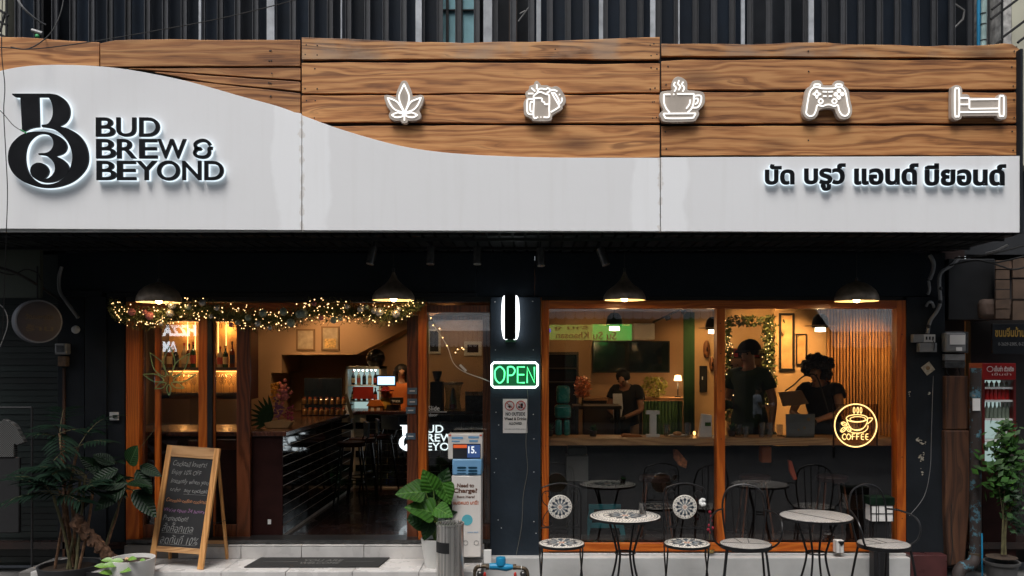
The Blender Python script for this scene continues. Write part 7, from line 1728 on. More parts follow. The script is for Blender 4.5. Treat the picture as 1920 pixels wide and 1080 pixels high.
# ================================================================== GARDEN FURNITURE
m_mos = mat('white_mosaic', (.62, .58, .52), r=.35, var=.25, sc=45, bump=.4, bs=90)
m_petal = mat('blue_black_mosaic', (.02, .03, .045), r=.35, var=.4, sc=45)
m_petal2 = mat('grey_blue_mosaic', (.18, .22, .25), r=.35, var=.3, sc=45)
m_coral = mat('coral_mosaic', (.45, .18, .10), r=.4)
petal = [(.30, -.05), (.62, -.075), (.70, -.16), (.80, -.07), (.93, 0), (.80, .07), (.70, .16), (.62, .075), (.30, .05), (.24, 0)]
inner = [(.30, -.025), (.58, -.035), (.60, .035), (.30, .025)]
def mosaic(parent, c, r_, face, n=12, rim=True):
    """pattern of petals on a disc; face 'Z' (top) or 'Y' (facing the street)"""
    def pm(poly, h0, h1, mt):
        m = MB().prism([(x * r_ * .92, z * r_ * .92) for x, z in poly], 0, h1 - h0)
        if face == 'Z': m.v = [(x, z, h0 + (h1 - h0) - y) for x, y, z in m.v]
        else: m.v = [(x, -h0 - (h1 - h0) + y, z) for x, y, z in m.v]
        return m.mesh('mosaic_petal', mt)
    a_ = pm(petal, .0, .0022, m_petal); b_ = pm(inner, .0022, .0034, m_petal2)
    for k in range(n):
        ang = 2 * pi * k / n; Rm = Matrix.Rotation(ang, 4, 'Z') if face == 'Z' else Matrix.Rotation(ang, 4, 'Y')
        inst(parent, a_, 'mosaic_petal', Matrix.Translation(c) @ Rm); inst(parent, b_, 'mosaic_inlay', Matrix.Translation(c) @ Rm)
    ax = face; s_ = 1 if face == 'Z' else -1
    MB().lathe([(0, .002 * s_), (r_ * .13, .002 * s_), (r_ * .13, 0)], c, 14, ax).build('centre_ring', m_coral, parent); MB().lathe([(0, .003 * s_), (r_ * .07, .003 * s_), (r_ * .07, 0)], c, 12, ax).build('centre_stone', m_mos, parent)
    if rim:
        m = MB(); q = int(2 * pi * r_ * .93 / .024)
        for k in range(q):
            a = 2 * pi * k / q; x, y = r_ * .93 * cos(a), r_ * .93 * sin(a)
            if face == 'Z': m.box(c[0] + x - .0045, c[0] + x + .0045, c[1] + y - .0045, c[1] + y + .0045, c[2], c[2] + .0018)
            else: m.box(c[0] + x - .0035, c[0] + x + .0035, c[1] - .0018, c[1], c[2] + y - .0035, c[2] + y + .0035)
        m.build('rim_mosaic', m_petal, parent, kind='stuff', smooth=False)
def bistro_chair():
    t = thing('bistro_chair', '', 'chair', (0, 0, 0), 'folding bistro chairs with mosaic seats'); sz = .44
    MB().lathe([(0, sz), (.193, sz), (.20, sz - .004), (.20, sz - .022), (0, sz - .022)], n=40).build('seat', m_mos, t)
    MB().lathe([(.2005, sz - .003), (.206, sz - .004), (.206, sz - .026), (.19, sz - .03)], n=40).build('seat_rim', m_blackmetal, t)
    mosaic(t, (0, 0, sz + .0002), .19, 'Z')
    yb = .19; bz = .725
    MB().lathe([(0, -.006), (.106, -.006), (.110, 0), (.106, .010), (0, .010)], (0, yb - .005, bz), 36, 'Y').build('back_disc', m_mos, t)
    mosaic(t, (0, yb - .0112, bz), .104, 'Y')
    MB().tube(sp3([(-.185, yb, .28), (-.19, yb, .60), (-.185, yb + .01, .86), (-.12, yb + .01, .915), (0, yb + .01, .94), (.12, yb + .01, .915), (.185, yb + .01, .86), (.19, yb, .60), (.185, yb, .28)], 5), .007, 8).build('back_frame', m_blackmetal, t)
    MB().tube([(-.185, yb, .535), (.185, yb, .535)], .006, 6).build('cross_bar', m_blackmetal, t)
    for s_ in (-1, 1):
        MB().tube(sp3([(s_ * .11, yb, .725), (s_ * .16, yb, .78), (s_ * .155, yb, .85), (s_ * .11, yb, .87), (s_ * .085, yb, .84), (s_ * .11, yb, .815)], 4), .0045, 6).build('scroll', m_blackmetal, t)
        MB().tube(sp3([(s_ * .10, yb, .70), (s_ * .145, yb, .64), (s_ * .16, yb, .57), (s_ * .11, yb, .545), (s_ * .07, yb, .57), (s_ * .09, yb, .60)], 4), .0045, 6).build('scroll', m_blackmetal, t)
        MB().tube(sp3([(s_ * .175, -.06, .41), (s_ * .178, -.10, .36), (s_ * .178, .23, -.08)], 5), .0075, 8).build('leg', m_blackmetal, t)
        MB().tube([(s_ * .185, yb, .30), (s_ * .186, -.22, -.08)], .0075, 8).build('leg', m_blackmetal, t)
        MB().sphere((s_ * .182, .055, .175), .011, 8, 6).build('pivot', m_blackmetal, t)
    MB().tube([(-.178, .17, .05), (.178, .17, .05)], .006, 6).build('stretcher', m_blackmetal, t)
    return t
def ground(px, y): return (WX(px, y), y, .02)   # seats measured from here; feet reach the pavement 8 cm lower
c1 = bistro_chair(); c1.location = ground(1053, -.9); c1.rotation_euler = (0, 0, R(3)); c1['label'] = 'black bistro chair with a mosaic disc back, between the navy pillar and the patterned table'
copy_tree(c1, ground(1288, -.9), R(-4), 'black bistro chair with a mosaic disc back and a white flower tied to it')
fw = thing('white_flower', 'white artificial flower tied on the back of a mosaic bistro chair', 'flower', W(1316, 942, -.72))
random.seed(2)
for i in range(7): MB().sphere(W(1317, 941, -.735) + Vector((.020 * cos(i * .9) * (i > 0), -.004 * i, .022 * sin(i * .9) * (i > 0))), .017, 8, 5, (1, .6, 1)).build('flower_petal', m_white, fw)
def bistro_table(pattern=True):
    t = thing('bistro_table', '', 'table', (0, 0, 0), 'round bistro tables'); tz = .685; r_ = .31
    MB().lathe([(0, tz), (r_ - .008, tz), (r_, tz - .005), (r_, tz - .016), (0, tz - .016)], n=56).build('table_top', m_mos if pattern else m_slat, t)
    MB().lathe([(r_ + .0005, tz - .003), (r_ + .007, tz - .004), (r_ + .007, tz - .024), (r_ - .01, tz - .026)], n=56).build('top_rim', m_blackmetal, t)
    if pattern: mosaic(t, (0, 0, tz + .0003), r_ * .66, 'Z'); 
    if pattern:
        m = MB()
        for rr_, q, s_ in ((r_ * .93, 64, .0065), (r_ * .85, 58, .005), (r_ * .76, 50, .004)):
            for k in range(q): a = 2 * pi * k / q; x, y = rr_ * cos(a), rr_ * sin(a); m.box(x - s_, x + s_, y - s_, y + s_, tz + .0001, tz + .0018)
        m.build('rim_mosaic', m_petal, t, kind='stuff', smooth=False)
    else: pass
    for k in range(4):
        a = R(45 + 90 * k + 8); ca_, sa_ = cos(a), sin(a)
        prof = [(.20, tz - .02), (.165, .60), (.13, .50), (.098, .40), (.085, .34), (.10, .24), (.14, .10), (.20, -.08)]
        MB().tube(sp3([(q * ca_, q * sa_, h) for q, h in prof], 4), .010, 8).build('leg', m_blackmetal, t)
    MB().tube([(.088 * cos(2 * pi * i / 20), .088 * sin(2 * pi * i / 20), .355) for i in range(20)], .0075, 6, closed=True).build('leg_ring', m_blackmetal, t)
    MB().tube([(.20 * cos(2 * pi * i / 24), .20 * sin(2 * pi * i / 24), tz - .03) for i in range(24)], .006, 6, closed=True).build('support_ring', m_blackmetal, t)
    return t
def slatmat():
    M = bpy.data.materials.new('white_slat_mosaic'); M.use_nodes = True; nt = M.node_tree; N = nt.nodes; L = nt.links; b = N['Principled BSDF']; b.inputs['Roughness'].default_value = .4
    tc = N.new('ShaderNodeTexCoord'); mp = N.new('ShaderNodeMapping'); mp.inputs['Rotation'].default_value = (0, 0, R(35)); L.new(tc.outputs['Object'], mp.inputs[0])
    br = N.new('ShaderNodeTexBrick'); br.inputs['Scale'].default_value = 1; br.inputs['Brick Width'].default_value = .02; br.inputs['Row Height'].default_value = .0125; br.inputs['Mortar Size'].default_value = .0018
    br.inputs['Color1'].default_value = (.60, .57, .53, 1); br.inputs['Color2'].default_value = (.50, .47, .44, 1); br.inputs['Mortar'].default_value = (.06, .055, .05, 1); L.new(mp.outputs[0], br.inputs['Vector'])
    L.new(br.outputs['Color'], b.inputs['Base Color']); bp_ = N.new('ShaderNodeBump'); bp_.inputs['Strength'].default_value = .4; bp_.inputs['Distance'].default_value = .003; bp_.invert = True; L.new(br.outputs['Fac'], bp_.inputs['Height']); L.new(bp_.outputs[0], b.inputs['Normal']); return M
m_slat = slatmat()
tb1 = bistro_table(True); tb1.location = ground(1172, -.92); tb1['label'] = 'round bistro table with a patterned black and white mosaic top'
tb2 = bistro_table(False); tb2.location = ground(1530, -.92); tb2['label'] = 'round bistro table with a plain pale ribbed top and one dark seam'
MB().bar((-.20, .225, .6865), (.13, -.275, .6865), .006, .003, up=(0, 0, 1)).build('seam', m_ink, None)
seam = bpy.data.objects['seam']; seam.parent = tb2
# tumbler on the patterned table
p = Vector((WX(1205, -.86), -.86, .02 + .688))
tg = thing('glass_tumbler', 'dark drink in a clear tumbler on the patterned mosaic table', 'glass', p)
MB().lathe([(0, .003), (.030, 0), (.036, .10), (.034, .10), (.029, .006)], p, 18).build('tumbler_glass', m_cupglass, tg); MB().lathe([(0, .008), (.0285, .008), (.032, .065), (0, .065)], p, 16).build('drink', mat('cola', (.02, .012, .01), r=.1), tg)
def arm_chair():
    t = thing('hoop_chair', '', 'chair', (0, 0, 0), 'black hoop backed armchairs'); sz = .44
    MB().lathe([(0, sz), (.215, sz), (.222, sz - .004), (.222, sz - .016), (0, sz - .016)], n=40).build('seat', m_slat, t)
    MB().lathe([(.2225, sz - .002), (.229, sz - .004), (.229, sz - .036), (.215, sz - .04)], n=40).build('seat_rim', m_blackmetal, t)
    for a, b in (((-.2, -.01), (.2, -.01)), ((-.09, .19), (-.03, -.01)), ((.03, .2), (.03, -.01))): MB().bar((*a, sz + .001), (*b, sz + .001), .005, .003).build('seat_seam', m_ink, t)
    yb = .20
    MB().tube(sp3([(-.16, yb - .03, .43), (-.185, yb, .60), (-.19, yb + .03, .76), (-.14, yb + .045, .88), (0, yb + .05, .925), (.14, yb + .045, .88), (.19, yb + .03, .76), (.185, yb, .60), (.16, yb - .03, .43)], 6), .009, 8).build('back_hoop', m_blackmetal, t)
    for x in (-.11, -.04, .04, .11): MB().tube([(x * .8, yb + .01, .43), (x, yb + .045, .925 - 3.0 * x * x * .9)], .005, 6).build('back_rod', m_blackmetal, t)
    for s_ in (-1, 1):
        MB().tube(sp3([(s_ * .187, yb + .015, .70), (s_ * .25, .10, .70), (s_ * .30, -.04, .66), (s_ * .305, -.10, .58), (s_ * .28, -.10, .48), (s_ * .225, -.06, .42)], 5), .009, 8).build('arm', m_blackmetal, t)
        MB().tube(sp3([(s_ * .15, -.13, .41), (s_ * .17, -.15, .36), (s_ * .215, -.21, -.08)], 5), .011, 8).build('leg', m_blackmetal, t)
        MB().tube(sp3([(s_ * .14, .14, .41), (s_ * .155, .16, .36), (s_ * .195, .24, -.08)], 5), .011, 8).build('leg', m_blackmetal, t)
    MB().tube([(-.15, -.13, .405), (.15, -.13, .405)], .007, 6).build('front_rail', m_blackmetal, t)
    return t
a1 = arm_chair(); a1.location = ground(1398, -.92); a1.rotation_euler = (0, 0, R(-10)); a1['label'] = 'black hoop backed armchair at the mullion side of the plain ribbed table'
copy_tree(a1, ground(1657, -.92), R(16), 'black hoop backed armchair nearest the right door post, a white lantern behind it')
# red flowers, brass bowl, lanterns
rf = thing('red_flowers', 'sprig of small red artificial flowers hanging beside the window mullion', 'flowers', (WX(1332, -.3), -.3, WZ(1010, -.3)))
for px, py in ((1331, 960), (1334, 968), (1333, 976), (1330, 985), (1336, 990), (1328, 993), (1333, 998)): MB().sphere(W(px, py, -.3), .016, 7, 5).build('flower_head', mat('crimson', (.30, .01, .03), r=.6) if 'crimson' not in bpy.data.materials else bpy.data.materials['crimson'], rf)
MB().tube(sp3([W(1333, 950, -.3), W(1332, 980, -.3), W(1330, 1012, -.3)]), .003, 5).build('stem', m_stem, rf)
ab = thing('brass_bowl', 'small brass bowl on the window ledge below the mullion', 'bowl', (WX(1332, -.04), -.04, WZ(1034.5)))
MB().lathe([(0, 0), (.03, 0), (.042, .02), (.036, .035), (.03, .03)], (WX(1332, -.04), -.045, WZ(1034.5) + .001), 16).build('bowl', mat('brass', (.35, .24, .08), r=.3, m=.9), ab)
ln_ = thing('white_lantern', 'small white paper lantern with black ribs on the ledge by the plain table', 'lantern', (WX(1575, -.1), -.1, WZ(1037)))
pbx(1567, 1583, 1014, 1037, -.14, -.06).build('lantern_body', m_paper, ln_, bevel=.003)
for px in (1567.5, 1575, 1582.5): MB().tube([W(px, 1013, -.145), W(px, 1037, -.145)], .002, 5).build('rib', m_black, ln_)
MB().prism([(WX(1568, -.1), WZ(1013, -.1)), (WX(1582, -.1), WZ(1013, -.1)), (WX(1575, -.1), WZ(1022, -.1))], -.147, -.143).build('dark_flap', m_black, ln_)
wp = thing('white_lantern', 'white glass box lantern standing behind the rightmost armchair', 'lantern', (WX(1655, -.35), -.35, 0))
pbx(1634, 1675, 948, 978, -.35, -.2).build('lantern_body', m_paper, wp, bevel=.004); pbx(1631, 1678, 933, 947.5, -.36, -.19).build('lantern_cap', m_leaf_t, wp, bevel=.004)
for px in (1634, 1647.5, 1661.5, 1675): pbx(px - .7, px + .7, 947.6, 978, -.355, -.3505).build('rib', m_black, wp)
pbx(1634, 1675, 962.5, 964, -.3545, -.3502).build('rib', m_black, wp)
bx(WX(1640, -.35), WX(1669, -.35), -.33, -.22, GZ, WZ(978.5, -.35)).build('stand', m_black, wp)

# ================================================================== RIGHT SIDE CLUTTER
def conduit(pts, y, r_, label, clamps=(), name='conduit', mt=None):
    o = MB().tube(sp3([W(a, b, y) for a, b in pts], 5), r_, 10).build(name, mt or m_chrome, None, label, 'conduit')
    for a, b in clamps: MB().sphere(W(a, b, y - .005), r_ * 1.25, 8, 5).build('clamp', m_black, o)
conduit([(1743, 478), (1750, 492), (1749, 508), (1743, 524)], -.07, .020, 'short grey flexible conduit at the top right of the window wall')
conduit([(1741, 526), (1743, 542), (1740, 552)], -.06, .014, 'narrow grey conduit joint below the short flexible conduit')
conduit([(1800, 482), (1786, 496), (1764, 512), (1761, 535), (1763, 565), (1757, 583), (1744, 602), (1739, 625)], -.07, .018, 'long grey conduit bending down to the socket box on the right wall', ((1763, 541), (1763, 566), (1741, 612)))
MB().tube(sp3([W(1736, 575, -.05), W(1741, 567, -.06), W(1748, 568, -.06), W(1751, 577, -.05)], 4), .014, 8).build('pipe_bracket', m_chrome, None, 'curved grey pipe bracket on the right wall between the conduits', 'bracket')
sk = thing('socket_box', 'grey box with sockets at the end of the long conduit on the right wall', 'socket box', (WX(1735, -.08), -.08, WZ(660)))
pbx(1712, 1731, 627, 642, -.09, -.031).build('box_body', m_chrome, sk, bevel=.004); pbx(1731.5, 1754, 627, 642, -.085, -.031).build('socket_plate', m_offwhite, sk, bevel=.004); pbx(1724, 1757, 643, 660, -.10, -.031).build('box_body', m_chrome, sk, bevel=.004)
for px in (1736, 1742, 1748): pbx(px, px + 3, 631, 637, -.0875, -.0852).build('socket_hole', m_ink, sk)
MB().tube(sp3([W(1748, 636, -.1), W(1752, 645, -.11), W(1751, 657, -.105)], 4), .004, 6).build('plug_lead', m_wire, sk)
st_ = thing('square_sticker', 'peeling beige diamond set sticker on the right wall below the sockets', 'sticker', (WX(1740, -.034), -.034, WZ(705)))
m = MB(); c = W(1740, 691, -.034); d = .07
MB().prism([(c.x - d, c.z + .01), (c.x + .01, c.z + d), (c.x + d, c.z - .01), (c.x - .01, c.z - d)], -.036, -.0335).build('sticker_body', mat('beige_sticker', (.35, .30, .22), r=.6, var=.4, sc=30), st_)
MB().sphere(W(1740, 690, -.036), .022, 10, 6, (1, .1, 1)).build('sticker_print', m_gold, st_)
MB().tube(sp3([W(1750, 705, -.035), W(1748, 760, -.035), W(1746, 830, -.035), W(1744, 880, -.035), W(1733, 930, -.035), W(1705, 967, -.035)], 6), .003, 5).build('thin_wire', m_chrome, None, 'thin pale wire running down the right navy wall to the window corner', 'wire')
# electric meter
em_ = thing('electric_meter', 'grey electricity meter with a clear cover above a grey junction box', 'electric meter', (WX(1792, -.1), -.1, WZ(690)))
pbx(1770, 1816, 622, 662, -.02, .08).build('back_plate', m_steel_dark, em_, bevel=.006)
pbx(1773, 1812, 624, 660, -.12, -.021).build('meter_body', m_chrome, em_, bevel=.015); pbx(1781, 1810, 628, 646, -.125, -.1205).build('meter_dial', m_paper, em_); pbx(1793, 1804, 651, 658, -.125, -.1205).build('meter_label', m_paper, em_)
pbx(1772, 1810, 664, 676, -.09, .05).build('terminal_cover', m_chrome, em_, bevel=.004); pbx(1772, 1810, 678, 690, -.09, .05).build('terminal_cover', m_steel_dark, em_, bevel=.004)
MB().tube(sp3([W(1777, 690, -.05), W(1775, 698, -.05), W(1780, 706, -.03)], 4), .008, 6).build('lead', m_wire, em_); MB().tube(sp3([W(1798, 690, -.05), W(1800, 702, -.04), W(1795, 708, -.03)], 4), .008, 6).build('lead', m_wire, em_)
# wooden post
tp_ = thing('old_wooden_post', 'old split brown timber post between the navy wall and the painted drain pipe', 'post', (WX(1793, -.05), -.05, 0))
pbx(1773, 1816, 705, 806, -.09, .06).build('post_upper', m_post, tp_, bevel=.012)
MB().prism([(WX(1772, -.1), WZ(807, -.1)), (WX(1818, -.1), WZ(807, -.1)), (WX(1821, -.1), WZ(930, -.1)), (WX(1810, -.1), WZ(1058, -.1)), (WX(1777, -.1), WZ(1062, -.1)), (WX(1773, -.1), WZ(960, -.1))], -.10, .07).build('post_lower', m_post, tp_, bevel=.015)
m = MB(); m.tube(sp3([W(1785, 945, -.102), W(1783, 975, -.102), W(1786, 1020, -.102), W(1782, 1060, -.102)], 5), .004, 5); m.build('crack', m_ink, tp_)
bx(WX(1772) + .002, WX(1816), .08, .19, 0, 4.0).build('recess_wall', mat('red_brown_wall', (.035, .016, .012), r=.8), nb)
# flaking drain pipe
dp = thing('flaking_drain_pipe', 'drain pipe with flaking light blue paint standing right of the timber post', 'pipe', (WX(1829, -.12), -.12, 0))
def flakemat():
    M = bpy.data.materials.new('flaking_blue'); M.use_nodes = True; nt = M.node_tree; N = nt.nodes; L = nt.links; b = N['Principled BSDF']; b.inputs['Roughness'].default_value = .7
    tc = N.new('ShaderNodeTexCoord'); nz = N.new('ShaderNodeTexNoise'); nz.inputs['Scale'].default_value = 9; nz.inputs['Detail'].default_value = 10; nz.inputs['Roughness'].default_value = .7; L.new(tc.outputs['Object'], nz.inputs['Vector'])
    rp = N.new('ShaderNodeValToRGB'); e = rp.color_ramp.elements; e[0].position = .545; e[0].color = (.03, .022, .02, 1); e[1].position = .57; e[1].color = (.05, .13, .17, 1); k = e.new(.64); k.color = (.07, .17, .23, 1); k = e.new(.68); k.color = (.25, .24, .22, 1)
    L.new(nz.outputs[0], rp.inputs[0]); L.new(rp.outputs[0], b.inputs['Base Color']); bp_ = N.new('ShaderNodeBump'); bp_.inputs['Strength'].default_value = .6; bp_.inputs['Distance'].default_value = .005; L.new(rp.outputs[0], bp_.inputs['Height']); L.new(bp_.outputs[0], b.inputs['Normal']); return M
m_flake = flakemat()
MB().tube([W(1829, 690, -.12), W(1829, 1045, -.12)], .055, 20).build('pipe_run', m_flake, dp)
MB().tube(sp3([W(1829, 1040, -.12), W(1822, 1058, -.16), W(1800, 1068, -.22), W(1796, 1100, -.25)], 5), .06, 16).build('pipe_elbow', m_flake, dp)
MB().tube([W(1829, 1036, -.12), W(1829, 1042, -.12)], .066, 20).build('collar', m_brass, dp)
pbx(1824, 1838, 747, 770, -.185, -.178).build('paper_tag', m_paper, dp)
MB().tube([W(1841, 1000, -.2), W(1842, 1080, -.22)], .008, 8).build('thin_hose', m_blue, None, 'thin bright blue hose standing by the drain pipe elbow', 'hose')
# neighbour shop at right: dark box, beige louvre, sign, fridge, shrub
bx(WX(1820, .3) , 9.5, .30, .4, 0, 4.0).build('dark_back_wall', mat('near_black_wall', (.012, .009, .009), r=.8), nb)
pbx(1778, 1866, 485, 600, -.03, .25).build('dark_cabinet', m_black, nb, bevel=.01)
pbx(1840, 1990, 560, 598, -.10, .2).build('awning_roll', mat('brown_canvas', (.10, .065, .05), r=.8, var=.4, sc=8), nb, bevel=.05)
lv = thing('louvre_panel', 'pale brown louvred panel with dark gaps above the neighbouring sign', 'louvre', (WX(1890, -.14), -.14, WZ(600)))
for i in range(6): pbx(1867, 1893, 488 + i * 18.5, 504.5 + i * 18.5, -.14, -.12).build('louvre', mat('brown_board', (.09, .055, .035), r=.7, var=.3, sc=8) if 'brown_board' not in bpy.data.materials else bpy.data.materials['brown_board'], lv)
for i in range(3): pbx(1899, 1985, 484 + i * 40, 520 + i * 40, -.14, -.12).build('louvre', bpy.data.materials['brown_board'], lv)
sg = thing('hanging_shop_sign', 'black shop sign with a line of yellow Thai lettering at the right edge', 'shop sign', (WX(1900, -.25), -.25, WZ(665, -.25)))
pbx(1861, 1990, 607, 664, -.25, -.22).build('board', m_sign_black, sg, bevel=.003)
text_px(MB(), '\u0e02\u0e19\u0e21\u0e08\u0e35\u0e19\u0e1a\u0e49\u0e32\u0e19\u0e1c\u0e39\u0e49', 1866, 1930, 613, 637, -.2525, .002, bold=.02).build('lettering', mat('yellow_lettering', (.20, .12, .015), r=.5), sg)
text_px(MB(), '0-2629-2305, 0-2280-7878', 1872, 1945, 642, 649, -.2525, .002).build('lettering', mat('dull_white_lettering', (.12, .12, .12), r=.5), sg)
Yfr = .02
rfz = thing('drinks_fridge', 'red topped drinks fridge with lit shelves of red and clear bottles behind the shrub', 'fridge', (WX(1875, Yfr), Yfr, 0))
pbx(1842, 1905, 681, 712, Yfr, Yfr + .27).build('header', mat('red_header', (.16, .006, .006), r=.4, emit=.05, ecol=(.5, .01, .01)), rfz, bevel=.004)
MB().tube([W(1853 + 5 * cos(a), 692 + 5 * sin(a), Yfr - .002) if False else Vector((WX(1856, Yfr) + .03 * cos(a), Yfr - .003, WZ(692, Yfr) + .026 * sin(a))) for a in [2 * pi * i / 14 for i in range(14)]], .004, 5, closed=True).build('header_symbol', m_white, rfz)
text_px(MB(), '\u0e40\u0e22\u0e47\u0e19\u0e0b\u0e48\u0e32 \u0e15\u0e31\u0e27\u0e08\u0e23\u0e34\u0e07', 1864, 1901, 686, 696.5, Yfr - .003, .002, bold=.03).build('lettering', m_white, rfz); text_px(MB(), '\u0e40\u0e22\u0e47\u0e19\u0e0b\u0e48\u0e32', 1860, 1896, 699, 704, Yfr - .003, .002).build('lettering', m_white, rfz)
for a, b in ((1842, 1846.5), (1900.5, 1905)): pbx(a, b, 712.5, 870, Yfr, Yfr + .27).build('side_panel', mat('dark_red_metal', (.10, .008, .008), r=.4) if 'dark_red_metal' not in bpy.data.materials else bpy.data.materials['dark_red_metal'], rfz)
pbx(1847, 1900, 713, 1060, Yfr + .24, Yfr + .27).build('light_panel', emis('fridge_light', (.60, .80, .76), .38), rfz)
pbx(1842, 1905, 870.5, 1060, Yfr, Yfr + .27).build('lower_panel', m_darkred, rfz)
for y_ in (726, 750, 785, 826): pbx(1847, 1900, y_, y_ + 3.5, Yfr + .02, Yfr + .235).build('shelf', m_white, rfz)
m_rc = mat('red_can', (.5, .02, .02), r=.3); m_cl = mat('clear_bottle_cold', (.18, .22, .17), r=.15)
ORD = ('leftmost', 'second from the left', 'third from the left', 'fourth, the middle one', 'third from the right', 'second from the right', 'rightmost')
for zy, mt, h, n, lb in ((726, m_cl, .06, 6, 'small clear bottle on the top shelf of the red topped fridge'), (750, m_rc, .11, 7, 'red drink can on the second shelf of the red topped fridge'), (785, m_cl, .16, 7, 'clear glass bottle on the third shelf of the red topped fridge')):
    for i in range(n):
        p = Vector((WX(1850 + i * (46 / (n - 1)), Yfr + .08), Yfr + .08, WZ(zy, Yfr + .02) + .001)); r_ = .019
        tall = mt is m_cl
        MB().lathe([(0, 0), (r_, 0), (r_, h * (.6 if tall else .95)), (r_ * (.4 if tall else .8), h * (.8 if tall else 1)), (r_ * (.4 if tall else .8), h), (0, h)], p, 10).build('drink_bottle', mt, None, lb + ', ' + (ORD if n == 7 else ORD[:3] + ORD[4:])[i], 'bottle', 'drinks in the red topped fridge', piv=p)
pg = W(1880, 825, Yfr + .1); MB().sphere(pg + Vector((0, 0, .07)), .06, 10, 8, (1, .6, 1.3)).build('plastic_bag', m_white, None, 'white plastic bag on the lowest lit shelf of the fridge', 'bag')
m_leaf_s = mat('shrub_leaf', (.022, .070, .010), r=.5, var=.6, sc=9, spec=.25)
b5 = bush('leafy_shrub', 'leafy green shrub on thin stems in front of the drinks fridge', 'shrub', 1888, 880, -.35, 88, 150, 560, m_leaf_s, .058, .25, 41, loose=True)
for c in list(b5.children):
    if c.name.startswith('stem'): bpy.data.objects.remove(c)
random.seed(5)
for i, (x0_, x1_) in enumerate(((1878, 1885), (1884, 1898), (1880, 1872), (1886, 1912))):
    MB().tube(sp3([W(x0_, 1040, -.35), W(x0_ + 2, 980, -.35), W(x1_, 900, -.35), W(x1_ + 4, 850, -.35)], 5), [.007 - .0003 * k for k in range(16)], 7).build('stem', m_stem, b5)
ivm = MB()
for i in range(130):
    c = W(random.gauss(1905, 8), random.uniform(900, 1000), -.35 + random.uniform(-.1, .1)); d = Vector((random.gauss(0, 1), random.gauss(0, .6), random.gauss(-.4, .8))).normalized(); u = d.orthogonal().normalized(); q = .035
    ivm.add([c - d * q, c + u * q * .5, c + d * q, c - u * q * .5], [(0, 1, 2, 3)])
ivm.build('lower_foliage', m_leaf_d, b5, kind='stuff')
pt_ = thing('black_plant_pot', 'black plastic plant pot holding the shrub stems at the right edge', 'plant pot', (WX(1878, -.35), -.35, .02))
X = WX(1878, -.35); z1_ = WZ(1036, -.35)
MB().lathe([(0, 0), (.12, 0), (.145, z1_ - .05), (.16, z1_ - .045), (.165, z1_ - .02), (.15, z1_ - .02), (.14, z1_ - .06)], (X, -.35, GZ), 28).build('pot', mat('grey_pot', (.06, .06, .06), r=.6, var=.3), pt_); MB().lathe([(0, z1_ - .06), (.14, z1_ - .06)], (X, -.35, .02), 20).build('soil', m_soil, pt_)

# ================================================================== LEFT SIDE CLUTTER
shu = thing('roller_shutter', 'dark green corrugated shutter at the far left behind the palm', 'shutter', (WX(40), .1, 0))
sm = bx(-1.2, WX(118, .08) - WX(60, .08) + .0, .0, .02, 0, .058).mesh('slat', mat('dark_green_slat', (.005, .010, .009), r=.45, var=.3, sc=4, objrand=.4))  # slat colour lowered to stand in for light falloff at the left edge
i = 0; z = .05
while z < 2.7:
    inst(shu, sm, 'slat', Matrix.Translation((WX(60, .08), .08 + (.008 if i % 2 else 0), z))); z += .062; i += 1
rs = thing('round_sign', 'round double sided sign with a dark red face and white rim at the far left', 'shop sign', (WX(70, -.35), -.35, WZ(645, -.35)))
c = W(70, 603, -.35); nd = Vector((.75, -.66, 0)); 
def disc_at(c, nrm_, r_, th, mt, nm, par):
    q = nrm_.to_track_quat('Z', 'Y').to_matrix().to_4x4(); m = MB().lathe([(0, 0), (r_, 0), (r_, th), (0, th)], (0, 0, 0), 40); m.v = [tuple(Matrix.Translation(c) @ q @ Vector(v)) for v in m.v]; return m.build(nm, mt, par)
disc_at(c - nd * .05, nd, .205, .10, mat('grey_rim', (.20, .20, .22), r=.4), 'rim', rs); disc_at(c + nd * .0505, nd, .19, .006, mat('maroon_face', (.022, .007, .006), r=.4), 'sign_face', rs)
q = nd.to_track_quat('Z', 'Y').to_matrix(); ax = Vector((-nd.y, nd.x, 0)) * -1
if ax.x < 0: ax = -ax
for s_, v0_, v1_, mt in (('\u0e27\u0e31\u0e12\u0e19\u0e1e\u0e32\u0e13\u0e34\u0e0a', .02, .07, mat('gold_lettering', (.11, .065, .02), r=.5)), ('\u0e23\u0e49\u0e32\u0e19', -.09, -.03, bpy.data.materials.get('gold_lettering') or m_gold)):
    text_fit(MB(), s_, lambda u, v, w: c + nd * (.0592 - .0015 * w) + ax * (-.12 + .24 * u) + Vector((0, 0, v0_ + (v1_ - v0_) * v)), .02).build('lettering', mt, rs)
MB().tube([c + Vector((0, 0, .2)), W(70, 558, -.35) + Vector((0, 0, .3))], .008, 6).build('hanger', m_wire, rs)
conduit([(116, 500), (111, 520), (112, 545), (122, 562), (135, 580), (147, 596)], -.03, .017, 'grey flexible hose curving down the dark wall at the left')
mt_ = thing('insulator_box', 'small glassy white fitting on the dark left wall below the grey hose', 'fitting', (WX(142, -.02), -.02, WZ(628)))
MB().sphere(W(142, 618, -.02), .045, 10, 7, (1, .6, .9)).build('fitting_body', m_offwhite, mt_)
bxm = thing('old_meter', 'small old glass fronted meter hanging at the edge of the green shutter', 'meter', (WX(112, -.05), -.05, WZ(690)))
pbx(102, 124, 644, 665, -.06, .07).build('meter_body', m_chrome, bxm, bevel=.012); pbx(106, 120, 648, 660, -.065, -.0605).build('meter_glass', m_steel_dark, bxm); pbx(108, 124, 668, 687, -.04, .07).build('meter_bracket', mat('rusty_bracket', (.12, .07, .04), r=.8, var=.5, sc=20), bxm, bevel=.006)
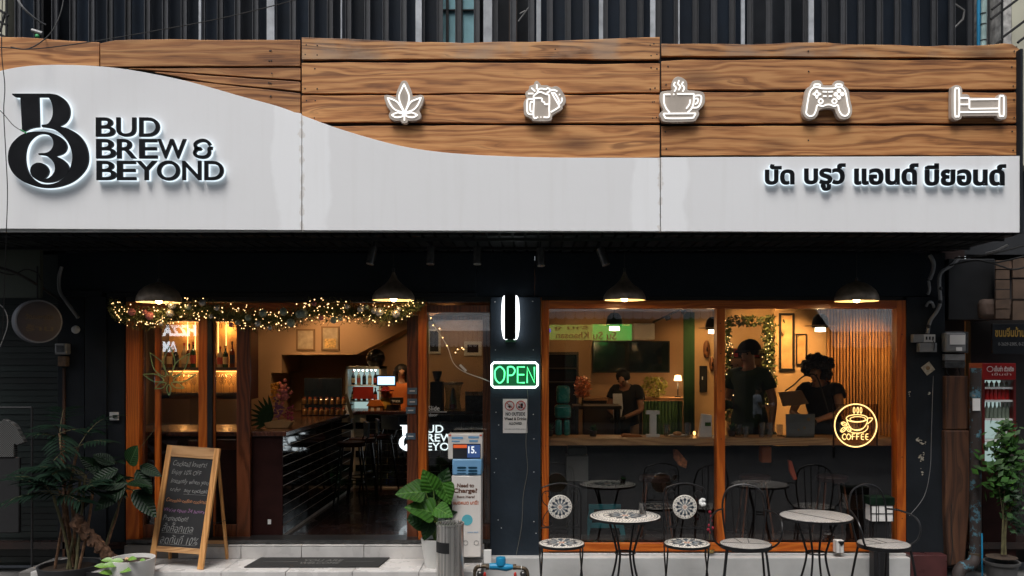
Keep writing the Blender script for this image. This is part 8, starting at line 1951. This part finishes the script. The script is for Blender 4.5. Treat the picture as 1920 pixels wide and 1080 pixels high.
so = thing('wall_socket', 'white wall socket with a black plug on the dark boards left of the door', 'socket', (WX(213, -.03), -.03, WZ(788)))
pbx(205, 222, 773, 788, -.03, -.016).build('socket_plate', m_offwhite, so, bevel=.002); MB().prism([(WX(212, -.04), WZ(778, -.04)), (WX(221, -.04), WZ(780.5, -.04)), (WX(212, -.04), WZ(784, -.04))], -.05, -.0305).build('plug', m_ink, so)
bx(WX(117, .0), WX(121, .0), .0, .05, GZ, WZ(690)).build('thin_batten', m_post, None, 'thin bare wooden batten beside the green shutter', 'batten')
# checked shirt on a hanger
shx = thing('checked_shirt', 'short sleeved black and white checked shirt on a hanger at the left edge', 'shirt', (WX(14, -.4), -.4, WZ(790, -.4)))
def checkmat():
    M = bpy.data.materials.new('checked_cloth'); M.use_nodes = True; nt = M.node_tree; N = nt.nodes; b = N['Principled BSDF']; b.inputs['Roughness'].default_value = .9
    tc = N.new('ShaderNodeTexCoord'); ck = N.new('ShaderNodeTexChecker'); ck.inputs['Scale'].default_value = 95; ck.inputs['Color1'].default_value = (.10, .10, .095, 1); ck.inputs['Color2'].default_value = (.012, .012, .012, 1)
    mp = N.new('ShaderNodeMapping'); mp.inputs['Scale'].default_value = (1, 0, 1); nt.links.new(tc.outputs['Object'], mp.inputs[0]); nt.links.new(mp.outputs[0], ck.inputs[0]); nt.links.new(ck.outputs[0], b.inputs[0]); return M
m_chk = checkmat()
ys_ = -.4
outline = [(-40, 800), (-22, 795), (-12, 787), (3, 792), (10, 785, 1), (30, 796), (40, 812), (49, 829, 1), (34, 835, 1), (30, 833), (30, 857, 1), (-30, 857, 1), (-32, 833, 1), (-50, 835, 1)]
MB().prism([(WX(a, ys_), WZ(b, ys_)) for a, b in smoothpoly(outline, n=4)], ys_ - .03, ys_ + .03).build('shirt_cloth', m_chk, shx, bevel=.012)
MB().tube(sp3([W(-12, 788, ys_), W(-12, 778, ys_), W(-6, 772, ys_), W(-12, 766, ys_), W(-18, 770, ys_)], 4), .003, 5).build('hanger_hook', m_steel_dark, shx)
pbx(-60, 36, 857.5, 1000, ys_ - .02, ys_ + .02).build('dark_skirt', m_blk, None, 'black skirt hanging below the checked shirt at the left edge', 'skirt', bevel=.01)
rk = MB().tube([W(-150, 764, ys_), W(60, 764, ys_)], .010, 8).tube([W(60, 764, ys_), W(60, 1100, ys_)], .010, 8).build('garment_rail', m_black, None, 'thin black garment rail holding the checked shirt at the far left', 'garment rail')

# ================================================================== WIRES
def wire(pts, r_, label, mt=None, name='cable'):
    return MB().tube(sp3([W(*p) for p in pts], 6), r_, 6).build(name, mt or m_wire, None, label, 'cable')
wire([(6, -60, -1.45), (3, 90, -1.42), (9, 160, -1.42), (7, 210, -1.42), (11, 290, -1.42), (14, 360, -1.42), (12, 432, -1.42), (9, 520, -1.1), (4, 640, -.9)], .004, 'thin black cable hanging down the far left end of the white panel')
wire([(-20, 190, -1.5), (5, 212, -1.42), (25, 235, -1.40), (44, 247, -1.38)], .003, 'short black wire ending green tipped at the sign emblem')
MB().tube([W(38, 243, -1.385), W(50, 250, -1.37)], .006, 6).build('green_wire_tip', mat('green_tip', (.05, .35, .12), r=.5), None, 'small green wire end touching the emblem', 'wire')
wire([(-40, 86, -1.5), (20, 90, -1.5), (60, 92, -1.5), (160, 80, -1.45), (300, 56, -1.4), (420, 33, -1.4), (560, -2, -1.4), (640, -30, -1.4)], .0045, 'long thin cable sweeping up across the grille at the left')
wire([(28, -10, -.6), (44, 15, -.6), (70, 38, -.5), (85, 46, -.4)], .009, 'pale loose cable in the top left corner', m_chrome)
wire([(122, -20, -.5), (115, 20, -.6), (100, 55, -.9), (78, 78, -1.3), (50, 92, -1.45), (20, 88, -1.5)], .005, 'dark cable looping from the grille onto the top left plank')
wire([(-30, 495, -.7), (20, 508, -.6), (60, 528, -.4), (100, 555, -.15), (116, 566, -.02)], .013, 'thick black cable running down to the grey hose at the left')
wire([(-30, 500, -.6), (20, 515, -.5), (48, 505, -.45), (70, 512, -.4), (76, 525, -.4)], .006, 'thin tangled black cable beside the thick one at the left')
wire([(-20, 555, -.8), (8, 580, -.8), (14, 610, -.8), (0, 650, -.8)], .004, 'thin pale cable curling at the left edge beside the round sign', m_chrome)
for i, pts in enumerate((((1780, 498, -.3), (1830, 488, -.4), (1870, 492, -.5), (1960, 470, -.6)), ((1790, 484, -.3), (1850, 478, -.5), (1940, 455, -.6)), ((1862, 494, -.3), (1880, 500, -.3), (1905, 505, -.3), (1960, 490, -.3)))):
    wire(pts, .008, ('black cable bundle strand under the right end of the canopy, lowest', 'black cable bundle strand under the right end of the canopy, topmost', 'black cable looping over the louvred panel at the right edge')[i])
wire([(1848, 475, -.6), (1868, 470, -.65), (1890, 459, -.7)], .012, 'short pale grey cable piece under the right end of the canopy', m_chrome)
# grey clip cluster at upper left grille
ck_ = thing('cable_clamp', 'grey cable clamp with a green tie at the top left of the planks', 'clamp', W(72, 62, -.9))
MB().tube([W(60, 57, -.9), W(80, 63, -.9)], .018, 8).build('clamp_body', m_chrome, ck_); MB().sphere(W(70, 68, -.9), .02, 8, 6).build('green_tie', bpy.data.materials['green_tip'], ck_)

# small extra details on glass: hanging papers / reflections are real objects only
m_strayleaf = m_leaf_d
for ob in bpy.data.objects:
    if ob.type == 'MESH' and ob.parent is None and 'category' not in ob and 'kind' not in ob: print('UNTAGGED', ob.name)
